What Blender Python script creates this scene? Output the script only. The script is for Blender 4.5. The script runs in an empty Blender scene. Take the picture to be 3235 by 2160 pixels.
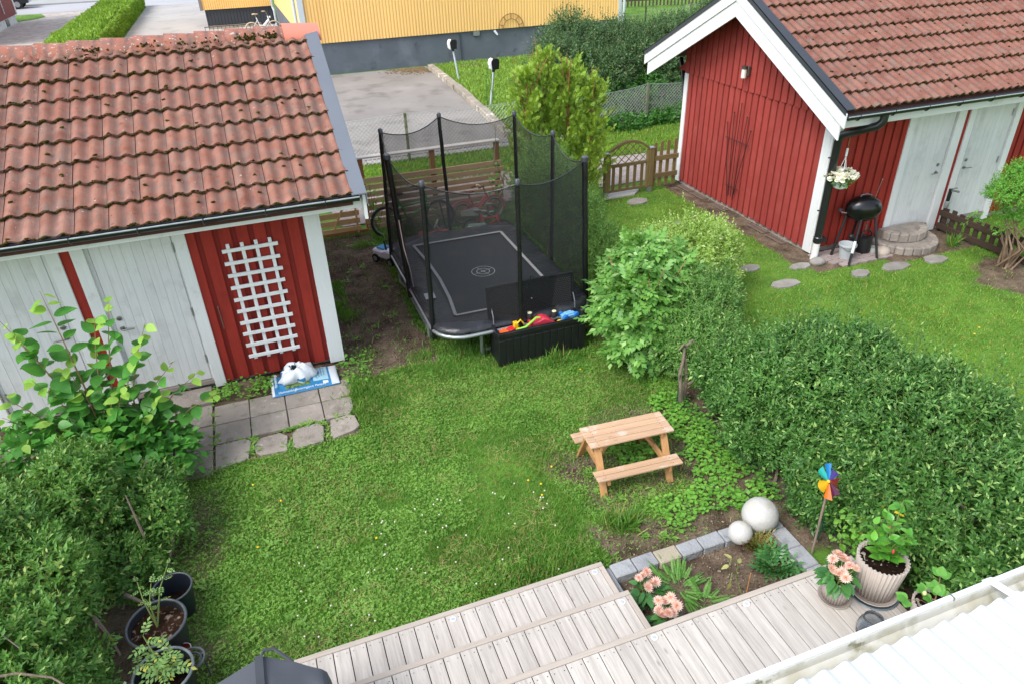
import bpy, bmesh, math, random
import numpy as np
from mathutils import Vector, Matrix

sc = bpy.context.scene
col = sc.collection
random.seed(7)
rng = np.random.default_rng(11)
PI = math.pi
R = math.radians

# ------------------------------------------------------------------ camera
_f, _yaw, _pitch, _roll = 2235.5, R(19.1946), R(31.2518), R(-1.9768)
fwd = Vector((math.sin(_yaw) * math.cos(_pitch), math.cos(_yaw) * math.cos(_pitch), -math.sin(_pitch)))
rt = Vector((math.cos(_yaw), -math.sin(_yaw), 0))
up = rt.cross(fwd)
r2 = rt * math.cos(_roll) + up * math.sin(_roll)
u2 = -rt * math.sin(_roll) + up * math.cos(_roll)
cam_d = bpy.data.cameras.new('camera')
cam_d.sensor_width = 36
cam_d.lens = 36 * _f / 3235
cam_d.clip_start = 0.05
cam_d.clip_end = 2000
cam = bpy.data.objects.new('camera', cam_d)
col.objects.link(cam)
cam.matrix_world = Matrix(((r2.x, u2.x, -fwd.x, 0), (r2.y, u2.y, -fwd.y, 0), (r2.z, u2.z, -fwd.z, 5.0), (0, 0, 0, 1)))
sc.camera = cam

# ------------------------------------------------------------------ light: bright overcast, soft sun from the left
SUN_EL, SUN_AZ = R(50), R(-112)          # azimuth from +Y towards +X
w = bpy.data.worlds.new('World')
sc.world = w
w.use_nodes = True
nt = w.node_tree
bg = nt.nodes['Background']
sky = nt.nodes.new('ShaderNodeTexSky')
sky.sky_type = 'NISHITA'
sky.sun_disc = False
sky.sun_elevation = SUN_EL
sky.sun_rotation = SUN_AZ
sky.air_density = 1.0
sky.dust_density = 1.0
sky.ozone_density = 1.0
hs = nt.nodes.new('ShaderNodeHueSaturation')
hs.inputs['Saturation'].default_value = 0.5
nt.links.new(sky.outputs[0], hs.inputs['Color'])
nt.links.new(hs.outputs[0], bg.inputs[0])
bg.inputs[1].default_value = 0.15
sl = bpy.data.lights.new('sun', 'SUN')
sl.energy = 1.35
sl.angle = R(28)
sl.color = (1, 0.985, 0.97)
so = bpy.data.objects.new('sun', sl)
col.objects.link(so)
sd = Vector((math.sin(SUN_AZ) * math.cos(SUN_EL), math.cos(SUN_AZ) * math.cos(SUN_EL), math.sin(SUN_EL)))
so.rotation_euler = sd.to_track_quat('Z', 'Y').to_euler()
so.location = (-20, 5, 30)
sc.view_settings.view_transform = 'Standard'
sc.view_settings.look = 'None'
sc.view_settings.gamma = 1
sc.view_settings.exposure = 1.32
sc.cycles.max_bounces = 5
sc.cycles.diffuse_bounces = 3
sc.cycles.glossy_bounces = 2
sc.cycles.transmission_bounces = 4
sc.cycles.caustics_reflective = False
sc.cycles.caustics_refractive = False
sc.cycles.transparent_max_bounces = 16

# ------------------------------------------------------------------ materials
_M = {}


def C(h):
    h = h.lstrip('#')
    o = []
    for i in (0, 2, 4):
        c = int(h[i:i + 2], 16) / 255
        o.append(c / 12.92 if c <= .04045 else ((c + .055) / 1.055) ** 2.4)
    return tuple(o)


def _mat(name):
    m = bpy.data.materials.new(name)
    m.use_nodes = True
    n = m.node_tree
    b = n.nodes['Principled BSDF']
    _M[name] = m
    return m, n, b


def _mix(n, fac, a, b):
    x = n.nodes.new('ShaderNodeMix')
    x.data_type = 'RGBA'
    for sock, val in ((0, fac), (6, a), (7, b)):
        if hasattr(val, 'is_linked'):
            n.links.new(val, x.inputs[sock])
        elif sock == 0:
            x.inputs[0].default_value = val
        else:
            x.inputs[sock].default_value = (*val[:3], 1)
    return x.outputs[2]


def _math(n, op, a, b=None, c=None):
    x = n.nodes.new('ShaderNodeMath')
    x.operation = op
    for i, v in enumerate((a, b, c)):
        if v is None:
            continue
        if hasattr(v, 'is_linked'):
            n.links.new(v, x.inputs[i])
        else:
            x.inputs[i].default_value = v
    return x.outputs[0]


def _ramp(n, fac, lo, hi):
    x = n.nodes.new('ShaderNodeMapRange')
    n.links.new(fac, x.inputs[0])
    x.inputs[1].default_value = lo
    x.inputs[2].default_value = hi
    return x.outputs[0]


def _noise(n, vec, scale, detail=5, rough=.55):
    x = n.nodes.new('ShaderNodeTexNoise')
    x.inputs['Scale'].default_value = scale
    x.inputs['Detail'].default_value = detail
    x.inputs['Roughness'].default_value = rough
    n.links.new(vec, x.inputs['Vector'])
    return x.outputs[0]


def _coords(n, stretch=None, rnd=True):
    tc = n.nodes.new('ShaderNodeTexCoord')
    v = tc.outputs['Object']
    if rnd:
        oi = n.nodes.new('ShaderNodeObjectInfo')
        s = _math(n, 'MULTIPLY', oi.outputs['Random'], 53.0)
        a = n.nodes.new('ShaderNodeVectorMath')
        a.operation = 'ADD'
        n.links.new(v, a.inputs[0])
        n.links.new(s, a.inputs[1])
        v = a.outputs[0]
    if stretch:
        mp = n.nodes.new('ShaderNodeVectorMath')
        mp.operation = 'MULTIPLY'
        n.links.new(v, mp.inputs[0])
        mp.inputs[1].default_value = stretch
        v = mp.outputs[0]
    return v


def pm(name, c, rough=.6, var=.15, scale=6, bump=0., bscale=40, metal=0, ovar=0., ivar=0., stretch=None, spots=(), spec=.5, coat=0, c2=None, detail=5, rnd=True, valley=None):
    """general surface: noise-varied colour, per-object/per-island variation, spots, fine relief"""
    if name in _M:
        return _M[name]
    m, n, b = _mat(name)
    v = _coords(n, stretch, rnd)
    a = tuple(x * (1 - var) for x in c)
    d = c2 if c2 else tuple(min(1, x * (1 + var)) for x in c)
    cl = _mix(n, _ramp(n, _noise(n, v, scale, detail), .3, .7), a, d)
    for (sc_, ssc, lo, hi) in spots:
        cl = _mix(n, _ramp(n, _noise(n, v, ssc, 4), lo, hi), cl, sc_)
    if valley:      # dirt collected in the troughs of a rolled tile
        tc0 = n.nodes.new('ShaderNodeTexCoord')
        sx = n.nodes.new('ShaderNodeSeparateXYZ')
        n.links.new(tc0.outputs['Object'], sx.inputs[0])
        cw = _math(n, 'COSINE', _math(n, 'MULTIPLY_ADD', sx.outputs[0], 4 * PI / .305, .6))
        vf = _math(n, 'MULTIPLY', _ramp(n, cw, .0, 1.), _ramp(n, _noise(n, v, 8, 5), .3, .6))
        cl = _mix(n, _math(n, 'MULTIPLY', vf, .75), cl, valley)
    if ovar or ivar:
        if ovar:
            oi = n.nodes.new('ShaderNodeObjectInfo')
            rnum = oi.outputs['Random']
            amt = ovar
        else:
            g = n.nodes.new('ShaderNodeNewGeometry')
            rnum = g.outputs['Random Per Island']
            amt = ivar
        k = _math(n, 'MULTIPLY_ADD', rnum, 2 * amt, 1 - amt)
        x = n.nodes.new('ShaderNodeVectorMath')
        x.operation = 'SCALE'
        n.links.new(cl, x.inputs[0])
        n.links.new(k, x.inputs['Scale'])
        cl = x.outputs[0]
    n.links.new(cl, b.inputs['Base Color'])
    b.inputs['Roughness'].default_value = rough
    b.inputs['Metallic'].default_value = metal
    b.inputs['Specular IOR Level'].default_value = spec
    b.inputs['Coat Weight'].default_value = coat
    if bump:
        bp = n.nodes.new('ShaderNodeBump')
        bp.inputs['Strength'].default_value = bump
        bp.inputs['Distance'].default_value = .02
        n.links.new(_noise(n, v, bscale, 4), bp.inputs['Height'])
        n.links.new(bp.outputs[0], b.inputs['Normal'])
    return m


def wood(name, c, axis='x', var=.22, ovar=.12, rough=.75, knots=True, grain=1., c2=None, patch=None):
    """boards: grain stretched along the local axis, a few knots, tone differs from board to board"""
    if name in _M:
        return _M[name]
    m, n, b = _mat(name)
    st = {'x': (1.2, 22, 22), 'y': (22, 1.2, 22), 'z': (22, 22, 1.2)}[axis]
    v = _coords(n, st)
    g1 = _noise(n, v, 1.6, 8, .65)
    a = tuple(x * (1 - var) for x in c)
    d = c2 or tuple(min(1, x * (1 + var * .7)) for x in c)
    cl = _mix(n, _ramp(n, g1, .3, .7), a, d)
    g2 = _noise(n, _coords(n, tuple(s * 3 for s in st)), 1.7, 4, .6)
    cl = _mix(n, _math(n, 'MULTIPLY', _ramp(n, g2, .52, .72), .55 * grain), cl, tuple(x * .62 for x in c))
    if knots:
        kv = _coords(n, {'x': (3.2, 9, 9), 'y': (9, 3.2, 9), 'z': (9, 9, 3.2)}[axis])
        vo = n.nodes.new('ShaderNodeTexVoronoi')
        vo.inputs['Scale'].default_value = 1.1
        n.links.new(kv, vo.inputs['Vector'])
        kf = _ramp(n, vo.outputs['Distance'], .13, .04)
        cl = _mix(n, _math(n, 'MULTIPLY', kf, .6), cl, tuple(x * .42 for x in c))
    if patch:       # worn or faded patches
        cl = _mix(n, _math(n, 'MULTIPLY', _ramp(n, _noise(n, _coords(n, None), patch[1], 5, .65), patch[2], patch[3]), patch[4]), cl, patch[0])
    oi = n.nodes.new('ShaderNodeObjectInfo')
    k = _math(n, 'MULTIPLY_ADD', oi.outputs['Random'], 2 * ovar, 1 - ovar)
    x = n.nodes.new('ShaderNodeVectorMath')
    x.operation = 'SCALE'
    n.links.new(cl, x.inputs[0])
    n.links.new(k, x.inputs['Scale'])
    n.links.new(x.outputs[0], b.inputs['Base Color'])
    b.inputs['Roughness'].default_value = rough
    b.inputs['Specular IOR Level'].default_value = .3
    bp = n.nodes.new('ShaderNodeBump')
    bp.inputs['Strength'].default_value = .25
    bp.inputs['Distance'].default_value = .004
    n.links.new(g1, bp.inputs['Height'])
    n.links.new(bp.outputs[0], b.inputs['Normal'])
    return m


def leafm(name, c1, c2, trans=.3, rough=.42, c3=None):
    """leaves: each leaf its own tone, some light passing through"""
    if name in _M:
        return _M[name]
    m, n, b = _mat(name)
    g = n.nodes.new('ShaderNodeNewGeometry')
    oi = n.nodes.new('ShaderNodeObjectInfo')
    f = _math(n, 'FRACT', _math(n, 'ADD', g.outputs['Random Per Island'], _math(n, 'MULTIPLY', oi.outputs['Random'], 3.7)))
    cl = _mix(n, f, c1, c2)
    if c3:
        f2 = _math(n, 'GREATER_THAN', _math(n, 'FRACT', _math(n, 'MULTIPLY', f, 17.3)), .9)
        cl = _mix(n, f2, cl, c3)
    tcv = _coords(n, None, False)
    cl = _mix(n, _math(n, 'MULTIPLY', _ramp(n, _noise(n, tcv, 2.2, 2), .35, .7), .35), cl, tuple(min(1, x * 1.5) for x in c2))
    n.links.new(cl, b.inputs['Base Color'])
    b.inputs['Roughness'].default_value = rough
    b.inputs['Specular IOR Level'].default_value = .35
    t = n.nodes.new('ShaderNodeBsdfTranslucent')
    lt = n.nodes.new('ShaderNodeVectorMath')
    lt.operation = 'MULTIPLY'
    n.links.new(cl, lt.inputs[0])
    lt.inputs[1].default_value = (1.5, 1.35, .6)
    n.links.new(lt.outputs[0], t.inputs[0])
    mx = n.nodes.new('ShaderNodeMixShader')
    mx.inputs[0].default_value = trans
    n.links.new(b.outputs[0], mx.inputs[1])
    n.links.new(t.outputs[0], mx.inputs[2])
    n.links.new(mx.outputs[0], n.nodes['Material Output'].inputs[0])
    return m


def plain(name, c, rough=.5, metal=0., coat=0., spec=.5, var=.06):
    return pm(name, c, rough, var, 9, metal=metal, coat=coat, spec=spec)


# ------------------------------------------------------------------ mesh building
def link(o, parent=None):
    col.objects.link(o)
    if parent:
        o.parent = parent
    return o


def wloc(o):
    v = Vector((0, 0, 0))
    while o:
        v += o.location
        o = o.parent
    return v


class MB:
    def __init__(s):
        s.v = []
        s.f = []

    def add(s, vs, fs, M=None):
        b = len(s.v)
        for q in vs:
            q = Vector(q)
            s.v.append(tuple(M @ q) if M else tuple(q))
        s.f += [tuple(b + i for i in q) for q in fs]
        return s

    def box(s, x0, x1, y0, y1, z0, z1, M=None):
        vs = [(x, y, z) for x in (x0, x1) for y in (y0, y1) for z in (z0, z1)]
        return s.add(vs, [(0, 1, 3, 2), (4, 6, 7, 5), (0, 4, 5, 1), (2, 3, 7, 6), (0, 2, 6, 4), (1, 5, 7, 3)], M)

    def beam(s, p0, p1, wd, th, upv=(0, 0, 1)):
        p0, p1 = Vector(p0), Vector(p1)
        d = p1 - p0
        L = d.length
        d.normalize()
        x = d.cross(Vector(upv))
        if x.length < 1e-4:
            x = d.cross(Vector((1, 0, 0)))
        x.normalize()
        z = x.cross(d)
        M = Matrix(((x.x, d.x, z.x, p0.x), (x.y, d.y, z.y, p0.y), (x.z, d.z, z.z, p0.z), (0, 0, 0, 1)))
        return s.box(-wd / 2, wd / 2, 0, L, -th / 2, th / 2, M)

    def tube(s, pts, r, n=8, closed=False, caps=True):
        P = [Vector(p) for p in pts]
        k = len(P)
        rr = r if isinstance(r, (list, tuple)) else [r] * k
        T = []
        for i in range(k):
            a = P[(i - 1) % k] if closed or i > 0 else P[i]
            b = P[(i + 1) % k] if closed or i < k - 1 else P[i]
            t = b - a
            T.append(t.normalized() if t.length > 1e-9 else Vector((0, 0, 1)))
        nrm = T[0].cross(Vector((0, 0, 1)))
        if nrm.length < 1e-3:
            nrm = T[0].cross(Vector((1, 0, 0)))
        nrm.normalize()
        vs = []
        for i in range(k):
            nrm = (nrm - T[i] * nrm.dot(T[i]))
            nrm.normalize()
            bn = T[i].cross(nrm)
            for j in range(n):
                a = 2 * PI * j / n
                vs.append(P[i] + (nrm * math.cos(a) + bn * math.sin(a)) * rr[i])
        fs = []
        for i in range(k if closed else k - 1):
            i2 = (i + 1) % k
            for j in range(n):
                j2 = (j + 1) % n
                fs.append((i * n + j, i * n + j2, i2 * n + j2, i2 * n + j))
        if caps and not closed:
            fs.append(tuple(range(n))[::-1])
            fs.append(tuple((k - 1) * n + j for j in range(n)))
        return s.add(vs, fs)

    def lathe(s, prof, n=24, c=(0, 0, 0), M=None, wave=None, cap=True):
        """prof: (r, z) pairs; wave(angle, r) -> r"""
        vs = []
        for (r, z) in prof:
            for j in range(n):
                a = 2 * PI * j / n
                q = wave(j, r) if wave else r
                vs.append((c[0] + q * math.cos(a), c[1] + q * math.sin(a), c[2] + z))
        fs = []
        for i in range(len(prof) - 1):
            for j in range(n):
                j2 = (j + 1) % n
                fs.append((i * n + j, i * n + j2, (i + 1) * n + j2, (i + 1) * n + j))
        if cap:
            fs.append(tuple(range(n))[::-1])
            fs.append(tuple((len(prof) - 1) * n + j for j in range(n)))
        return s.add(vs, fs, M)

    def ball(s, c, r, nu=16, nv=10, M=None):
        if not isinstance(r, (list, tuple)):
            r = (r, r, r)
        vs = [(c[0], c[1], c[2] - r[2])]
        for i in range(1, nv):
            p = -PI / 2 + PI * i / nv
            for j in range(nu):
                a = 2 * PI * j / nu
                vs.append((c[0] + r[0] * math.cos(p) * math.cos(a), c[1] + r[1] * math.cos(p) * math.sin(a), c[2] + r[2] * math.sin(p)))
        vs.append((c[0], c[1], c[2] + r[2]))
        fs = [(0, 1 + (j + 1) % nu, 1 + j) for j in range(nu)]
        for i in range(nv - 2):
            for j in range(nu):
                a, b = 1 + i * nu + j, 1 + i * nu + (j + 1) % nu
                fs.append((a, b, b + nu, a + nu))
        t = len(vs) - 1
        o = 1 + (nv - 2) * nu
        fs += [(o + j, o + (j + 1) % nu, t) for j in range(nu)]
        return s.add(vs, fs, M)

    def grid(s, fn, nu, nv, M=None):
        vs = [fn(i / nu, j / nv) for i in range(nu + 1) for j in range(nv + 1)]
        fs = [(i * (nv + 1) + j, (i + 1) * (nv + 1) + j, (i + 1) * (nv + 1) + j + 1, i * (nv + 1) + j + 1) for i in range(nu) for j in range(nv)]
        return s.add(vs, fs, M)

    def prism(s, poly, d, M=None):
        """poly: 3-D points of one face, extruded by vector d"""
        n = len(poly)
        d = Vector(d)
        vs = [Vector(p) for p in poly] + [Vector(p) + d for p in poly]
        fs = [tuple(range(n)), tuple(range(2 * n - 1, n - 1, -1))]
        fs += [(i, i + n, (i + 1) % n + n, (i + 1) % n) for i in range(n)]
        return s.add(vs, fs, M)

    def disc(s, c, r, n=24, z=0, r0=0):
        a = [2 * PI * i / n for i in range(n)]
        if r0:
            vs = [(c[0] + q * math.cos(t), c[1] + q * math.sin(t), z) for q in (r0, r) for t in a]
            return s.add(vs, [(i, n + i, n + (i + 1) % n, (i + 1) % n) for i in range(n)][::1])
        return s.add([(c[0] + r * math.cos(t), c[1] + r * math.sin(t), z) for t in a], [tuple(range(n))])

    def mesh(s, name, mat, off=(0, 0, 0), smooth=False, bevel=0, fixn=True):
        me = bpy.data.meshes.new(name)
        o = Vector(off)
        me.from_pydata([(a - o.x, b - o.y, c - o.z) for a, b, c in s.v], [], s.f)
        bm = bmesh.new()
        bm.from_mesh(me)
        if fixn:
            bmesh.ops.recalc_face_normals(bm, faces=bm.faces)
        if bevel:
            es = [e for e in bm.edges if len(e.link_faces) == 2 and e.calc_face_angle(0) > .6]
            bmesh.ops.bevel(bm, geom=es, offset=bevel, segments=1, affect='EDGES', clamp_overlap=True)
        bm.to_mesh(me)
        bm.free()
        if smooth:
            me.polygons.foreach_set('use_smooth', [True] * len(me.polygons))
            if smooth != 2:
                try:
                    me.set_sharp_from_angle(angle=R(45))
                except Exception:
                    pass
        if mat:
            me.materials.append(mat)
        return me

    def build(s, name, mat, parent=None, smooth=False, bevel=0, local=False, fixn=True):
        off = (0, 0, 0) if (local or not parent) else wloc(parent)
        me = s.mesh(name, mat, off, smooth, bevel, fixn)
        return link(bpy.data.objects.new(name, me), parent)


def tag(o, label=None, cat=None, group=None, kind=None):
    if label:
        o['label'] = label
    if cat:
        o['category'] = cat
    if group:
        o['group'] = group
    if kind:
        o['kind'] = kind
    return o


def thing(name, label, cat, loc=(0, 0, 0), rotz=0, group=None):
    o = bpy.data.objects.new(name, None)
    o.empty_display_size = .1
    link(o)
    o.location = loc
    o.rotation_euler = (0, 0, rotz)
    return tag(o, label, cat, group)


def piece(name, me, parent, loc=(0, 0, 0), rot=None, scale=None):
    """an alike piece that shares its mesh; loc in the parent's frame"""
    o = bpy.data.objects.new(name, me)
    link(o, parent)
    o.location = loc
    if rot is not None:
        if isinstance(rot, Matrix):
            o.rotation_euler = rot.to_euler()
        else:
            o.rotation_euler = rot
    if scale is not None:
        o.scale = scale if isinstance(scale, (tuple, list)) else (scale,) * 3
    return o


# bulk geometry from arrays (leaves, grass)
def fastmesh(name, V, F, mat):
    me = bpy.data.meshes.new(name)
    V = np.ascontiguousarray(V, dtype=np.float32)
    F = np.ascontiguousarray(F, dtype=np.int32)
    nf, k = F.shape
    me.vertices.add(len(V))
    me.vertices.foreach_set('co', V.ravel())
    me.loops.add(nf * k)
    me.loops.foreach_set('vertex_index', F.ravel())
    me.polygons.add(nf)
    me.polygons.foreach_set('loop_start', np.arange(0, nf * k, k, dtype=np.int32))
    me.update(calc_edges=True)
    me.validate()
    if mat:
        me.materials.append(mat)
    return me


def nrm(a):
    return a / np.maximum(np.linalg.norm(a, axis=-1, keepdims=True), 1e-9)


def frames(d, n):
    y = nrm(d)
    x = nrm(np.cross(y, n))
    z = np.cross(x, y)
    return np.stack([x, y, z], -1)


def scatter(name, tmpl, P, Rm, S, mat, parent=None, off=(0, 0, 0)):
    tv, tf = tmpl
    tv = np.array(tv, float)
    tf = np.array(tf, int)
    n, k = len(P), len(tv)
    S = np.asarray(S, float)
    if S.ndim == 1:
        S = S[:, None]
    V = np.einsum('nij,nkj->nki', Rm, tv[None] * S[:, None, :] if S.shape[1] > 1 else tv[None] * S[:, None]) + P[:, None]
    F = (tf[None] + (np.arange(n) * k)[:, None, None]).reshape(-1, tf.shape[1])
    me = fastmesh(name, V.reshape(-1, 3) - np.array(off), F, mat)
    return link(bpy.data.objects.new(name, me), parent)


def rdir(n, zb=0.):
    v = rng.normal(size=(n, 3))
    v = nrm(v)
    v[:, 2] += zb
    return nrm(v)


def leaf_t(wd=.42, fold=.12, tip=-.08):
    return ([(0, 0, 0), (0, .5, -fold * .5), (0, 1, tip), (-wd / 2, .45, fold * .5), (wd / 2, .45, fold * .5)], [(0, 1, 2, 3), (0, 4, 2, 1)])


def shoot_leaves(P, D, L, nl, size, amax=1.25, amin=.5, taper=.6):
    """leaves in a spiral along shoots; returns positions, frames, sizes"""
    n = len(P)
    u = nrm(np.cross(D, rdir(n)))
    v = np.cross(D, u)
    ph = rng.uniform(0, 6.28, n)
    PP, RR, SS = [], [], []
    for j in range(nl):
        t = (j + .6) / nl
        a = amax + (amin - amax) * t + rng.normal(0, .2, n)
        f = ph + j * 2.4 + rng.normal(0, .25, n)
        pr = u * np.cos(f)[:, None] + v * np.sin(f)[:, None]
        d = D * np.cos(a)[:, None] + pr * np.sin(a)[:, None]
        nn = D * np.sin(a)[:, None] - pr * np.cos(a)[:, None]
        nn = nrm(nn + np.array([0, 0, .35]))
        PP.append(P + D * (L * t)[:, None])
        RR.append(frames(d, nn))
        SS.append(size * rng.uniform(.5, 1.25, n) * (1 - (1 - taper) * t ** 2))
    return np.concatenate(PP), np.concatenate(RR), np.concatenate(SS)


# value noise for layout masks
_lat = rng.random((64, 64))


def vnoise(x, y, s):
    x = np.asarray(x, float) * s
    y = np.asarray(y, float) * s
    xi, yi = np.floor(x).astype(int), np.floor(y).astype(int)
    fx, fy = x - xi, y - yi
    fx, fy = fx * fx * (3 - 2 * fx), fy * fy * (3 - 2 * fy)
    g = lambda a, b: _lat[a % 64, b % 64]
    return (g(xi, yi) * (1 - fx) + g(xi + 1, yi) * fx) * (1 - fy) + (g(xi, yi + 1) * (1 - fx) + g(xi + 1, yi + 1) * fx) * fy


def fnoise(x, y, s):
    return .55 * vnoise(x, y, s) + .3 * vnoise(x + 7, y + 3, s * 2.1) + .15 * vnoise(x + 1, y + 9, s * 4.3)


# ================================================================== GROUND AND SETTING
def sbox(x, y, x0, x1, y0, y1, f=.12):
    n = (fnoise(x, y, 3.1) - .5) * .5
    d = np.minimum(np.minimum(x - x0, x1 - x), np.minimum(y - y0, y1 - y)) + n * f * 3
    return np.clip(d / f + .5, 0, 1)


def sell(x, y, cx, cy, rx, ry, f=.35):
    d = 1 - np.sqrt(((x - cx) / rx) ** 2 + ((y - cy) / ry) ** 2) + (fnoise(x, y, 2.7) - .5) * .9
    return np.clip(d / f + .5, 0, 1)


def grass_mask(x, y):
    """how much of the ground is turf (1) rather than bare soil (0)"""
    x = np.asarray(x, float)
    y = np.asarray(y, float)
    g = np.ones_like(x)
    g *= 1 - .97 * sbox(x, y, .4, 1.66, 7.7, 12.5, .12)      # trodden path by the shed
    g = np.maximum(g, .8 * sell(x, y, .66, 10.2, .16, .9, .4) * (fnoise(x, y, 4) > .45))
    g *= 1 - .55 * sbox(x, y, 1.7, 3.8, 7.75, 10.7, .25)                                       # under the trampoline
    g *= 1 - .7 * sell(x, y, 2.95, 4.85, .72, .42)                                             # worn soil round the table
    g *= 1 - .7 * sell(x, y, 2.42, 5.2, .25, .25)
    g *= 1 - .92 * sbox(x, y, 2.25, 4.3, 3.3, 4.3, .2)                                         # soil round the flower bed
    g *= 1 - .8 * sbox(x, y, 3.45, 4.35, 4.2, 5.8, .25)
    g *= 1 - .6 * sell(x, y, 3.3, 5.7, .55, .4)
    g *= 1 - 1.0 * sbox(x, y, 2.07, 3.75, 2.6, 3.7, .04)
    g *= 1 - .5 * sell(x, y, -1.45, 5.2, .35, 1.2)                                             # patchy by the left hedge
    g *= 1 - .45 * sell(x, y, -.95, 3.95, .7, .5)
    g *= 1 - .35 * sell(x, y, -1.05, 5.75, .6, .55)
    g *= 1 - 1.0 * sbox(x, y, -4, -1.55, 2, 8.3, .15)
    g *= 1 - 1.0 * sbox(x, y, 4.15, 5.2, 2, 6.0, .15)
    g *= 1 - .95 * sbox(x, y, 7.78, 8.4, 8.3, 12.6, .12)                                        # mulch along the gable
    g *= 1 - .9 * sbox(x, y, -1.3, .5, 7.75, 8.4, .05)
    g *= 1 - .96 * sbox(x, y, -3, .46, 6.58, 8.3, .05)
    g *= 1 - .97 * sbox(x, y, -.5, 2.1, 1, 3.8, .05)
    g *= 1 - .85 * sell(x, y, 10.7, 6.5, .9, .7)
    g *= 1 - .6 * sell(x, y, 4.0, 8.9, .35, 2.4)
    g *= 1 - .97 * sbox(x, y, 7.9, 9.4, 7.85, 8.6, .05)
    g *= 1 - .97 * sbox(x, y, 9.2, 11, 7.65, 8.6, .05)
    g *= 1 - .15 * (fnoise(x + 20, y + 5, 1.3) > .62)                                           # thin spots in the lawn
    return g


def build_ground():
    fine_x = np.arange(-5.0, 13.0, .075)
    fine_y = np.arange(1.0, 18.0, .075)
    xs = np.concatenate([[-600, -300, -150, -80, -50, -30, -18, -10, -7], fine_x, [13.5, 15, 18, 24, 35, 60, 120, 300, 600]])
    ys = np.concatenate([[-300, -100, -40, -15, -5, -2], fine_y, [18.5, 20, 23, 27, 32, 40, 50, 65, 85, 120, 250, 600, 900]])
    X, Y = np.meshgrid(xs, ys, indexing='ij')
    near = (X > -5) & (X < 13) & (Y > 1) & (Y < 18)
    g = np.where(near, grass_mask(X, Y), 1.)
    Z = np.where(near, (fnoise(X, Y, 1.1) - .5) * .03 + (fnoise(X, Y, 9) - .5) * .022 * (1.3 - g) - .012, -.012)
    nx, ny = X.shape
    V = np.stack([X, Y, Z], -1).reshape(-1, 3)
    i, j = np.meshgrid(np.arange(nx - 1), np.arange(ny - 1), indexing='ij')
    a = (i * ny + j).ravel()
    F = np.stack([a, a + ny, a + ny + 1, a + 1], -1)
    m, n, b = _mat('ground soil and turf')
    v = _coords(n, None, False)
    at = n.nodes.new('ShaderNodeAttribute')
    at.attribute_name = 'turf'
    soil = _mix(n, _ramp(n, _noise(n, v, 3, 8, .7), .35, .68), C('#43372b'), C('#857361'))
    soil = _mix(n, _ramp(n, _noise(n, v, 55, 3, .6), .6, .74), soil, C('#9c8b78'))
    soil = _mix(n, _ramp(n, _noise(n, v, 38, 3, .6), .58, .7), soil, C('#3a2d22'))
    turf = _mix(n, _ramp(n, _noise(n, v, 2.0, 6), .35, .65), C('#46702a'), C('#668c36'))
    turf = _mix(n, _ramp(n, _noise(n, v, 14, 5, .7), .5, .75), turf, C('#786b3e'))
    cl = _mix(n, _ramp(n, at.outputs['Fac'], .25, .75), soil, turf)
    n.links.new(cl, b.inputs['Base Color'])
    b.inputs['Roughness'].default_value = .95
    b.inputs['Specular IOR Level'].default_value = .1
    bp = n.nodes.new('ShaderNodeBump')
    bp.inputs['Strength'].default_value = .9
    bp.inputs['Distance'].default_value = .02
    n.links.new(_noise(n, v, 34, 5, .7), bp.inputs['Height'])
    n.links.new(bp.outputs[0], b.inputs['Normal'])
    me = fastmesh('ground', V, F, m)
    ca = me.attributes.new('turf', 'FLOAT', 'POINT')
    ca.data.foreach_set('value', g.ravel().astype(np.float32))
    o = link(bpy.data.objects.new('ground', me))
    tag(o, 'garden ground of soil and turf running out to the horizon', 'ground', kind='structure')


build_ground()


def sheet(name, poly, z, mat, label, cat, th=.004):
    b = MB()
    b.add([(x, y, z) for x, y in poly], [tuple(range(len(poly)))])
    o = b.build(name, mat)
    return tag(o, label, cat, kind='structure')


asph = pm('asphalt pale worn', C('#88827c'), .9, .14, .5, .5, 60, spots=((C('#746e68'), 1.1, .52, .66), (C('#98928b'), .35, .55, .7)), rnd=False, detail=9)
asph2 = pm('asphalt driveway', C('#aaa49e'), .9, .1, .35, .3, 40, spots=((C('#979089'), .8, .55, .7),), rnd=False, detail=8)
roadm = pm('asphalt road', C('#a5a3a4'), .85, .07, .3, .2, 40, rnd=False)
gravel = pm('gravel yard', C('#b8aca2'), .95, .2, 1.2, .8, 30, spots=((C('#a0958a'), 3, .5, .62), (C('#6d7f3a'), .5, .63, .72)), rnd=False, detail=10)
pathm = pm('path fine gravel', C('#9d918b'), .95, .15, 4, .6, 60, spots=((C('#857a74'), 14, .5, .65),), rnd=False)
sheet('asphalt_pad', [(-.8, 17.0), (6.1, 17.0), (6.72, 27.7), (6.75, 28.3), (-.8, 28.3)], .006, asph, 'worn grey asphalt parking pad below the yellow building', 'asphalt')
sheet('driveway', [(-5.3, 18), (-.8, 18), (-.8, 28.3), (2.4, 28.3), (2.4, 46.8), (-1.2, 46.8), (-1.5, 61.5), (-5.4, 61.5)], .012, asph2, 'pale asphalt driveway between the clipped hedge and the yellow building', 'driveway')
sheet('road', [(-60, 60.8), (60, 60.8), (60, 67.4), (-60, 67.4)], .02, roadm, 'grey asphalt street crossing at the top left', 'road')
pv = MB()
pv.box(-60, 60, 67.4, 71.3, 0, .13)
tag(pv.build('pavement', pm('pavement asphalt', C('#9b9997'), .9, .1, .6, rnd=False), bevel=.02), 'grey raised pavement on the far side of the street', 'pavement', kind='structure')
sheet('gravel_yard', [(-30, 30), (-7.2, 30), (-7.6, 60.8), (-30, 60.8)], .012, gravel, 'pale gravel yard left of the clipped hedge', 'gravel')
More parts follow.
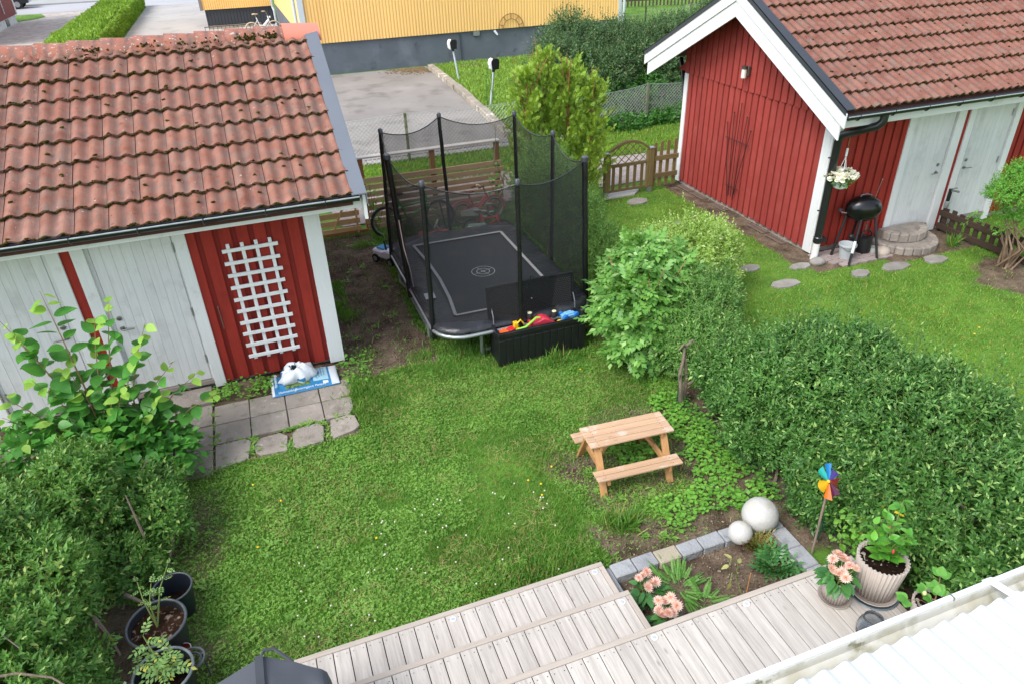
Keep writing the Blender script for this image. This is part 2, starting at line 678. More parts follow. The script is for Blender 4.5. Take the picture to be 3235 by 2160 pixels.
sheet('path', [(1.2, 12.95), (30, 12.75), (30, 14.3), (12, 14.4), (7, 14.75), (1.0, 15.0)], .006, pathm, 'gravel path running behind the slat fence and gate', 'path')
# lawn sheets far away (turf reads as one surface there)
farg = pm('far turf', C('#5f8434'), .95, .3, 1.4, .9, 30, spots=((C('#7a9448'), .5, .5, .7), (C('#4c6c2a'), 6, .5, .7)), rnd=False, detail=9, spec=.1)
sheet('verge', [(-60, 71.3), (60, 71.3), (60, 200), (-60, 200)], .02, farg, 'bright green verge beyond the far pavement', 'grass')
sheet('lawn_patch', [(-14.5, 55.9), (-12.6, 55.9), (-11.6, 57.2), (-11.35, 58.3), (-11.9, 60.3), (-14.5, 60.6)], .03, farg, 'small lawn patch beside the dark red house corner', 'grass')
sheet('lawn_strip', [(6.75, 17.1), (30, 17.1), (30, 60), (15.2, 60), (15.2, 28.3), (6.95, 28.3)], .006, farg, 'bright lawn beside the yellow building with two grey posts', 'grass')

# low wall of cast kerb stones along the pad
concm = pm('cast concrete', C('#958b7c'), .9, .22, 3, .7, 25, ovar=.1, spots=((C('#6f665a'), 2.5, .55, .68), (C('#cdc4b6'), 3.5, .58, .7)))
kb = thing('kerb', 'weathered concrete kerb between asphalt pad and bright lawn', 'kerb', (6.4, 23, 0))
kp = [(6.77, 27.7), (6.7, 25.6), (6.62, 23.7), (6.5, 21.8), (6.4, 20.3), (6.28, 19.0), (6.15, 17.4)]
for (a, b_) in zip(kp[:-1], kp[1:]):
    q = MB()
    j = random.uniform(-.03, .03)
    q.beam((a[0] + j, a[1] - .012, .07), (b_[0] + j, b_[1] + .012, .06), .23, .2)
    q.build('kerb_stone', concm, kb, bevel=.015)

# ------------------------------------------------------------------ yellow building
def corrugated(bd, x0, x1, y, z0, z1, pitch, amp, axis='x'):
    """trapezoid sheet standing on a line; axis x: runs along x at y, else along y at x=y"""
    pts = []
    x = x0
    while x < x1:
        for f, d in ((0, 0), (.32, 0), (.42, amp), (.9, amp), (1.0, 0)):
            xx = min(x + f * pitch, x1)
            pts.append((xx, d))
        x += pitch
    vs, fs = [], []
    for (p, d) in pts:
        for z in (z0, z1):
            vs.append((p, y - d, z) if axis == 'x' else (y - d, p, z))
    for i in range(len(pts) - 1):
        fs.append((2 * i, 2 * i + 2, 2 * i + 3, 2 * i + 1))
    bd.add(vs, fs)


yel = pm('yellow sheet metal', C('#ecc178'), .55, .05, .7, spots=((C('#dfb068'), .4, .6, .75),), stretch=(1, 1, .12), rnd=False)
yelp = pm('yellow render', C('#e8c07a'), .8, .05, 1, rnd=False)
grb = pm('grey painted plinth', C('#5a6067'), .85, .12, 1.3, .2, 12, spots=((C('#6b7178'), .9, .55, .72), (C('#4c5258'), 2.2, .6, .72)), rnd=False)
dkb = pm('dark grey cladding', C('#3b4047'), .8, .08, 1.2, rnd=False)
whm = pm('white painted trim', C('#dcdcda'), .55, .05, 4, spots=((C('#b9b8b2'), 6, .62, .75),))
galv = pm('galvanised steel', C('#a7abad'), .4, .12, 9, metal=.75, rnd=False)
greym = pm('light grey metal', C('#b9bfc4'), .5, .05, 3)
yb = thing('yellow_building', 'long building with yellow corrugated cladding above a grey plinth', 'building', (9, 28.5, 0))
q = MB(); q.box(2.42, 15.1, 28.5, 44.0, -.1, 1.13); q.build('plinth', grb, yb)
q = MB(); corrugated(q, 2.5, 15.06, 28.44, 1.1, 6, .118, .026); q.build('cladding', yel, yb)
q = MB(); q.box(2.44, 15.06, 28.47, 44.3, 1.131, 6); q.build('wall', yelp, yb)
q = MB(); q.box(2.3, 2.5, 28.36, 28.44, .4, 6); q.build('corner_trim', greym, yb)
q = MB(); q.box(15.0, 15.12, 28.36, 28.44, 1.0, 6); q.build('corner_trim', greym, yb)
for xx, yy, z0 in ((2.2, 28.6, .1), (15.2, 28.3, .35)):
    q = MB(); q.tube([(xx, yy, 6), (xx, yy, z0)], .055, 10); q.build('downpipe', greym, yb, smooth=True)
q = MB(); q.tube([(15.2, 28.3, .5), (15.2, 28.3, .15)], .06, 10); q.build('pipe_foot', plain('rusty brown iron', C('#5b3f31'), .8), yb, smooth=True)
q = MB(); q.tube([(8.2, 28.46, 1.1), (8.22, 28.46, .05)], .02, 6); q.build('cable_conduit', dkb, yb)
q = MB(); q.box(8.75, 9.0, 28.42, 28.5, .92, 1.08); q.build('vent', galv, yb)
q = MB(); q.tube([(9.6, 28.4, 1.05), (9.7, 28.3, .9)], [.05, .035], 8); q.build('lamp', greym, yb)
ye2 = MB(); ye2.tube([(10.3 + .52 * math.cos(a), 28.37, 1.1 + .52 * math.sin(a)) for a in np.linspace(0, PI, 14)], .013, 6)
for k in np.linspace(.3, PI - .3, 5):
    ye2.tube([(10.3 + .5 * math.cos(k), 28.37, 1.1 + .5 * math.sin(k)), (10.3 + .33 * math.cos(k), 28.37, 1.1 + .33 * math.sin(k))], .011, 6)
ye2.tube([(10.3 + .33 * math.cos(a), 28.37, 1.1 + .33 * math.sin(a)) for a in np.linspace(0, PI, 10)], .011, 6)
ye2.build('wire_wheel', plain('rusty wire', C('#7a5230'), .8), yb)

an = thing('building_wing', 'wing of yellow cladding over dark grey boards behind the roof ridge', 'building', (.6, 45.5, 0))
q = MB(); q.box(-1.2, 2.4, 45.3, 50, -.1, .98); q.build('plinth', dkb, an)
q = MB(); corrugated(q, -1.3, 2.4, 45.2, .95, 5, .115, .03); q.build('cladding', yel, an)
q = MB(); q.box(-1.28, 2.4, 45.25, 50, .98, 5); q.build('wall', yelp, an)
q = MB(); q.box(-1.42, -1.28, 45.12, 45.25, .93, 5); q.build('corner_trim', plain('brown grey trim', C('#7c7470'), .7), an)
me = MB().box(-.006, .006, -.006, .006, 0, .8).mesh('groove', plain('black gap', C('#15161a'), .9))
for k in range(21):
    piece('groove', me, an, (-1.12 - .6 + k * .17, 45.29 - 45.5, .02))
q = MB(); q.box(-1.15, 1.6, 44.9, 45.28, 0, .14); q.build('step', concm, an, bevel=.02)
q = MB(); q.tube([(2.33, 45.0, 5), (2.33, 45.0, .9), (2.36, 44.7, .75), (2.36, 44.6, 0)], .06, 8); q.build('downpipe', greym, an, smooth=True)
# black railing in front of the wing
rl = thing('railing', 'low black iron railing in front of the dark boards', 'railing', (.6, 42.3, 0))
blk = plain('black iron', C('#17181b'), .6)
q = MB(); q.beam((-1.32, 42.3, .42), (2.3, 42.3, .42), .04, .03); q.build('top_rail', blk, rl)
me = MB().box(-.011, .011, -.011, .011, 0, .41).mesh('bar', blk)
for k in range(19):
    piece('bar', me, rl, (-1.9 + k * .2, 0, 0))

# ------------------------------------------------------------------ dark red house, car, far fence
rh = thing('red_house', 'corner of a dark red boarded house on a white foundation', 'house', (-14, 53, 0))
q = MB(); q.box(-24, -12.45, 44, 55.7, -.1, .5); q.build('foundation', pm('white foundation', C('#c9ccca'), .85, .15, 2, spots=((C('#8f9592'), 3, .58, .7),), rnd=False), rh)
q = MB(); q.box(-24, -12.4, 44, 55.95, .48, 6); q.build('wall', pm('dark red boards', C('#7a3330'), .8, .15, 2, stretch=(6, 6, .3), rnd=False), rh)
q = MB(); q.box(-12.55, -12.36, 55.85, 56.05, .46, 6); q.build('corner_trim', whm, rh)
q = MB(); q.box(-12.46, -12.42, 53.0, 53.7, .06, .44); q.build('window', plain('cellar window glass', C('#39423c'), .15), rh)
q = MB(); q.tube([(-12.33, 52.9, .75), (-12.33, 52.9, 6)], .03, 6); q.build('cable_pipe', greym, rh)


def parked_car(loc, rotz):
    c = thing('parked_car', 'dark parked car at the street kerb behind the red house', 'car', loc, rotz)
    bodym = plain('dark car paint', C('#20242b'), .25, coat=.6)
    prof = [(-2.15, .38), (-2.2, .62), (-2.12, .86), (-1.55, .95), (-.9, 1.38), (.6, 1.42), (1.3, 1.0), (2.0, .86), (2.15, .6), (2.1, .36)]
    q = MB(); q.prism([(x, -.86, z) for x, z in prof], (0, 1.72, 0)); q.build('body', bodym, c, bevel=.06, local=True)
    gl = plain('car glass', C('#0d1114'), .08)
    for s in (-1, 1):
        q = MB(); q.prism([(-1.4, .865 * s, .97), (-.85, .865 * s, 1.33), (.55, .865 * s, 1.36), (1.1, .865 * s, 1.02)], (0, .012 * s, 0)); q.build('side_window', gl, c, local=True)
    for x in (-1.35, 1.35):
        for s in (-1, 1):
            M = Matrix.Translation((x, s * .78, .32)) @ Matrix.Rotation(PI / 2, 4, 'X')
            q = MB(); q.lathe([(.2, -.11), (.32, -.1), (.32, .1), (.2, .11)], 20, M=M); w_ = q.build('wheel', plain('tyre rubber', C('#17171a'), .8), c, local=True, smooth=True)
            q = MB(); q.lathe([(.02, -.12), (.19, -.115), (.19, .115), (.02, .12)], 16, M=M); q.build('rim', galv, w_, local=True)
    for s in (-1, 1):
        q = MB(); q.box(2.05, 2.17, s * .62 - .16, s * .62 + .16, .6, .74); q.build('headlight', plain('lamp glass', C('#c9ced2'), .15), c, local=True)


parked_car((-15.6, 66.0, .02), R(3))
ff = thing('picket_fence', 'far dark wooden picket fence behind the big shrubs', 'fence', (22, 40, 0))
fdk = wood('dark weathered pickets', C('#57493c'), 'z')
me = MB().box(-.05, .05, -.012, .012, .08, 1.25).mesh('picket', fdk, bevel=.004)
for k in range(46):
    piece('picket', me, ff, (-3.3 + k * .21, 1.0 - k * .05, random.uniform(-.02, .02)), (0, 0, -.2))
for z in (.4, 1.0):
    q = MB(); q.beam((18.6, 41.05, z), (28.4, 38.7, z), .03, .09); q.build('rail', fdk, ff)
cp = thing('cream_shed', 'small cream boarded shed wall beside the yellow building end', 'shed', (17.0, 39.5, 0))
q = MB(); q.box(15.3, 18.1, 39.4, 41.4, 0, 2.6); q.build('wall', pm('cream boards', C('#dccfb4'), .8, .06, 3, stretch=(8, 1, .4)), cp)
me = MB().box(-.012, .012, -.01, .01, 0, 2.6).mesh('batten', pm('cream boards', C('#dccfb4')))
for k in range(13):
    piece('batten', me, cp, (-1.6 + k * .22, -.11, 0))
q = MB(); q.prism([(15.1, 39.2, 2.6), (15.1, 41.6, 2.6), (15.1, 40.4, 3.1)], (3.2, 0, 0)); q.build('roof', pm('brown felt', C('#5b4a42'), .9), cp)

# engine-heater posts
def heater_post(loc, lean, label):
    t = thing('heater_post', label, 'post', loc, 0, 'power posts on the lawn')
    tp = (lean, 0, 1.0)
    q = MB(); q.tube([(0, 0, -.05), tp], .032, 10); q.build('pole', greym, t, smooth=True, local=True)
    q = MB(); q.tube([(lean, 0, .97), (lean * 1.04, 0, 1.06)], .04, 10); q.build('collar', blk, t, local=True)
    x = lean * 1.1
    q = MB(); q.prism([(x + .13, -.1, 1.05), (x + .15, -.1, 1.3), (x + .1, -.1, 1.35), (x - .05, -.1, 1.35), (x - .1, -.1, 1.25), (x - .08, -.1, 1.08), (x - .03, -.1, 1.04)], (0, .2, 0)); q.build('socket_box', plain('black plastic', C('#121315'), .5), t, local=True, bevel=.012)
    q = MB(); q.prism([(x - .05, -.11, 1.36), (x - .12, -.11, 1.33), (x - .155, -.11, 1.22), (x - .135, -.11, 1.08), (x - .1, -.11, 1.03), (x - .085, -.11, 1.08), (x - .105, -.11, 1.25)], (0, .22, 0))
    q.build('cover', plain('white plastic', C('#e4e2dd'), .4), t, local=True, bevel=.008)
    return t


heater_post((7.11, 25.1, 0), -.15, 'leaning grey post with black and white socket box nearest the building')
hp = heater_post((6.84, 20.9, 0), .15, 'grey post with socket box and hanging green cable')
q = MB(); q.tube([(-.02, -.12, 1.2), (-.09, -.12, 1.0), (-.12, -.08, .6), (-.12, -.06, .15), (-.1, -.05, .02)], .009, 5); q.tube([(.0, -.12, 1.1), (.05, -.1, .8), (.02, -.08, .5), (.1, -.06, .3), (.05, -.05, .02)], .009, 5)
q.build('cable', plain('green cable', C('#1f6b34'), .5), hp, local=True)
mh = MB(); mh.lathe([(.42, 0), (.42, .03), (.36, .035), (0.01, .035)], 24, (8.3, 27.5, .01)); tag(mh.build('manhole_cover', plain('rusty cast iron', C('#5f4b3f'), .85)), 'rusty round manhole cover in the lawn below the yellow wall', 'manhole')


# ------------------------------------------------------------------ chain-link fence
wire = pm('galvanised wire', C('#b4b6b2'), .5, .1, 5, metal=.5)
postm = pm('mossy steel post', C('#6d6f58'), .8, .25, 6, spots=((C('#4f5a34'), 9, .5, .65),))


def chainlink(t, p0, p1, h, sag=.05, cell=.1, r=.0032):
    p0, p1 = np.array(p0, float), np.array(p1, float)
    L = np.linalg.norm(p1 - p0)
    d = (p1 - p0) / L
    q = MB()
    top = lambda s: h - sag * 4 * (s / L) * (1 - s / L)
    for sg in (1, -1):
        k = -h
        while k < L + h:
            a, b = (k, 0), (k + sg * h, h)
            # clip to the panel
            s0, z0 = a
            s1, z1 = b
            ts = [0, 1]
            if s1 != s0:
                t0, t1 = (0 - s0) / (s1 - s0), (L - s0) / (s1 - s0)
                ts = [max(0, min(t0, t1)), min(1, max(t0, t1))]
            if ts[0] < ts[1]:
                A = (s0 + (s1 - s0) * ts[0], (z1) * ts[0])
                B = (s0 + (s1 - s0) * ts[1], (z1) * ts[1])
                pp = []
                for e in (0, .5, 1):
                    s_ = A[0] + (B[0] - A[0]) * e
                    z_ = (A[1] + (B[1] - A[1]) * e) * top(min(max(s_, 0), L)) / h
                    xy = p0 + d * s_
                    pp.append((xy[0], xy[1] + sg * .003, z_ + .04))
                q.tube(pp, r, 3, caps=False)
            k += cell
    tp = [(*(p0 + d * s_), top(s_) + .045) for s_ in np.linspace(0, L, 9)]
    q.tube(tp, r * 1.5, 4)
    q.build('wire_mesh', wire, t)


cf = thing('chainlink_fence', 'wire mesh fence between the asphalt pad and grass strip', 'fence', (3.3, 16.5, 0))
segs = [(-.4, 16.5), (3.31, 16.45), (6.7, 16.5)]
chainlink(cf, segs[0], segs[1], 1.08)
chainlink(cf, segs[1], segs[2], 1.08)
for x, y in ((3.31, 16.43), (6.7, 16.5)):
    q = MB(); q.box(x - .03, x + .03, y - .03, y + .03, -.1, 1.14); q.build('post', postm, cf)
cf2 = thing('chainlink_fence', 'wire mesh fence in front of the overgrown shrubs behind the gate', 'fence', (9.9, 17, 0))
segs = [(7.4, 16.75), (9.95, 17.0), (12.9, 17.2), (15.5, 17.4)]
for a, b_ in zip(segs[:-1], segs[1:]):
    chainlink(cf2, a, b_, 1.0, .1)
for x, y in segs[1:3]:
    q = MB(); q.box(x - .03, x + .03, y - .04, y + .02, -.1, 1.06); q.build('post', postm, cf2)
cf3 = thing('chainlink_fence', 'distant sagging wire fence on the lawn behind the shrubs', 'fence', (18, 31, 0))
segs = [(17.2, 30), (19.6, 30.2), (22, 31)]
chainlink(cf3, (14.9, 30.4), (17.2, 30), 1.0, .12, .16, .004)
for a, b_ in zip(segs[:-1], segs[1:]):
    chainlink(cf3, a, b_, 1.2, .15, .16, .004)
for x, y in segs:
    q = MB(); q.box(x - .03, x + .03, y - .03, y + .03, -.1, 1.3); q.build('post', postm, cf3)
# paving edge between pad and grass strip
ps = pm('paving edge stone', C('#98918a'), .9, .2, 4, .5, 30, ovar=.15, spots=((C('#6d7a45'), 5, .6, .72),))
pe = tag(bpy.data.objects.new('paving_edge', None), 'row of pale paving stones along the pad below the mesh fence', 'paving', kind='structure'); link(pe); pe.location = (3, 16.75, 0)
me = MB().box(-.24, .24, -.13, .13, 0, .03).mesh('stone', ps, bevel=.008)
for k in range(16):
    piece('stone', me, pe, (-2.9 + k * .5, random.uniform(-.02, .02), 0), (0, 0, random.uniform(-.03, .03)))

# moss and litter gathered on the asphalt below the plinth
n = 1500
x, y = 6.6 - np.abs(rng.normal(0, .55, n)), 28.2 - np.abs(rng.normal(0, .45, n))
k = x > 3.2
o = scatter('asphalt_litter', (np.array([(-1, -1, 0), (1, -1, 0), (0, 1.2, .5)], float), [(0, 1, 2)]), np.stack([x[k], y[k], np.full(k.sum(), .012)], -1), np.repeat(np.eye(3)[None], k.sum(), 0), rng.uniform(.015, .045, k.sum()), pm('brown litter', C('#6b5a3e'), 1, .3, 8, ivar=.5))
tag(o, 'brown moss and leaf litter along the far asphalt edge', 'litter', kind='stuff')

# ================================================================== SHEDS
redw = wood('falu red boards', C('#922d22'), 'z', .14, .07, .8, False, .4, patch=(C('#74221b'), 2.6, .5, .75, .6))
redr = wood('red boards right shed', C('#953a33'), 'z', .12, .08, .8, False, .3, patch=(C('#a8564c'), 2.2, .5, .8, .5))
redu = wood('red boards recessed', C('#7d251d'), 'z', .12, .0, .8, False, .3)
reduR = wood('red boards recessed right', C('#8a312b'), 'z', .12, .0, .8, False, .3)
whp = wood('white painted boards', C('#d8d8d6'), 'z', .05, .02, .6, False, .12, patch=(C('#b3b1aa'), 5, .6, .78, .6))
whx = wood('white painted boards level', C('#d8d8d6'), 'x', .06, .02, .6, False, .25, patch=(C('#a9a89c'), 4, .58, .76, .6))
doorw = wood('worn white door boards', C('#cfcfcd'), 'z', .08, .035, .7, False, .35, patch=(C('#aaa9a4'), 3.2, .52, .75, .6))
steel = plain('brushed steel', C('#8d8d88'), .35, .8)
blkg = pm('black gutter steel', C('#1d1e20'), .35, .1, 5, coat=.2)
fnd = pm('shed foundation concrete', C('#9c9389'), .92, .2, 3, .6, 20, rnd=False)

TW, TL = .31, .43
LICH = (C('#b9b2a8'), 30, .66, .7)


def tile_mat(name, c, c2, lichen):
    return pm(name, c, .92, .14, 5, .5, 70, ovar=.05, valley=C('#655550'), c2=c2, detail=9, spec=.2,
              spots=((C('#7d675c'), 7, .5, .72), (tuple(x * .6 for x in c), 17, .62, .74)) + (((LICH[0], 26, lichen, lichen + .03),) if lichen else ()))


def tile_mesh(mat, name, rise=.05, A=.036):
    q = MB()
    nu = 16
    top = lambda u, v: (u * (TW - .005), v * TL, A * (.5 - .5 * math.cos(4 * PI * u + .6)) * (1 - .1 * v) + rise * (1 - v))
    q.grid(top, nu, 2)
    q.grid(lambda u, v: (top(u, 0)[0], -.001, top(u, 0)[2] - .026 * v), nu, 1)
    for u in (0, 1):
        q.grid(lambda a, v, u=u: (top(u, a)[0], top(u, a)[1], top(u, a)[2] - .03 * v), 2, 1)
    return q.mesh(name, mat, smooth=True, fixn=False)


def ico():
    t = (1 + 5 ** .5) / 2
    v = nrm(np.array([(-1, t, 0), (1, t, 0), (-1, -t, 0), (1, -t, 0), (0, -1, t), (0, 1, t), (0, -1, -t), (0, 1, -t), (t, 0, -1), (t, 0, 1), (-t, 0, -1), (-t, 0, 1)], float))
    f = [(0, 11, 5), (0, 5, 1), (0, 1, 7), (0, 7, 10), (0, 10, 11), (1, 5, 9), (5, 11, 4), (11, 10, 2), (10, 7, 6), (7, 1, 8), (3, 9, 4), (3, 4, 2), (3, 2, 6), (3, 6, 8), (3, 8, 9), (4, 9, 5), (2, 4, 11), (6, 2, 10), (8, 6, 7), (9, 8, 1)]
    return v, f


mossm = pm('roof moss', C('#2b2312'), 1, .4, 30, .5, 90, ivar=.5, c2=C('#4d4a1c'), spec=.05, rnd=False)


def tiled_slope(parent, xb, ncol, ya, za, k, ye, gauge_y, tmats, xclip, mossd, base):
    """tiles laid row by row from the eave; every tile its own object"""
    ang = math.atan(k)
    me = [tile_mesh(m, 'tile') for m in tmats]
    nrow = int(math.ceil((ya - .12 - ye) / gauge_y))
    wl = wloc(parent)
    mp = []
    for r in range(nrow):
        y = ye + r * gauge_y
        z = za - k * (ya - y) - .005
        for c in range(ncol):
            x = xb + c * TW
            o = piece('tile', random.choice(me), parent, (x - wl.x + random.uniform(-.002, .002), y - wl.y + random.uniform(-.004, .004), z - wl.z + random.uniform(-.002, .003)), (ang, 0, random.uniform(-.006, .006)))
            L = (ya - .1 - y) / math.cos(ang)
            if L < TL:
                o.scale = (1, max(L, .1) / TL, 1)
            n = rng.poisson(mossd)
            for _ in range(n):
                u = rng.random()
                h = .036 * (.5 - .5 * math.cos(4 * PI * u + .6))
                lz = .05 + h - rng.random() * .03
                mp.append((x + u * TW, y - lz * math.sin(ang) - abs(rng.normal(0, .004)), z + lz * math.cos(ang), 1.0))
            if rng.random() < .35:
                u, v = rng.choice([.22, .72]) + rng.normal(0, .05), rng.random() * .75
                h = .036 * (.5 - .5 * math.cos(4 * PI * u + .6))
                for _ in range(5):
                    ly = v * gauge_y / math.cos(ang) + rng.normal(0, .007)
                    lz = .05 * (1 - ly / TL) + h + .003
                    mp.append((x + u * TW + rng.normal(0, .007), y + ly * math.cos(ang) - lz * math.sin(ang), z + ly * math.sin(ang) + lz * math.cos(ang), 1.0))
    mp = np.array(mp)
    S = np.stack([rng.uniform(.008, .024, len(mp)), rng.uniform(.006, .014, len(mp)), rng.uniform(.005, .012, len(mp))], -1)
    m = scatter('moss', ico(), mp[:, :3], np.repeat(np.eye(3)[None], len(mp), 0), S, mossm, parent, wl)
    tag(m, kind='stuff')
    # roof deck below the tiles
    q = MB()
    x0, x1 = xclip
    q.prism([(x0, ye + .02, za - k * (ya - ye - .02) - .035), (x0, ya, za - .035), (x0, 2 * ya - ye, za - k * (ya - ye) - .035), (x0, 2 * ya - ye, za - k * (ya - ye) - .1), (x0, ya, za - .1), (x0, ye + .02, za - k * (ya - ye) - .1)], (x1 - x0, 0, 0))
    q.build('roof_deck', base, parent)
    q = MB()
    q.grid(lambda u, v: (x0 + u * (x1 - x0), ya + v * (ya - ye), za - k * v * (ya - ye) - .03 + .018 * math.cos(2 * PI * u * (x1 - x0) / (TW / 2))), int((x1 - x0) / .03), 8)
    q.build('back_slope', tmats[0], parent)


def ridge_tile_mesh(mat, L, r=.125):
    q = MB()
    n = 12
    def f(u, v):
        a = PI * (-.06 + 1.12 * v)
        rr = r * (1.09 - .17 * u)
        return (u * L, -rr * 2.0 * math.cos(a), rr * 1.2 * math.sin(a) - .1)
    q.grid(f, 3, n)
    q.grid(lambda u, v: tuple(np.array(f(0, v)) * np.array([1, 1 - .16 * u, 1 - .16 * u])), 1, n)
    return q.mesh('ridge_tile', mat, smooth=True, fixn=False)


def gutter(parent, x0, x1, y, z, mat, r=.062, brackets=.62, sheen=None):
    q = MB()
    prof = [(r * math.cos(a), r * math.sin(a)) for a in np.linspace(PI, 2 * PI, 10)] + [(r * 1.0 * math.cos(a) * .9, r * .9 * math.sin(a)) for a in np.linspace(2 * PI, PI, 10)]
    vs, n = [], len(prof)
    for x in (x0, x1):
        vs += [(x, y + a, z + b) for a, b in prof]
    fs = [(i, (i + 1) % n, n + (i + 1) % n, n + i) for i in range(n)]
    q.add(vs, fs)
    for x in (x0, x1):
        q.add([(x, y + a, z + b) for a, b in prof[:10]], [tuple(range(10))])
    g = q.build('gutter', mat, parent, smooth=True)
    q = MB(); q.tube([(x0, y - r, z + .002), (x1, y - r, z + .002)], .0105, 8); q.build('gutter_lip', plain('gutter lip painted highlight', C('#a9adb2'), .2, .6, .6), g, smooth=True)  # pale lip on a black gutter: bright sky highlight put into its colour
    me = MB().tube([(0, (r + .004) * math.cos(a), (r + .004) * math.sin(a)) for a in np.linspace(PI * .92, 2 * PI, 9)], .012, 4).mesh('bracket', mat)
    x = x0 + .2
    wl = wloc(parent)
    while x < x1:
        piece('bracket', me, g, (x - wl.x, y - wl.y, z - wl.z))
        x += brackets
    return g


def board_wall(parent, x0, x1, y, z0, z1, pitch, cw, cover, under, start=None, depth=.1):
    """upright boards: recessed under-boards as the wall, cover boards as pieces"""
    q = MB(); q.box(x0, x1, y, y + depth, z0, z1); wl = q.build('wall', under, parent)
    me = MB().box(-cw / 2, cw / 2, -.024, -.002, 0, z1 - z0).mesh('board', cover, bevel=.003)
    x = (start if start is not None else x0 + cw / 2)
    b0 = wloc(parent)
    while x < x1 - .02:
        piece('board', me, wl, (x - b0.x, y - b0.y, z0 - b0.z - random.uniform(0, .012)))
        x += pitch
    return wl


def plank_door(parent, x0, x1, y, z0, z1, n, hinge_right, lock=True, hz=1.0):
    d0 = wloc(parent)
    q = MB(); q.box(x0 - .045, x0 - .004, y - .004, y + .06, z0, z1 + .03); q.box(x1 + .004, x1 + .045, y - .004, y + .06, z0, z1 + .03); q.box(x0 - .004, x1 + .004, y + .03, y + .06, z0, z1); q.build('door_frame', doorw, parent)
    q = MB(); q.box(x0, x1, y + .004, y + .03, z0 + .01, z1); d = q.build('door', doorw, parent)
    wd = (x1 - x0) / n
    me = MB().box(-wd / 2 + .0008, wd / 2 - .0008, -.008, .003, 0, z1 - z0 - .01).mesh('plank', doorw, bevel=.0013)
    for i in range(n):
        piece('plank', me, d, (x0 + wd * (i + .5) - d0.x, y - d0.y, z0 + .01 - d0.z))
    hx = x0 + .06 if hinge_right else x1 - .06
    dirn = 1 if hinge_right else -1
    M = Matrix.Translation((hx, y - .012, hz + .13)) @ Matrix.Rotation(PI / 2, 4, 'X')
    if lock:
        q = MB(); q.lathe([(.028, -.005), (.028, .008), (.02, .012), (.012, .012)], 16, M=M); q.build('lock', steel, d, smooth=True)
    q = MB(); M2 = Matrix.Translation((hx, y - .012, hz)) @ Matrix.Rotation(PI / 2, 4, 'X')
    q.lathe([(.026, -.005), (.026, .008), (.012, .012)], 16, M=M2)
    q.tube([(hx, y - .015, hz), (hx, y - .06, hz), (hx + dirn * .02, y - .066, hz), (hx + dirn * .13, y - .06, hz - .004)], .009, 8)
    q.build('handle', steel, d, smooth=True)
    for z in (z0 + .3, z0 + .95, z1 - .25):
        q = MB(); xx = x1 + .002 if hinge_right else x0 - .002
        q.tube([(xx, y - .016, z - .055), (xx, y - .016, z + .055)], .01, 8); q.build('hinge', galv, d, smooth=True)
    q = MB(); q.box(x0 - .04, x1 + .04, y - .035, y + .02, z0 - .05, z0); q.build('threshold', wood('grey threshold', C('#8b8177'), 'x'), parent)
    return d


tL = [tile_mat('clay tile a', C('#865544'), C('#9a7060'), .71), tile_mat('clay tile b', C('#8a5846'), C('#976b5d'), .74), tile_mat('clay tile c', C('#825243'), C('#987162'), .68)]
tR = [tile_mat('clay tile d', C('#7d4d40'), C('#8e6456'), .8), tile_mat('clay tile e', C('#825143'), C('#92695a'), .82)]
deckm = plain('roof boarding', C('#4a2a22'), .9)

# ---------- left shed
ls = thing('garden_shed', 'red shed on the left with mossy tiled roof, worn white doors and white trellis', 'shed', (-1.5, 10.2, 0))
YW = 8.23
q = MB(); q.box(-4.3, .44, 8.3, 12.28, -.1, .12); q.build('foundation', fnd, ls)
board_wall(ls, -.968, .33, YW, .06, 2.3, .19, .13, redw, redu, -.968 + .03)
q = MB(); q.box(-2.226, -2.122, YW - .02, YW + .09, .05, 2.3); q.build('strip', redw, ls)
q = MB(); q.box(-4.4, -3.45, YW, YW + .1, .06, 2.3); q.build('wall', redu, ls)
q = MB(); q.box(.4, .46, YW + .09, 12.3, .06, 2.35); q.prism([(.4, YW + .09, 2.35), (.4, 12.3, 2.35), (.4, 10.28, 3.7)], (.06, 0, 0)); wl = q.build('wall', redu, ls)
me = MB().box(0, .024, -.065, .065, .06, 2.35).mesh('board', redw, bevel=.003)
for k in range(21):
    y = 8.5 + k * .185
    o = piece('board', me, wl, (.462 + 1.5, y - 10.2, 0), scale=(1, 1, (2.35 + .62 * (1.95 - abs(y - 10.28)) + .1) / 2.5))
for x0, x1 in ((-1.097, -.968), (-2.122, -1.99), (-2.35, -2.226), (-3.45, -3.32), (.325, .485)):
    q = MB(); q.box(x0, x1, YW - .045, YW + .12, .02, 2.3); q.build('trim_board', whp, ls, bevel=.004)
q = MB(); q.box(.484, .51, YW - .044, YW + .15, .02, 2.3); q.build('trim_board', whp, ls, bevel=.003)
plank_door(ls, -1.947, -1.122, YW, .13, 2.15, 8, True, hz=1.03)
plank_door(ls, -3.27, -2.40, YW, .13, 2.15, 8, False, hz=1.04)
q = MB(); q.box(-4.6, .98, 7.72, 7.745, 2.215, 2.335); q.build('fascia', whx, ls, bevel=.003)
q = MB(); q.box(-4.6, .47, 7.75, 8.25, 2.25, 2.27); q.build('soffit', whx, ls)
YA, ZA, KL, YE = 10.28, 3.81, .535, 7.62
rf = MB(); rf.box(-4.6, .9, YA - .05, YA + .05, ZA - .2, ZA - .1); rf = rf.build('roof', deckm, ls)
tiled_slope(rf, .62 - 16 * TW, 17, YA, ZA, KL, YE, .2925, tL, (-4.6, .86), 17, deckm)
rtm = ridge_tile_mesh(tile_mat('ridge clay', C('#a0624f'), C('#ab7766'), .62), .38)
rmoss = []
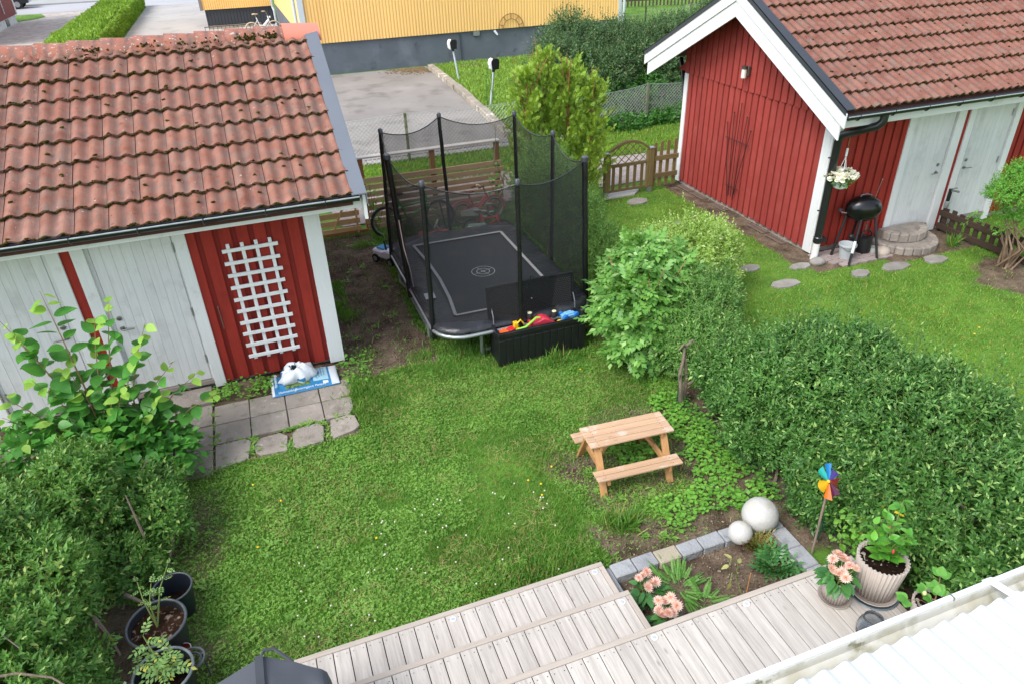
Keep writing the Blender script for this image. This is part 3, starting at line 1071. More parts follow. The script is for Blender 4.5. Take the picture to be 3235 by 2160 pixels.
for k in range(15):
    x = .60 - .352 * (k + 1)
    piece('ridge_tile', rtm, rf, (x + 1.5, YA - 10.2, ZA - .02 + random.uniform(-.004, .006)), (0, 0, random.uniform(-.01, .01)))
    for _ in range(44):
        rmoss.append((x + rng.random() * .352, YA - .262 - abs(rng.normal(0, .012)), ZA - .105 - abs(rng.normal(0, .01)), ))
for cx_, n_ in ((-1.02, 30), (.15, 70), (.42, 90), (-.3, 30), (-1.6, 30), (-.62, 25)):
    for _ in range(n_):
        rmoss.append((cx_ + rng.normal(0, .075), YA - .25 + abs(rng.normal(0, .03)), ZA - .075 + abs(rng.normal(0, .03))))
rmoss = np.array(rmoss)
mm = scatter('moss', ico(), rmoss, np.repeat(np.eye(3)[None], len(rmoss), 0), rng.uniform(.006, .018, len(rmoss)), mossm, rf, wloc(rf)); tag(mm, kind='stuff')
tag(piece('ridge_tile', ridge_tile_mesh(pm('new coral ridge tile', C('#cf7b66'), .8, .05, 4), .45, .135), rf, (.595 + 1.5, YA - 10.2, ZA - .018)), 'newer smooth coral ridge tile at the gable end')
flm = pm('grey sheet flashing', C('#6f747b'), .45, .05, 2, metal=.2)
q = MB()
for (ya_, yb_) in ((YE - .06, 9.35), (9.34, YA - .13)):
    za_, zb_ = ZA - KL * (YA - ya_) + .075, ZA - KL * (YA - yb_) + (.075 if yb_ > 10 else .078)
    q.prism([(.85, ya_, za_), (1.005, ya_, za_), (1.005, yb_, zb_), (.85, yb_, zb_)], (0, 0, -.012))
q.prism([(1.005, YE - .06, ZA - KL * (YA - YE + .06) + .075), (1.005, YA - .13, ZA - KL * .13 + .075), (1.005, YA - .13, ZA - KL * .13 - .06), (1.005, YE - .06, ZA - KL * (YA - YE + .06) - .06)], (.008, 0, 0))
q.build('flashing', flm, rf)
q = MB(); q.prism([(.965, YE - .02, ZA - KL * (YA - YE + .02) + .02), (.965, YA, ZA - .01), (.965, YA, ZA - .26), (.965, YE - .02, ZA - KL * (YA - YE + .02) - .26)], (.035, 0, 0)); q.build('barge_board', whx, ls)
q = MB(); q.prism([(.965, 2 * YA - YE + .02, ZA - KL * (YA - YE + .02) + .05), (.965, YA + .003, ZA - .01), (.965, YA + .003, ZA - .26), (.965, 2 * YA - YE + .02, ZA - KL * (YA - YE + .02) - .26)], (.035, 0, 0)); q.build('barge_board', whx, ls)
gutter(ls, -4.6, .93, 7.615, 2.395, blkg)
q = MB(); q.tube([(-.83, YW - .03, 1.1), (-.83, YW - .05, 1.085), (-.826, YW - .05, .83), (-.822, YW - .045, .8)], .006, 6); q.build('hook', steel, ls)

# white trellis hung on the shed wall
tr = thing('trellis', 'white wooden lattice trellis on the red shed wall', 'trellis', (-.32, 8.17, .3))
me = MB().box(-.31, .31, -.011, .011, -.021, .021).mesh('slat', whp, bevel=.002)
for k in range(10):
    piece('slat', me, tr, (random.uniform(-.004, .004), -.012, .075 + k * .1565 + random.uniform(-.003, .003)), (0, random.uniform(-.006, .006), 0))
me = MB().box(-.02, .02, -.01, .01, 0, 1.54).mesh('upright', whp, bevel=.002)
for k in range(4):
    piece('upright', me, tr, (-.235 + k * .155, .011, .015 + random.uniform(-.006, .006)))

# ---------- right shed
rs = thing('garden_shed', 'red shed on the right with its gable end and tiled roof', 'shed', (8.24, 10.55, 0))
XG, YF, YB, YR, ZR, KR = 8.24, 8.5, 12.6, 10.55, 3.88, .5
q = MB(); q.box(XG + .02, 15.5, YF + .04, YB - .02, -.1, .13); q.build('foundation', fnd, rs)
rz = lambda y, d=0: ZR - d - KR * abs(y - YR)
q = MB(); q.prism([(XG, YF, .1), (XG, YB, .1), (XG, YB, rz(YB, .2)), (XG, YR, rz(YR, .2)), (XG, YF, rz(YF, .2))], (.08, 0, 0)); gw = q.build('gable_wall', reduR, rs)
pt, cw = .17, .128
y = YF + .2
while y < YB - .1:
    q = MB(); q.box(XG - .024, XG - .001, y - cw / 2, y + cw / 2, .06 + random.uniform(-.01, .01), 2.3); q.build('board', redr, gw, bevel=.003)
    y += pt
y = YF - .03
while y < YB + .12:
    a, b_ = max(y - cw / 2, YF - .25), y + cw / 2
    zb = 2.21 + random.uniform(-.008, .008)
    q = MB(); q.prism([(XG - .05, a, zb), (XG - .05, b_, zb), (XG - .05, b_, max(zb + .02, rz(b_, .2))), (XG - .05, a, max(zb + .02, rz(a, .2)))], (.024, 0, 0)); q.build('board', redr, gw, bevel=.002)
    y += pt
q = MB(); q.prism([(XG - .026, YF - .3, 2.22), (XG - .026, YB + .3, 2.22), (XG - .026, YR, rz(YR, .15))], (.02, 0, 0)); q.build('upper_panel', reduR, gw)
for y0, y1 in ((YF - .02, YF + .135), (YB - .1, YB + .02)):
    q = MB(); q.box(XG - .045, XG - .002, y0, y1, .03, 2.19); q.build('corner_board', whp, rs, bevel=.004)
q = MB(); q.box(XG - .044, XG + .13, YF - .062, YF - .021, .03, 2.2); q.build('corner_board', whp, rs, bevel=.004)
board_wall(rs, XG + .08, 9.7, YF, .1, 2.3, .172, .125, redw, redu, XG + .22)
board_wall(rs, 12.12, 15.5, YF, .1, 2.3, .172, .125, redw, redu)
q = MB(); q.box(10.87, 10.96, YF - .02, YF + .09, .05, 2.3); q.build('strip', redw, rs)
for x0, x1 in ((9.69, 9.82), (10.7, 10.87), (10.96, 11.09), (12.0, 12.13)):
    q = MB(); q.box(x0, x1, YF - .045, YF + .1, .0, 2.3); q.build('trim_board', whp, rs, bevel=.004)
plank_door(rs, 9.83, 10.64, YF, .15, 2.15, 8, False, hz=1.06)
plank_door(rs, 11.14, 11.95, YF, .15, 2.15, 8, True, hz=1.06)
q = MB(); q.box(7.76, 15.5, 7.93, 7.955, 2.235, 2.36); q.build('fascia', whx, rs, bevel=.003)
q = MB(); q.box(8.2, 15.5, 7.96, 8.52, 2.26, 2.28); q.build('soffit', whx, rs)
rr = MB(); rr.box(7.76, 15.5, YR - .05, YR + .05, ZR - .2, ZR - .1); rr = rr.build('roof', deckm, rs)
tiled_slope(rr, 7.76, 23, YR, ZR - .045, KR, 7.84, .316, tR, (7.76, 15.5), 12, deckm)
rtm = ridge_tile_mesh(tile_mat('ridge clay right', C('#9c5b4a'), C('#ad7566'), .75), .38)
for k in range(18):
    piece('ridge_tile', rtm, rr, (7.76 + .352 * k - 8.24, 0, ZR + .01))
XB = 7.705
for sgn, ytip in ((-1, 7.76), (1, 13.34)):
    for lay, (o0, o1, xo) in enumerate(((.0, .2, -.025), (.2, .44, 0))):
        q = MB()
        yt = ytip + (.1 * -sgn if lay else 0)
        q.prism([(XB + xo, YR - sgn * -.0, rz(YR, o0)), (XB + xo, YR, rz(YR, o1)), (XB + xo, yt, rz(yt, o1)), (XB + xo, yt, rz(yt, o0))], (.028, 0, 0))
        q.build('barge_board', whx, rs, bevel=.003)
    q = MB()
    q.prism([(7.665, YR, ZR + .06), (7.83, YR, ZR + .06), (7.83, ytip, rz(ytip) + .06), (7.665, ytip, rz(ytip) + .06)], (0, 0, -.012))
    q.prism([(7.665, YR, ZR + .06), (7.665, ytip, rz(ytip) + .06), (7.665, ytip, rz(ytip) - .02), (7.665, YR, ZR - .02)], (.008, 0, 0))
    q.build('flashing', pm('black sheet flashing', C('#3a3d42'), .4, .08, 2, metal=.2), rr)
gutter(rs, 7.72, 15.5, 7.8, 2.44, blkg)
gutter(rs, 7.72, 15.5, 13.3, 2.44, blkg)
# downpipe at the corner
dp = MB(); dp.tube([(8.42, 7.8, 2.4), (8.42, 7.8, 2.3), (8.38, 7.84, 2.23), (8.24, 8.1, 2.1), (8.18, 8.25, 2.03), (8.165, 8.3, 1.92), (8.165, 8.3, .36)], .06, 12); dp = dp.build('downpipe', blkg, rs, smooth=True)
for z in (1.75, 1.0, .75):
    q = MB(); q.lathe([(.052, -.03), (.058, -.025), (.058, .025), (.052, .03)], 14, (8.165, 8.3, z)); q.build('collar', blkg, dp, smooth=True)
for z in (1.68, .84):
    q = MB(); q.tube([(8.12, 8.3, z), (8.06, 8.32, z)], .012, 6); q.build('bracket', blkg, dp)
q = MB(); q.lathe([(.055, 0), (.07, .02), (.07, .1), (.055, .12)], 14, (8.165, 8.3, .28)); q.box(8.165, 8.31, 8.25, 8.35, .29, .36); q.build('leaf_trap', blkg, dp)
q = MB(); q.lathe([(.062, -.05), (.062, .02), (.055, .05), (.055, .3)], 16, (8.165, 8.3, 0)); q.build('ground_pipe', plain('white plastic pipe', C('#d9d7d0'), .45), dp, smooth=True)
q = MB(); q.tube([(8.45, 13.2, 2.35), (8.4, 13.0, 2.15), (8.3, 12.72, 1.75), (8.3, 12.7, 1.6), (8.3, 12.7, .05)], .05, 10); q.build('downpipe', blkg, rs, smooth=True)
# lamp and wire trellis on the gable
wlp = thing('wall_lamp', 'small steel wall lamp high on the red gable', 'lamp', (8.14, 10.64, 2.53))
q = MB(); q.box(.0, .06, -.035, .035, -.06, .09); q.build('back_plate', steel, wlp, local=True, bevel=.005)
q = MB(); q.lathe([(.045, -.09), (.045, .06)], 16, (-.05, 0, 0)); q.build('glass', plain('frosted lamp glass', C('#d6d4cb'), .3), wlp, local=True, smooth=True)
q = MB(); q.lathe([(.052, .055), (.052, .1), (.04, .105)], 16, (-.05, 0, 0)); q.build('lamp_cap', plain('dark brown metal', C('#3f3a37'), .4), wlp, local=True, smooth=True)
wt = thing('wire_trellis', 'black fan shaped wire trellis leaning on the red gable', 'trellis', (8.16, 10.6, .2))
wm = plain('black wire', C('#121212'), .5)
for (y0, z0, y1, z1) in ((11.02, 1.59, 10.77, .26), (10.86, 1.8, 10.72, .3), (10.68, 1.99, 10.66, .3), (10.48, 1.8, 10.6, .24), (10.33, 1.59, 10.58, .35)):
    q = MB(); q.tube([(8.165, y1, z1), (8.165, (y0 + y1) / 2 + .02, (z0 + z1) / 2), (8.165, y0, z0)], .0065, 6); q.ball((8.165, y0, z0), .013, 8, 6); q.build('rod', wm, wt)
for (ya_, yb_, z) in ((11.02, 10.33, 1.33), (10.85, 10.46, .48)):
    q = MB(); q.tube([(8.155, ya_, z), (8.155, yb_, z)], .0065, 6); q.build('crossbar', wm, wt)
# drain gratings at the foot of the gable
me = MB()
for k in range(9):
    me.box(-.06, .06, -.2 + k * .05, -.185 + k * .05, 0, .012)
me.box(-.06, -.05, -.21, .225, 0, .01).box(.05, .06, -.21, .225, 0, .01)
me = me.mesh('drain_grate', plain('brown plastic grate', C('#7b6a5f'), .8))
for k, (x, y) in enumerate(((8.12, 12.1), (8.12, 11.6), (8.12, 10.9), (8.12, 9.7), (8.12, 9.2))):
    o = link(bpy.data.objects.new('drain_grate', me)); o.location = (x, y, .008)
    tag(o, ('first', 'second', 'third', 'fourth', 'fifth')[k] + ' brown drain grate along the red gable counted from the garden gate', 'grate', 'drain grates along the gable')

# ================================================================== PATIO, STONES, STEPS
slabm = pm('concrete slab', C('#948a80'), .92, .14, 3.5, .5, 50, ovar=.08, detail=9, spots=((C('#7b7166'), 5, .55, .7), (C('#a89f95'), 9, .6, .72), (C('#5e4a2c'), 1.3, .7, .76)))
pa = tag(bpy.data.objects.new('patio', None), 'small patio of grey concrete slabs in front of the left shed', 'patio', kind='structure'); link(pa); pa.location = (-.5, 7.2, 0)


def slab(poly, z=.02, th=.05, m=slabm, parent=pa, name='slab'):
    q = MB(); q.prism([(x, y, z) for x, y in poly], (0, 0, -th))
    return q.build(name, m, parent, bevel=.006)


def rslab(x0, x1, y0, y1, g=.006, j=.004):
    f = lambda: random.uniform(-j, j)
    return [(x0 + g + f(), y0 + g + f()), (x1 - g + f(), y0 + g + f()), (x1 - g + f(), y1 - g + f()), (x0 + g + f(), y1 - g + f())]


xs_ = [-1.13, -.727, -.31, .095, .5]
for a, b_ in zip(xs_[:-1], xs_[1:]):
    slab(rslab(a, b_, 7.36, 7.755))
    slab(rslab(a, b_, 6.985, 7.36) if b_ < .4 else [(a + .006, 6.99), (.38, 6.99), (.44, 7.1), (.455, 7.354), (a + .006, 7.354)], .018)
slab([(-1.13 + .008, 6.53), (-.78, 6.6), (-.735, 6.9), (-.8, 6.965), (-1.12, 6.96)])
slab([(-.70, 6.66), (-.64, 6.6), (-.37, 6.58), (-.345, 6.84), (-.42, 6.93), (-.66, 6.91), (-.71, 6.8)])
slab([(-.3, 6.62), (-.25, 6.57), (.03, 6.6), (.06, 6.86), (.0, 6.95), (-.22, 6.94), (-.29, 6.85)])
slab([(.11, 6.64), (.15, 6.6), (.38, 6.66), (.45, 6.72), (.43, 6.93), (.36, 6.97), (.15, 6.95)])
for y0, y1 in ((7.38, 7.82), (6.9, 7.375), (6.47, 6.895)):
    slab(rslab(-1.55, -1.14, y0, y1))
    slab(rslab(-1.97, -1.56, y0, y1))
slab(rslab(-1.97, -1.14, 7.825, 8.2), .05, .08)
slab(rslab(-3.3, -2.3, 7.6, 8.2), .05, .08)
stonem = pm('grey field stone', C('#8b857d'), .9, .2, 5, .6, 30, ovar=.15)
steps = [((7.0, 8.39), .2, .12, 'stepping stone nearest the flowering shrub by the gable corner'), ((7.15, 7.73), .26, .13, 'grey stepping stone alone in the middle of the right lawn'), ((7.78, 8.15), .2, .1, 'stepping stone beside the mulch at the gable corner'),
         ((8.44, 7.57), .18, .11, 'two-toned stepping stone in front of the black grill'), ((9.13, 7.55), .27, .14, 'broad stepping stone between grill and stone doorstep'), ((9.88, 7.5), .22, .14, 'overgrown flat stone in front of the stone doorstep'),
         ((6.86, 11.83), .26, .17, 'square stepping stone in the lawn below the garden gate'), ((7.05, 10.44), .17, .2, 'stepping stone half hidden behind the light green shrub')]
for (c, rx, ry, lb) in steps:
    n = 7
    poly = [(c[0] + rx * random.uniform(.82, 1.1) * math.cos(2 * PI * i / n + .3), c[1] + ry * random.uniform(.85, 1.1) * math.sin(2 * PI * i / n + .3)) for i in range(n)]
    o = slab(poly, .026, .06, stonem, None, 'stepping_stone'); tag(o, lb, 'stone', 'stepping stones in the right lawn')
o = slab([(6.36, 12.2), (7.0, 12.2), (7.22, 12.42), (7.18, 12.62), (6.5, 12.62)], .03, .07, pm('pale threshold slab', C('#b5b1aa'), .9, .1, 6, .4, 40), None, 'threshold_slab'); tag(o, 'pale concrete slab under the arched garden gate', 'slab')

# paving below the grill
pv_ = tag(bpy.data.objects.new('paving', None), 'small patch of pinkish interlocking pavers under the grill', 'paving', kind='structure'); link(pv_); pv_.location = (8.7, 8.15, 0)
pvm = pm('pinkish paver', C('#94857f'), .9, .12, 5, .4, 40, ovar=.1)
me = MB().prism([(-.1, -.055, .02), (-.04, -.065, .02), (.04, -.045, .02), (.1, -.055, .02), (.1, .055, .02), (.04, .065, .02), (-.04, .045, .02), (-.1, .055, .02)], (0, 0, -.06)).mesh('paver', pvm, bevel=.004)
for r in range(5):
    for k in range(6):
        x, y = -.42 + k * .205 + (r % 2) * .1, -.22 + r * .118
        if x + 8.7 < 8.1 + (0 if r else .3):
            continue
        piece('paver', me, pv_, (x, y, random.uniform(-.004, .004)))
o = MB(); o.ball((8.1, 8.14, .03), (.14, .1, .07), 14, 9); o = o.build('field_stone', stonem, smooth=2); tag(o, 'rounded field stone at the foot of the white drain pipe', 'stone')
o = MB(); o.ball((9.3, 8.02, .04), (.13, .12, .09), 14, 9, Matrix.Identity(4)); o = o.build('field_stone', pm('pale field stone', C('#a89a8c'), .85, .12, 6), smooth=2); tag(o, 'pale rounded boulder beside the stone doorstep', 'stone')

# stone doorstep of cobbles
ds = thing('stone_doorstep', 'two-tier cobbled stone doorstep at the white shed door', 'doorstep', (10, 8.0, 0))
cobm = pm('cobble stone', C('#8f857b'), .9, .22, 4, .6, 30, ovar=.2)
mort = pm('mortar', C('#8f857b'), .95, .15, 8, .6, 40, spots=((C('#6f675f'), 3, .52, .68),))


def tier(cx, rx, cy, ry, z0, z1, n, a0, a1, rim):
    arc = [(cx + rx * math.cos(a), cy + ry * math.sin(a)) for a in np.linspace(a0, a1, n + 1)]
    q = MB(); q.prism([(x * 1, y, z1 - .012) for x, y in [(cx + (px - cx) * .93, cy + (py - cy) * .93) for px, py in arc]] + [(cx + rx * math.cos(a1) * .93, 8.44, z1 - .012), (cx + rx * math.cos(a0) * .93, 8.44, z1 - .012)], (0, 0, z0 - z1)); q.build('tread', mort, ds)
    for (p, p2) in zip(arc[:-1], arc[1:]):
        c = ((p[0] + p2[0]) / 2, (p[1] + p2[1]) / 2)
        f = 1 - rim
        pp = [(p[0], p[1]), (p2[0], p2[1]), (cx + (p2[0] - cx) * f, cy + (p2[1] - cy) * f), (cx + (p[0] - cx) * f, cy + (p[1] - cy) * f)]
        pp = [(c[0] + (x - c[0]) * .94, c[1] + (y - c[1]) * .94) for x, y in pp]
        q = MB(); q.prism([(x, y, z1 + random.uniform(-.006, .01)) for x, y in pp], (0, 0, z0 - z1)); q.build('cobble', cobm, ds, bevel=.016)


tier(9.95, .58, 8.3, .58, -.03, .11, 13, PI * .97, 2 * PI, .2)
tier(9.98, .44, 8.32, .34, .1, .25, 8, PI, 2 * PI, .36)

# ================================================================== DECK AND HOUSE ROOF EDGE
dkm = wood('weathered deck boards', C('#b0a79d'), 'y', .14, .08, .75, True, .7, c2=C('#c8c0b6'))
dkx = wood('deck edge strip', C('#b3a79a'), 'x', .15, .06, .7, False, .6)
dky = wood('deck edge strip side', C('#b3a79a'), 'y', .15, .06, .7, False, .6)
scr = plain('dark screw', C('#3d3a37'), .5, .5)
lampw = plain('deck lamp ring', C('#d9d9d6'), .3)
lampg = plain('deck lamp lens', C('#aeb4b8'), .15)


def deck_level(name, label, x0, x1, y0, y1, z, seam, lights, right=True):
    t = thing(name, label, 'deck' if 'deck' in name else 'step', ((x0 + x1) / 2, (y0 + y1) / 2, 0))
    o = wloc(t)
    p = .1288
    ya, yb = y0, y1 - .05
    me = MB().box(-p / 2 + .0035, p / 2 - .0035, ya - o.y, yb - o.y, -.028, 0)
    me = me.mesh('board', dkm, bevel=.002)
    sm = MB()
    x = seam - p * int((seam - x0) / p) + p / 2
    while x - p / 2 < x1 - .06:
        if x + p / 2 > x1 - .045:
            w_ = x1 - .05 - (x - p / 2)
            if w_ > .02:
                q = MB(); q.box(x - p / 2 + .0025, x - p / 2 + w_, ya, yb, z - .028, z); q.build('board', dkm, t, bevel=.002)
        else:
            piece('board', me, t, (x - o.x, 0, z + random.uniform(-.0015, .0015)), (0, random.uniform(-.004, .004), 0))
        for dx in (-.038, .038):
            for yy in ([yb - .04] + [yb - .04 - .6 * k for k in range(1, 5) if yb - .04 - .6 * k > y0]):
                sm.disc((x + dx, yy), .0042, 6, z + .0025)
        x += p
    sm.build('screws', scr, t)
    q = MB(); q.box(x0, x1, y1 - .046, y1, z - .03, z + .002); q.build('edge_strip', dkx, t, bevel=.004)
    if right:
        q = MB(); q.box(x1 - .046, x1, y0, y1 - .049, z - .03, z + .002); q.build('edge_strip', dky, t, bevel=.004)
    q = MB(); q.box(x0 + .01, x1 - .012, y1 - .03, y1 - .008, -.05, z - .03); q.box(x1 - .03, x1 - .008, y0, y1 - .03, -.05, z - .03); q.build('riser', dkx, t)
    for (x, y) in lights:
        q = MB(); q.lathe([(.026, 0), (.026, .004), (.017, .006), (.016, .003), (.001, .003)], 18, (x, y, z + .001)); l = q.build('deck_light', lampw, t, smooth=True)
        q = MB(); q.lathe([(.015, 0), (.013, .0025), (.001, .003)], 14, (x, y, z + .0045)); q.build('lens', lampg, l, smooth=True)
    return t


deck_level('deck_step', 'lowest long timber step bordering the lawn', -.75, 2.085, 3.345, 3.82, .12, -.379, [(1.981, 3.729), (.709, 3.723)])
deck_level('deck_step', 'second timber step between lawn step and main deck', -.85, 2.085, 2.865, 3.345, .29, 1.035, [(1.987, 3.254)])
deck_level('timber_deck', 'main weathered timber deck in the foreground', -1.6, 3.853, .2, 2.865, .455, 1.04, [(1.987, 2.778), (2.781, 2.778)])

# white corrugated canopy roof and its gutter, at the lower right
whr = pm('white corrugated sheet', C('#d0d3d6'), .5, .03, 2)
cr = thing('canopy_roof', 'white corrugated roof with a mossy white gutter in the lower right corner', 'roof', (3, .6, 2.55))
q = MB()
pz = lambda y: 2.575 + (1.13 - y) * .11
q.grid(lambda u, v: (.4 + u * 5.6, 1.13 - v * 1.35, pz(1.13 - v * 1.35) + .013 * math.cos(2 * PI * (u * 5.6) / .0965)), 696, 3)
q.build('sheet', whr, cr, smooth=2)
q = MB(); q.grid(lambda u, v: (.4 + u * 5.6, 1.131, pz(1.13) + .013 * math.cos(2 * PI * (u * 5.6) / .0965) - .004 * v), 696, 1); q.build('sheet_edge', whr, cr)
for (x, y) in ((2.2, .93), (2.75, .95), (3.4, .95), (1.55, .9), (2.9, .45)):
    x = .4 + round((x - .4) / .0965) * .0965
    q = MB(); q.ball((x, y, pz(y) + .014), (.014, .014, .008), 10, 6); q.build('screw_cap', whr, cr, smooth=True)
gm = pm('mossy white gutter', C('#cfccc2'), .7, .1, 6, spots=((C('#9d9a84'), 9, .5, .68), (C('#6d6a4b'), 16, .6, .7), (C('#b9b4a2'), 4, .45, .6)), rnd=False)
q = MB()
prof = [(1.07, 2.55), (1.075, 2.51), (1.11, 2.485), (1.17, 2.485), (1.205, 2.51), (1.212, 2.553), (1.2, 2.553), (1.192, 2.515), (1.168, 2.495), (1.112, 2.495), (1.087, 2.515), (1.082, 2.55)]
n = len(prof)
q.add([(x, a, b_) for x in (.4, 6.0) for a, b_ in prof], [(i, (i + 1) % n, n + (i + 1) % n, n + i) for i in range(n)] + [tuple(range(n)), tuple(range(2 * n - 1, n - 1, -1))])
q.build('gutter', gm, cr, bevel=0)
q = MB(); q.tube([(.4, 1.214, 2.556), (6.0, 1.214, 2.556)], .0135, 8); q.build('gutter_lip', plain('white gutter lip', C('#dfe0df'), .4), cr, smooth=True)
q = MB(); q.prism([(2.475, 1.24, 2.55), (2.475, 1.225, 2.575), (2.475, 1.2, 2.578), (2.475, 1.1, 2.6), (2.475, 1.09, 2.592), (2.475, 1.2, 2.565), (2.475, 1.225, 2.545)], (.035, 0, 0)); q.build('gutter_bracket', plain('white gutter lip', C('#dfe0df')), cr, bevel=.003)
q = MB(); q.box(2.28, 2.284, 1.2, 1.229, 2.542, 2.572); q.build('lip_joint', steel, cr)

# ================================================================== FENCE, GATES
fen = wood('treated fence wood', C('#c4a27c'), 'x', .18, .1, .75, True, .5)
fenz = wood('treated fence posts', C('#96683f'), 'z', .18, .08, .75, False, .5)
fenp = wood('pale pine battens', C('#cba672'), 'x', .15, .06, .7, True, .4)
pal = wood('silvered top rail', C('#c9bfb4'), 'x', .12, .05, .8, False, .4)
ft = thing('slat_fence', 'brown horizontal slat fence behind the trampoline', 'fence', (2.95, 12.6, 0))
for x in (1.65, 2.975, 4.232):
    q = MB(); q.box(x - .045, x + .045, 12.64, 12.73, -.1, 1.32); q.build('post', fenz, ft, bevel=.005)
q = MB(); q.box(1.6, 4.29, 12.62, 12.76, 1.322, 1.352); q.build('top_rail', pal, ft, bevel=.004)
me = MB().box(-1.36, 1.33, -.014, .014, -.047, .047).mesh('slat', fen, bevel=.004)
for k, z in enumerate((.925, .8, .665, .54, .41, .275, .15, .04)):
    o = piece('slat', me, ft, (random.uniform(-.03, .06) + (.06 if k % 2 else 0), .02, z))
gt = thing('slat_gate', 'pale pine gate with slanting battens beside the left shed', 'gate', (1.1, 12.6, 0))
for k, z in enumerate((.8, .655, .51, .36, .215, .06)):
    q = MB(); q.box(.45, 1.5, 12.61, 12.64, z - .05, z + .05); q.build('slat', fenp, gt, bevel=.003)
for a, b_ in (((.55, 12.59, .1), (1.0, 12.59, .88)), ((1.0, 12.588, .1), (1.42, 12.588, .88)), ((1.44, 12.586, .0), (1.44, 12.586, .9))):
    q = MB(); q.beam(a, b_, .03, .07, (0, 1, 0)); q.build('brace', fenp, gt, bevel=.003)
q = MB(); q.box(.45, 1.62, 12.58, 12.62, -.08, .03); q.build('base_board', fenz, gt)
q = MB(); q.tube([(4.2, 12.62, .75), (4.14, 12.6, .95), (4.2, 12.62, 1.3), (4.22, 12.63, 1.6)], .006, 5); q.build('wire', galv, ft)

mos = wood('mossy gate wood', C('#82664a'), 'z', .25, .12, .85, False, .6, c2=C('#7a7040'))
mosx = wood('mossy gate rails', C('#7d644a'), 'x', .25, .1, .85, False, .6, c2=C('#7a7040'))
ga = thing('garden_gate', 'arched wooden garden gate with lattice top left of the red gable', 'gate', (6.87, 12.29, 0))
Yg = 12.29
for x in (6.44, 7.3):
    q = MB(); q.box(x - .025, x + .025, Yg - .03, Yg + .03, .09, .87 if x > 7 else .86); q.build('stile', mos, ga, bevel=.004)
for z, h in ((.12, .05), (.63, .06)):
    q = MB(); q.box(6.466, 7.274, Yg - .025, Yg + .025, z - h / 2, z + h / 2); q.build('rail', mosx, ga, bevel=.004)
arc = [(6.87 + .45 * s, .87 + .19 * (1 - s * s)) for s in np.linspace(-1, 1, 13)]
q = MB()
for (a, b_) in zip(arc[:-1], arc[1:]):
    q.prism([(a[0], Yg - .035, a[1]), (b_[0], Yg - .035, b_[1]), (b_[0], Yg - .035, b_[1] + .05), (a[0], Yg - .035, a[1] + .05)], (0, .07, 0))
q.build('arch', mosx, ga)
me = MB().box(-.032, .032, -.01, .01, .14, .6).mesh('slat', mos, bevel=.003)
for k in range(5):
    piece('slat', me, ga, (-.33 + k * .16, 0, random.uniform(-.004, .004)), (0, 0, 0))
topz = lambda x: .87 + .19 * (1 - ((x - 6.87) / .45) ** 2)
for sg in (-1, 1):
    for k in range(-3, 6):
        pts = []
        x0 = 6.47 + k * .16
        for s in np.linspace(0, .6, 30):
            x, z = (x0 + s, .66 + s * .95) if sg > 0 else (7.27 - k * .16 - s, .66 + s * .95)
            if 6.47 < x < 7.27 and z < topz(x):
                pts.append((x, z))
        if len(pts) > 1:
            q = MB(); q.beam((pts[0][0], Yg + sg * .006, pts[0][1]), (pts[-1][0], Yg + sg * .006, pts[-1][1]), .01, .02, (0, 1, 0)); q.build('lattice_strip', mosx, ga)
gp = thing('gate_posts', 'pair of mossy gate posts with flat metal caps on steel feet', 'post', (6.9, 12.3, 0))
for x in (6.385, 7.375):
    q = MB(); q.box(x - .05, x + .05, Yg - .05, Yg + .05, .12, .89); p_ = q.build('post', mos, gp, bevel=.006)
    q = MB(); q.box(x - .058, x + .058, Yg - .058, Yg + .058, .891, .915); q.build('cap', galv, p_, bevel=.004)
    q = MB(); q.box(x - .04, x + .04, Yg - .04, Yg + .04, -.05, .12); q.build('post_shoe', galv, p_)
pf = thing('garden_fence', 'short brown picket panel between gate post and red gable', 'fence', (7.72, 12.29, 0))
for k, x in enumerate((7.47, 7.61, 7.765, 7.93)):
    zt = .95 + k * .012
    q = MB(); q.prism([(x - .035, Yg, .08), (x + .035, Yg, .08), (x + .035, Yg, zt)] + [(x + .035 * math.cos(a), Yg, zt + .035 * math.sin(a)) for a in np.linspace(.3, PI - .3, 6)] + [(x - .035, Yg, zt)], (0, .02, 0)); q.build('picket', mos, pf)
for z in (.67, .31):
    q = MB(); q.box(7.43, 8.0, Yg - .03, Yg - .002, z - .05, z + .05); q.build('rail', mosx, pf, bevel=.006)

lf = thing('low_picket_fence', 'low dark brown picket fence beside the stone doorstep', 'fence', (10.88, 7.8, 0))
dbr = wood('dark brown pickets', C('#43352b'), 'z', .2, .1, .85, False, .5)
for z in (.1, .33):
    q = MB(); q.box(10.86, 10.885, 6.55, 8.42, z - .05, z + .05); q.build('rail', wood('dark brown rails', C('#43352b'), 'y', .2, .08, .85, False, .5), lf, bevel=.004)
me = MB().box(-.012, .012, -.045, .045, .03, .43).mesh('picket', dbr, bevel=.004)
for k in range(12):
    piece('picket', me, lf, (.02, .52 - k * .155, random.uniform(-.01, .01)))

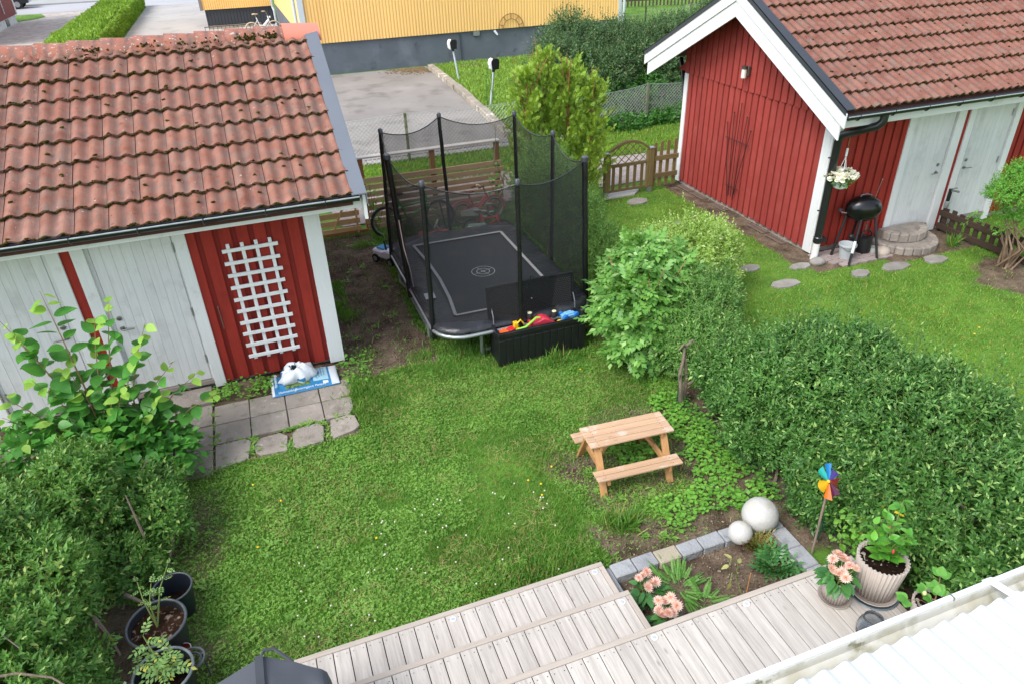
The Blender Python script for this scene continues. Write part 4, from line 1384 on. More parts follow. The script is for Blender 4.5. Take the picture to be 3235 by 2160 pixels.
# ================================================================== TRAMPOLINE
tp = thing('trampoline', 'rectangular black trampoline with safety net and padded poles', 'trampoline', (2.72, 9.1, 0))
vin = pm('black vinyl padding', C('#2a2b2e'), .36, .25, 5, .8, 11, spots=((C('#55524e'), 3.2, .6, .75),), rnd=False)
matm = pm('jumping mat fabric', C('#303236'), .75, .12, 1.5, .15, 200, spots=((C('#3d3c3c'), 2.2, .55, .75),), rnd=False)
wht = pm('grey white seam tape', C('#b9b7b3'), .7, .1, 12)
slv = pm('black pole sleeve', C('#141416'), .3, .3, 9, .5, 22, rnd=False)
net = bpy.data.materials.new('safety net'); net.use_nodes = True
nn_ = net.node_tree
nb = nn_.nodes['Principled BSDF']; nb.inputs['Base Color'].default_value = (.012, .012, .013, 1); nb.inputs['Roughness'].default_value = .8
tb = nn_.nodes.new('ShaderNodeBsdfTransparent'); mx = nn_.nodes.new('ShaderNodeMixShader')
fc = _ramp(nn_, _noise(nn_, _coords(nn_, (1, 1, .3), False), 3, 3), .3, .7)
nn_.links.new(_math(nn_, 'MULTIPLY_ADD', fc, .1, .5), mx.inputs[0])
nn_.links.new(tb.outputs[0], mx.inputs[1]); nn_.links.new(nb.outputs[0], mx.inputs[2]); nn_.links.new(mx.outputs[0], nn_.nodes['Material Output'].inputs[0])


def rrect(x0, x1, y0, y1, r, z, n=6):
    pts = []
    for cx, cy, a0 in ((x1 - r, y0 + r, -PI / 2), (x1 - r, y1 - r, 0), (x0 + r, y1 - r, PI / 2), (x0 + r, y0 + r, PI)):
        for i in range(n + 1):
            a = a0 + PI / 2 * i / n
            pts.append((cx + r * math.cos(a), cy + r * math.sin(a), z))
    return pts


def subdiv(pts, m):
    o = []
    k = len(pts)
    for i in range(k):
        a, b = np.array(pts[i]), np.array(pts[(i + 1) % k])
        d = np.linalg.norm(b - a)
        c = max(1, int(d / m))
        o += [tuple(a + (b - a) * j / c) for j in range(c)]
    return o


outer = subdiv(rrect(1.63, 3.82, 7.46, 10.76, .4, .5), .06)
q = MB(); q.tube(subdiv(rrect(1.635, 3.815, 7.455, 10.76, .4, .425), .3), .026, 10, closed=True); q.build('frame', galv, tp, smooth=True)
q = MB(); NP = len(outer)
vs = []
for f, z in ((1.0, .465), (1.0, .495), (.96, .525), (.9, .53), (.8, .518), (.7, .505)):
    for i, p in enumerate(outer):
        cx, cy = 2.725, 9.11
        ix = min(max(p[0], 1.98), 3.46); iy = min(max(p[1], 7.87), 10.34)
        t = (1 - f) / .3
        x, y = p[0] + (ix - p[0]) * t, p[1] + (iy - p[1]) * t
        wz = (vnoise(x, y, 9) - .5) * .035 * (1 if .75 < f < .99 else .25) + (vnoise(x + 3, y, 22) - .5) * .022
        vs.append((x, y, z + wz))
fs = [(k * NP + i, k * NP + (i + 1) % NP, (k + 1) * NP + (i + 1) % NP, (k + 1) * NP + i) for k in range(5) for i in range(NP)]
q.add(vs, fs); q.build('edge_padding', vin, tp, smooth=2)
q = MB(); q.grid(lambda u, v: (1.94 + u * 1.56, 7.83 + v * 2.55, .492), 2, 2); q.build('mat', matm, tp)
q = MB()
for a, b_ in (((1.98, 7.89), (3.45, 7.87)), ((3.45, 7.87), (3.46, 10.32)), ((3.46, 10.32), (2.0, 10.34)), ((2.0, 10.34), (2.06, 9.6)), ((2.06, 9.6), (2.07, 9.0)), ((2.07, 9.0), (2.04, 8.4)), ((2.04, 8.4), (1.98, 7.89))):
    d = Vector((b_[0] - a[0], b_[1] - a[1], 0)).normalized(); s_ = Vector((-d.y, d.x, 0)) * .022
    q.add([(a[0] - s_.x, a[1] - s_.y, .523), (b_[0] - s_.x, b_[1] - s_.y, .523), (b_[0] + s_.x, b_[1] + s_.y, .52), (a[0] + s_.x, a[1] + s_.y, .52)], [(0, 1, 2, 3)])
q.build('seam_tape', wht, tp)
q = MB()
for r0, r1 in ((.165, .175), (.09, .1), (.022, .03)):
    q.disc((2.74, 9.05), r1, 32, .496, r0)
for a in (.35, .35 + PI / 2):
    dx, dy = math.cos(a) * .17, math.sin(a) * .17
    q.add([(2.74 - dx - dy * .02, 9.05 - dy + dx * .02, .4965), (2.74 + dx - dy * .02, 9.05 + dy + dx * .02, .4965), (2.74 + dx + dy * .02, 9.05 + dy - dx * .02, .4965), (2.74 - dx + dy * .02, 9.05 - dy - dx * .02, .4965)], [(0, 1, 2, 3)])
q.build('target_print', plain('white print', C('#c9c9c7'), .7), tp)
q = MB(); q.add([(1.72, 8.42, .545), (1.86, 8.42, .545), (1.87, 8.6, .545), (1.73, 8.6, .545)], [(0, 1, 2, 3)]); q.build('care_label', plain('white label', C('#d6d6d4'), .6), tp)
poles = [(1.68, 7.80), (2.70, 7.38), (3.77, 7.85), (3.88, 9.12), (3.79, 10.42), (2.71, 10.85), (1.70, 10.33), (1.53, 9.04)]
pbase = [(1.64, 7.79), (2.72, 7.42), (3.82, 7.82), (3.85, 9.1), (3.83, 10.45), (2.75, 10.82), (1.63, 10.33), (1.64, 9.07)]
for i, ((x, y), (bx_, by_)) in enumerate(zip(poles, pbase)):
    pts = [(bx_ + (x - bx_) * s, by_ + (y - by_) * s, .3 + 2.06 * s) for s in np.linspace(0, 1, 10)]
    th = .04 if i in (2, 7) else .029
    q = MB(); q.tube([(a + random.uniform(-.004, .004), b_, c) for a, b_, c in pts], [th * random.uniform(.92, 1.08) for _ in pts], 10); p_ = q.build('pole', slv, tp, smooth=True)
    q = MB(); q.lathe([(th * 1.15, -.03), (th * 1.2, .02), (th * .8, .035), (.01, .03)], 10, (x, y, 2.36)); q.build('pole_cap', plain('grey vinyl cap', C('#3b3d42'), .3), p_, smooth=True)
for i in range(8):
    (x0, y0), (x1, y1) = poles[i], poles[(i + 1) % 8]
    (a0, b0), (a1, b1) = pbase[i], pbase[(i + 1) % 8]
    L = math.hypot(x1 - x0, y1 - y0)

    def nf(u, v):
        zt = 2.34 - .13 * 4 * u * (1 - u) * min(1, L / 1.2)
        inn = .09 * math.sin(PI * u) * v
        bx, by = a0 + (a1 - a0) * u, b0 + (b1 - b0) * u
        tx, ty = x0 + (x1 - x0) * u, y0 + (y1 - y0) * u
        px, py = bx + (tx - bx) * v, by + (ty - by) * v
        px += (2.72 - px) * inn * .25; py += (9.1 - py) * inn * .2
        return (px, py, .53 + (zt - .53) * v)
    q = MB(); q.grid(nf, 10, 6); n_ = q.build('net', net, tp, smooth=2)
    q = MB(); q.tube([nf(u, 1.0) for u in np.linspace(0, 1, 11)], .008, 6); q.build('net_hem', slv, n_, smooth=True)
for yl in (7.62, 10.5):
    for xl in (2.24, 3.2):
        pass
for y_, sg in ((7.5, 1), (10.7, -1)):
    q = MB(); q.tube([(2.2, y_, .42), (2.2, y_ + sg * .02, .14), (2.24, y_ + sg * .08, .05), (2.3, y_ + sg * .2, .03), (3.1, y_ + sg * .2, .03), (3.2, y_ + sg * .08, .05), (3.24, y_ + sg * .02, .14), (3.24, y_, .42)], .024, 8); q.build('leg', galv, tp, smooth=True)
for x_, sg in ((1.67, 1), (3.78, -1)):
    q = MB(); q.tube([(x_, 8.2, .42), (x_, 8.2, .1), (x_ + sg * .06, 8.3, .03), (x_ + sg * .06, 9.9, .03), (x_, 10.0, .1), (x_, 10.0, .42)], .024, 8); q.build('leg', galv, tp, smooth=True)
q = MB(); q.tube([(1.58, 9.0, 1.5), (1.6, 8.98, 1.1), (1.64, 8.9, .8), (1.65, 8.85, .55)], .008, 5); q.build('pull_cord', plain('pale pink cord', C('#c7aaa2'), .8), tp)

# ================================================================== STORAGE BOX AND TOYS
bx = thing('storage_box', 'open black plastic storage box full of toys in front of the trampoline', 'box', (2.94, 7.4, 0))
bp_ = pm('black box plastic', C('#17171a'), .42, .15, 6, .15, 60, spots=((C('#2c2a28'), 5, .6, .75),))
q = MB()
X0, X1, Y0, Y1, H = 2.34, 3.535, 7.225, 7.58, .5
q.box(X0, X1, Y0, Y0 + .025, 0, H); q.box(X0, X1, Y1 - .025, Y1, 0, H); q.box(X0, X0 + .025, Y0 + .025, Y1 - .025, 0, H); q.box(X1 - .025, X1, Y0 + .025, Y1 - .025, 0, H); q.box(X0 + .02, X1 - .02, Y0 + .02, Y1 - .02, .01, .03)
q.build('body', bp_, bx, bevel=.006)
me = MB().box(-.042, .042, -.006, .002, .05, .4).mesh('panel', bp_, bevel=.005)
for k in range(12):
    piece('panel', me, bx, (-.55 + k * .1, Y0 - 7.4, 0))
q = MB(); q.box(X0 - .01, X1 + .01, Y0 - .015, Y0 + .03, H - .05, H + .004); q.box(X0 - .01, X0 + .03, Y0 + .032, Y1, H - .05, H + .004); q.box(X1 - .03, X1 + .01, Y0 + .032, Y1, H - .05, H + .004); q.build('rim', bp_, bx, bevel=.005)
for x in (X0 - .012, X1 + .004):
    q = MB(); q.box(x, x + .01, 7.32, 7.48, .38, .42); q.build('handle', bp_, bx)
lid = MB(); LM = Matrix.Translation((2.94, 7.6, .505)) @ Matrix.Rotation(R(-6), 4, 'X')
lid.box(-.605, .605, 0, .03, 0, .46, LM)
for a in ((-.605, -.58, -.018, .0, .0, .46), (.58, .605, -.018, .0, 0, .46), (-.58, .58, -.018, 0, .435, .46), (-.58, .58, -.018, 0, 0, .02)):
    lid.box(*a, LM)
lid = lid.build('lid', bp_, bx, bevel=.003)
q = MB()
for i in range(42):
    for j in range(15):
        if 20 <= i <= 21:
            continue
        x, z = -.565 + i * .0272 + (.0136 if j % 2 else 0), .035 + j * .0268
        q.add([(x - .0125, -.001, z), (x, -.001, z - .0115), (x + .0125, -.001, z), (x, -.001, z + .0115), (x, -.009, z)], [(0, 1, 4), (1, 2, 4), (2, 3, 4), (3, 0, 4)], LM)
o = q.build('lid_texture', pm('glossy black plastic', C('#0f0f10'), .42, .1, 6, spec=.3), lid); tag(o, kind='stuff')
q = MB(); q.ball((0, 0, 0), .011, 10, 6, LM @ Matrix.Translation((0, -.014, .2))); q.build('lid_button', plain('white button', C('#dcdcd8'), .4), lid)
for x in (-.22, 0, .24):
    q = MB(); q.box(x - .02, x + .02, -.026, -.016, .43, .455, LM); q.build('catch', bp_, lid)
q = MB(); q.tube([LM @ Vector((.0, .0, .46)), LM @ Vector((.0, -.01, .5)), LM @ Vector((.03, -.01, .51)), LM @ Vector((.04, 0, .47))], .007, 6); q.build('latch', bp_, lid)
for x in (X0 + .03, X1 - .03):
    q = MB(); q.tube([(x, 7.56, .7), (x, 7.5, .6), (x, 7.49, .5)], .008, 6); q.build('lid_stay', plain('grey strut', C('#6b6d70'), .4), bx)
red, yelw, grn, blu, lblu, orn = (plain('toy ' + n, C(h), .35, coat=.2) for n, h in (('red', '#d0282c'), ('yellow', '#e8b51a'), ('lime', '#8cc83c'), ('blue', '#2c74c0'), ('light blue', '#7db8dc'), ('orange', '#e8642c')))
crd = plain('toy coral red', C('#cc3a4a'), .4, coat=.2)
# toy truck
t = thing('toy_truck', 'red and orange toy dump truck in the storage box', 'toy', (2.5, 7.37, .36), R(20))
q = MB(); q.prism([(-.11, -.05, .02), (.02, -.05, .02), (.0, -.05, .11), (-.13, -.05, .1)], (0, .1, 0)); q.build('tipper', orn, t, local=True, bevel=.008)
q = MB(); q.box(.03, .12, -.045, .045, .02, .1); q.build('cab', red, t, local=True, bevel=.01)
for x in (-.08, -.02, .09):
    for s in (-1, 1):
        q = MB(); q.lathe([(.01, -.015), (.028, -.012), (.028, .012), (.01, .015)], 12, M=Matrix.Translation((x, s * .055, .015)) @ Matrix.Rotation(PI / 2, 4, 'X')); q.build('wheel', red, t, local=True, smooth=True)
t = thing('toy_digger', 'yellow toy digger standing in the storage box', 'toy', (2.64, 7.42, .36))
q = MB(); q.box(-.05, .05, -.04, .04, 0, .08); q.box(-.03, .03, -.03, .03, .081, .16); q.build('cab', yelw, t, local=True, bevel=.008)
q = MB(); q.tube([(.0, -.02, .13), (.06, -.03, .19), (.1, -.03, .13)], .012, 6); q.build('boom', yelw, t, local=True)
q = MB(); q.box(-.06, .06, -.05, -.03, .0, .025); q.box(-.06, .06, .03, .05, .0, .025); q.build('track', plain('toy black', C('#1d1d1d'), .6), t, local=True)
t = thing('toy_crane', 'lime green toy crane arm lying across the storage box', 'toy', (2.72, 7.3, .42))
q = MB(); q.tube([(-.18, -.0, .0), (-.1, 0, .045), (.02, .01, .06), (.17, .03, .15), (.22, .03, .14)], [.02, .018, .016, .015, .014], 8); q.build('arm', grn, t, local=True, smooth=True)
q = MB(); q.lathe([(.005, 0), (.05, .01), (.055, .03), (.045, .05), (.005, .052)], 16, (-.22, .0, -.02)); q.build('hub', yelw, t, local=True, smooth=True)
t = thing('ride_on_toy', 'coral red ride-on toy upside down with black wheels in the storage box', 'toy', (2.98, 7.4, .34))
q = MB()
prof = [(-.17, .0), (-.17, .19), (-.12, .16), (-.06, .17), (.02, .2), (.09, .17), (.16, .11), (.2, .08), (.2, 0)]
q.prism([(x, -.07, z) for x, z in prof], (0, .15, 0)); q.build('body', crd, t, local=True, bevel=.02)
for x, z in ((-.14, .22), (.2, .17)):
    q = MB(); q.lathe([(.03, -.04), (.042, -.035), (.042, .03), (.034, .04)], 16, (x, .03, z)); w_ = q.build('wheel', plain('toy tyre', C('#1b1b1b'), .7), t, local=True, smooth=True)
    q = MB(); q.lathe([(.03, .0405), (.028, .046), (.002, .047)], 14, (x, .03, z)); q.build('hubcap', plain('cream plastic', C('#d9d2a8'), .5), w_, local=True, smooth=True)
q = MB(); q.lathe([(.05, 0), (.05, .01)], 16, M=Matrix.Translation((.02, -.072, .05)) @ Matrix.Rotation(PI / 2, 4, 'X')); q.build('disc', blu, t, local=True)
t = thing('toy_car', 'light blue toy car upside down in the box corner', 'toy', (3.38, 7.42, .4), R(10))
q = MB(); q.box(-.1, .1, -.055, .055, 0, .08); q.box(-.06, .06, -.04, .04, .081, .1); q.build('body', lblu, t, local=True, bevel=.015)
for x in (-.08, .09):
    for s in (-1, 1):
        q = MB(); q.lathe([(.015, -.025), (.042, -.02), (.042, .02), (.015, .025)], 14, M=Matrix.Translation((x, s * .06, .06)) @ Matrix.Rotation(PI / 2, 4, 'X')); q.build('wheel', blu, t, local=True, smooth=True)
q = MB(); q.ball((-.16, -.03, .02), (.04, .03, .03), 10, 7); q.build('yellow_piece', yelw, t, local=True, smooth=True)

# ================================================================== PICNIC TABLE
pt_ = thing('picnic_table', 'small pale pine picnic table with attached benches', 'picnic table', (2.92, 4.96, 0), R(-3.8))
pine = wood('pine table boards', C('#bf9c7c'), 'x', .16, .08, .65, True, .7, patch=(C('#d6cabb'), 3.4, .56, .72, .75))
pinz = wood('pine table legs', C('#bb8c5c'), 'z', .14, .08, .6, False, .4)
piny = wood('pine table rails', C('#bb8c5c'), 'y', .14, .08, .6, False, .4)
me = MB()
me.prism([(-.45, -.0395, 0), (.45, -.0395, 0), (.45, .0395, 0), (-.45, .0395, 0)], (0, 0, .022))
me = me.mesh('table_board', pine, bevel=.004)
TZ = .482
for k in range(4):
    piece('table_board', me, pt_, (0, -.126 + k * .084, TZ))
me = MB().prism([(-.455, -.0365, 0), (.455, -.0365, 0), (.455, .0365, 0), (-.455, .0365, 0)], (0, 0, .022)).mesh('bench_board', pine, bevel=.004)
for s in (-1, 1):
    for k in range(2):
        piece('bench_board', me, pt_, (0, s * .315 + (k - .5) * .079, .238))
q = MB()
for x in (-.36, .36):
    for y in (-.126, -.042, .042, .126):
        for dy in (-.02, .02):
            q.disc((x + random.uniform(-.006, .006), y + dy), .0045, 8, TZ + .0226)
    for y in (-.3545, -.2755, .2755, .3545):
        q.disc((x, y + random.uniform(-.01, .01)), .0045, 8, .2606)
q.build('screws', plain('dark screw', C('#3d3a37')), pt_, local=True)
for sx in (-1, 1):
    x = sx * .36
    for s in (-1, 1):
        q = MB(); q.beam((x, s * .34, -.02), (x, s * .09, .478), .032, .07, (1, 0, 0)); q.build('leg', pinz, pt_, local=True, bevel=.003)
    q = MB(); q.box(x - .03 * sx - .014, x - .03 * sx + .014, -.38, .38, .165, .234); q.build('bench_support', piny, pt_, local=True, bevel=.003)
    q = MB(); q.box(x - .03 * sx - .014, x - .03 * sx + .014, -.15, .15, .42, .478); q.build('top_support', piny, pt_, local=True, bevel=.003)
    q = MB(); q.beam((x - sx * .03, 0, .2), (sx * .12, 0, .475), .03, .045, (0, 1, 0)); q.build('brace', pinz, pt_, local=True)

# ================================================================== FLOWER BED EDGE, SPHERES, PINWHEEL
est = pm('grey paving block', C('#98999a'), .9, .12, 6, .5, 45, ovar=.12, spots=((C('#7f8082'), 9, .55, .7),))
esty = pm('sandy paving block', C('#a79c87'), .9, .1, 6, .5, 45)
gx_ = [2.15, 2.363, 2.582, 2.81, 3.03, 3.26, 3.48, 3.70]
for k, (a, b_) in enumerate(zip(gx_[:-1], gx_[1:])):
    q = MB(); j = random.uniform(-.006, .006); f = lambda: random.uniform(-.007, .007)
    q.prism([(a + .004 + f() * .3, 3.645 + j + f(), .07), (b_ - .004 + f() * .3, 3.65 + j + f(), .07), (b_ - .004, 3.795 + j + f(), .072), (a + .004, 3.79 + j + f(), .07)], (0, 0, -.1))
    o = q.build('edging_stone', esty if k == 2 else est, bevel=.009)
    tag(o, 'sandy coloured paving block in the flower bed edge' if k == 2 else ('first', 'second', '', 'fourth', 'fifth', 'sixth', 'seventh')[k] + ' grey block of the far bed edge counted from the timber step', 'stone', None if k == 2 else 'paving blocks edging the flower bed')
for k, (a, b_) in enumerate(zip((2.9, 3.14, 3.375, 3.61), (3.136, 3.37, 3.605, 3.8))):
    q = MB(); q.prism([(3.715, a, .07), (3.865, a, .07), (3.865, b_, .072), (3.715, b_, .07)], (0, 0, -.1)); o = q.build('edging_stone', est, bevel=.009)
    tag(o, ('first', 'second', 'third', 'fourth')[k] + ' grey block of the right bed edge counted from the deck', 'stone', 'paving blocks edging the flower bed')
for k, (a, b_) in enumerate(((3.5, 3.78), (3.36, 3.495))):
    q = MB(); q.prism([(2.09, a, .06), (2.148, a, .06), (2.148, b_, .06), (2.09, b_, .06)], (0, 0, -.1)); o = q.build('edging_stone', est, bevel=.006)
    tag(o, ('longer', 'shorter')[k] + ' narrow grey block squeezed between timber step and flower bed', 'stone', 'paving blocks edging the flower bed')
sph = pm('white garden globe', C('#bebbb5'), .65, .07, 3, .25, 30, spots=((C('#a59f90'), 5, .52, .75), (C('#c4bd9c'), 2.5, .62, .75)))
for c, r, lb in (((3.66, 3.72, .0), .165, 'large off-white garden globe on the bed corner'), ((3.4, 3.645, 0), .108, 'small white garden globe leaning by the larger one')):
    q = MB(); q.ball((c[0], c[1], r - .01 + .03), r, 40, 26); q.lathe([(r * .3, .0), (r * .28, .03)], 20, (c[0], c[1], .01)); o = q.build('garden_globe', sph, smooth=2); tag(o, lb, 'globe', 'white garden globes')
pw = thing('pinwheel', 'rainbow coloured pinwheel on a wooden stick at the hedge', 'pinwheel', (3.935, 3.3, 0))
q = MB(); q.tube([(0, 0, -.05), (-.02, .0, .92)], .011, 8); q.build('stick', wood('grey stick', C('#8f7f70'), 'z'), pw, local=True)
PM = Matrix.Translation((-.055, -.03, .9)) @ Matrix.Scale(.88, 4) @ Vector((-.9, .25, .12)).to_track_quat('Z', 'Y').to_matrix().to_4x4()
for k, h in enumerate(('#c8641e', '#4a1030', '#701018', '#4a3c88', '#146aa4', '#1c9488', '#cca01e')):
    a = R(-70 + k * 360 / 7)
    Mk = PM @ Matrix.Rotation(a, 4, 'Z')
    q = MB(); q.grid(lambda u, v: ((.02 + u * .145), (-.012 - .05 * u) + v * (.03 + .095 * u) , .035 * math.sin(v * PI * .9) * (.3 + u) - .03 * v * u), 5, 5, Mk)
    o = q.build('blade', plain('pinwheel ' + h[1:], C(h), .3, coat=.3), pw, local=True, smooth=2)
q = MB(); q.ball((0, 0, .01), .018, 10, 7, PM); q.tube([(-.02, 0, .9), (-.055, -.03, .9)], .006, 6); q.build('hub', yelw, pw, local=True)

# ================================================================== PLANTERS ON DECK
plm = pm('taupe ribbed planter', C('#a99d93'), .7, .05, 4, .1, 60)
soilm = pm('potting soil', C('#241a14'), 1, .4, 20, 1, 50, spots=((C('#5a4a3c'), 28, .64, .72),), spec=.05)


def planter(loc, r0, r1, h, ribs, label, saucer, mat=plm):
    t = thing('planter', label, 'planter', loc)
    n = ribs * 6
    wv = lambda j, r: r * (1 + .045 * math.cos(2 * PI * j * ribs / n)) if r > .06 else r
    q = MB(); q.lathe([(r0 * .6, .012), (r0, .014), (r0 + (r1 - r0) * .5, h * .5), (r1, h), (r1 * .955, h), (r1 * .93, h * .86), (.02, h * .85)], n, wave=wv); q.build('pot', mat, t, local=True, smooth=2)
    q = MB(); q.grid(lambda u, v: (r1 * .93 * u * math.cos(v * 2 * PI), r1 * .93 * u * math.sin(v * 2 * PI), h * .87 + (fnoise(u * 3, v * 5, 3) - .5) * .03), 8, 24); q.build('soil', soilm, t, local=True, smooth=2)
    for (rs, z, m_) in saucer:
        q = MB(); q.lathe([(rs * .9, z), (rs, z + .022), (rs * .97, z + .024), (rs * .88, z + .008), (.02, z + .006)], 40); q.build('saucer', m_, t, local=True, smooth=2)
    return t


p1 = planter((3.43, 2.585, .46), .088, .115, .25, 28, 'taupe ribbed planter with pink dahlias, smaller of the two on the deck', [(.122, -.004, plm)])
p2 = planter((3.74, 2.525, .475), .135, .175, .36, 34, 'largest taupe ribbed planter on a grey saucer', [(.178, -.0, plm), (.19, -.022, plain('grey steel saucer', C('#75838c'), .35, .4))])
p3 = planter((3.85, 2.135, .46), .1, .135, .26, 30, 'taupe planter of strawberry plants behind the white gutter', [(.14, -.004, plm)])
# glass lantern
gm_ = bpy.data.materials.new('smoked ribbed glass'); gm_.use_nodes = True
b_ = gm_.node_tree.nodes['Principled BSDF']; b_.inputs['Base Color'].default_value = (.78, .84, .9, 1); b_.inputs['Transmission Weight'].default_value = .92; b_.inputs['Roughness'].default_value = .12; b_.inputs['IOR'].default_value = 1.3
t = thing('glass_lantern', 'smoky blue glass lantern jar on the deck by the gutter', 'lantern', (3.43, 2.235, .457))
q = MB(); q.lathe([(.06, 0), (.088, .02), (.095, .08), (.085, .13), (.066, .155), (.066, .185), (.06, .185), (.06, .155), (.079, .128), (.088, .08), (.08, .028), (.01, .02)], 40, wave=lambda j, r: r * (1 + (.015 if j % 2 and .07 < r else 0))); q.build('jar', gm_, t, local=True, smooth=2)
q = MB(); q.lathe([(.05, .022), (.05, .03), (.01, .03)], 20); q.build('candle_plate', plain('dark tray', C('#33363a'), .4), t, local=True)

# ================================================================== SACKS BY THE SHED
bagb = pm('blue plastic sack', C('#2c78a8'), .3, .1, 5, .4, 12, coat=.3)
bagw = pm('white plastic sack', C('#d2d6da'), .35, .07, 6, .5, 11, coat=.2)
bagl = pm('pale blue print', C('#9cc4d0'), .35, .05, 6, .3, 12)
sk = thing('soil_sack', 'flat blue and white plastic soil sack lying by the red shed wall', 'sack', (-.04, 7.86, .02))


def sackz(x, y):
    u, v = (x + .41) / .82, (y + .215) / .43
    e = max(0, min(1, u, 1)) * max(0, 1 - u) * 4 * max(0, v) * max(0, 1 - v) * 4
    return .012 + .07 * min(1, max(0, e)) ** .35 + .006 * (vnoise(x * 1.0 + 5, y, 14) - .5)


def sackpatch(x0, x1, y0, y1, m, name, dz=0., n=16):
    q = MB(); q.grid(lambda u, v: (x0 + u * (x1 - x0), y0 + v * (y1 - y0), sackz(x0 + u * (x1 - x0), y0 + v * (y1 - y0)) + dz), n, n)
    return q.build(name, m, sk, local=True, smooth=2)


sackpatch(-.41, .41, -.215, .215, bagb, 'body', 0, 30)
sackpatch(.31, .408, -.213, .213, bagw, 'end_band', .003)
sackpatch(-.408, -.375, -.213, .213, bagw, 'end_band', .003)
sackpatch(.1, .285, -.13, .2, bagl, 'print_panel', .003)
sackpatch(-.24, .06, -.165, -.06, pm('dark leafy print', C('#2f4a2c'), .4, .6, 30, c2=C('#7d9a58')), 'photo_print', .003)
sackpatch(.21, .275, -.19, -.15, pm('bar code print', C('#d9dadb'), .4, .05), 'bar_code', .003)


def text_on(parent, txt, loc, rot, size, m, name='lettering', ext=.0005):
    cu = bpy.data.curves.new(name, 'FONT')
    cu.body = txt
    cu.size = size
    cu.align_x = 'LEFT'
    cu.extrude = ext
    cu.materials.append(m)
    tmp = bpy.data.objects.new(name, cu)
    col.objects.link(tmp)
    me = bpy.data.meshes.new_from_object(tmp)
    bpy.data.objects.remove(tmp)
    o = bpy.data.objects.new(name, me)
    link(o, parent)
    o.location = loc
    o.rotation_euler = rot
    return o


txw = plain('white lettering', C('#dfe6ea'), .4)
txb = plain('dark blue lettering', C('#2a5f88'), .4)
text_on(sk, 'Hammenhögs', (-.33, -.13, .09), (0, 0, R(90)), .055, txw)
text_on(sk, 'Hammenhögs', (-.33, -.209, .043), (R(52), 0, 0), .04, txw)
text_on(sk, 'Planteringsjord  Plantjord', (-.13, -.208, .045), (R(50), 0, 0), .036, txw)
for k, s in enumerate(('PLANTERINGSJORD', 'PLANTEJORD', 'PUUTARHAMULTA', 'ISTUTUSMULTA')):
    text_on(sk, s, (.15 + k * .033, -.1 + .012 * k, .094), (0, 0, R(90)), .024, txb)
sb = thing('crumpled_sack', 'crumpled open white and blue sack lying on the flat sack', 'sack', (-.13, 7.9, .09))
q = MB()
for i in range(9):
    pass
pr = [(.20, -.005), (.215, .03), (.2, .08), (.16, .13), (.115, .165), (.085, .17), (.07, .15), (.06, .11), (.03, .07), (.005, .06)]
n = 44


def crump(j, r):
    return r


vs = []
for (r, z) in pr:
    for j in range(n):
        a = 2 * PI * j / n
        k = 1 + (vnoise(math.cos(a) * 2 + 5, math.sin(a) * 2 + z * 6, 1.6) - .5) * .55 + .05 * math.sin(a * 9 + z * 30) * (z > .02)
        vs.append((r * k * 1.05 * math.cos(a) + .015 * z * 8, r * k * .8 * math.sin(a), max(-.005, z + (vnoise(a * 2.2, r * 20 + 3, 1.7) - .5) * .05 * (z > .03))))
q.add(vs, [(i * n + j, i * n + (j + 1) % n, (i + 1) * n + (j + 1) % n, (i + 1) * n + j) for i in range(len(pr) - 1) for j in range(n)] + [tuple((len(pr) - 1) * n + j for j in range(n))])
cs = q.build('sack', bagw, sb, local=True, smooth=2)
cs.data.materials.append(bagb); cs.data.materials.append(plain('dark sack inside', C('#1f2a26'), .8))
for p in cs.data.polygons:
    c = p.center
    if len(p.vertices) > 4 or (c.x ** 2 + c.y ** 2 < .055 ** 2):
        p.material_index = 2
    elif (c.x < -.05 and c.y > .03 and c.z < .11) or (c.x > .0 and c.y < -.05 and .03 < c.z < .09 and c.x < .1):
        p.material_index = 1

# ================================================================== GRILL CORNER OF THE RIGHT SHED
bgl = pm('black enamel', C('#0b0b0c'), .3, .1, 5, coat=.15, spec=.4)
bmt = plain('matt black steel', C('#121213'), .5)
g = thing('kettle_grill', 'black oblong kettle grill on four legs by the red shed', 'grill', (8.85, 8.2, 0))
GM = Matrix.Translation((.02, 0, .75)) @ Matrix.Rotation(R(-20), 4, 'Z')
q = MB(); q.lathe([(.02, -.14), (.12, -.13), (.2, -.09), (.235, -.03), (.24, .0)], 36, M=GM @ Matrix.Diagonal((1.12, .76, 1.1, 1))); q.build('bowl', bgl, g, local=True, smooth=True)
q = MB(); q.lathe([(.247, .0), (.252, .03), (.243, .09), (.205, .155), (.115, .21), (.005, .228)], 36, M=GM @ Matrix.Diagonal((1.12, .76, 1.1, 1))); ld = q.build('lid', bgl, g, local=True, smooth=True)
q = MB(); q.tube([GM @ Vector(p) for p in ((-.09, 0, .19), (-.08, 0, .262), (0, 0, .28), (.08, 0, .262), (.09, 0, .19))], .013, 8); q.build('lid_handle', plain('grey handle', C('#4b4f52'), .4), ld, local=True, smooth=True)
q = MB(); q.tube([GM @ Vector(p) for p in ((-.29, -.08, .0), (-.36, -.07, .01), (-.36, .07, .01), (-.29, .08, .0))], .013, 8); q.build('side_handle', plain('grey handle', C('#4b4f52')), g, local=True, smooth=True)
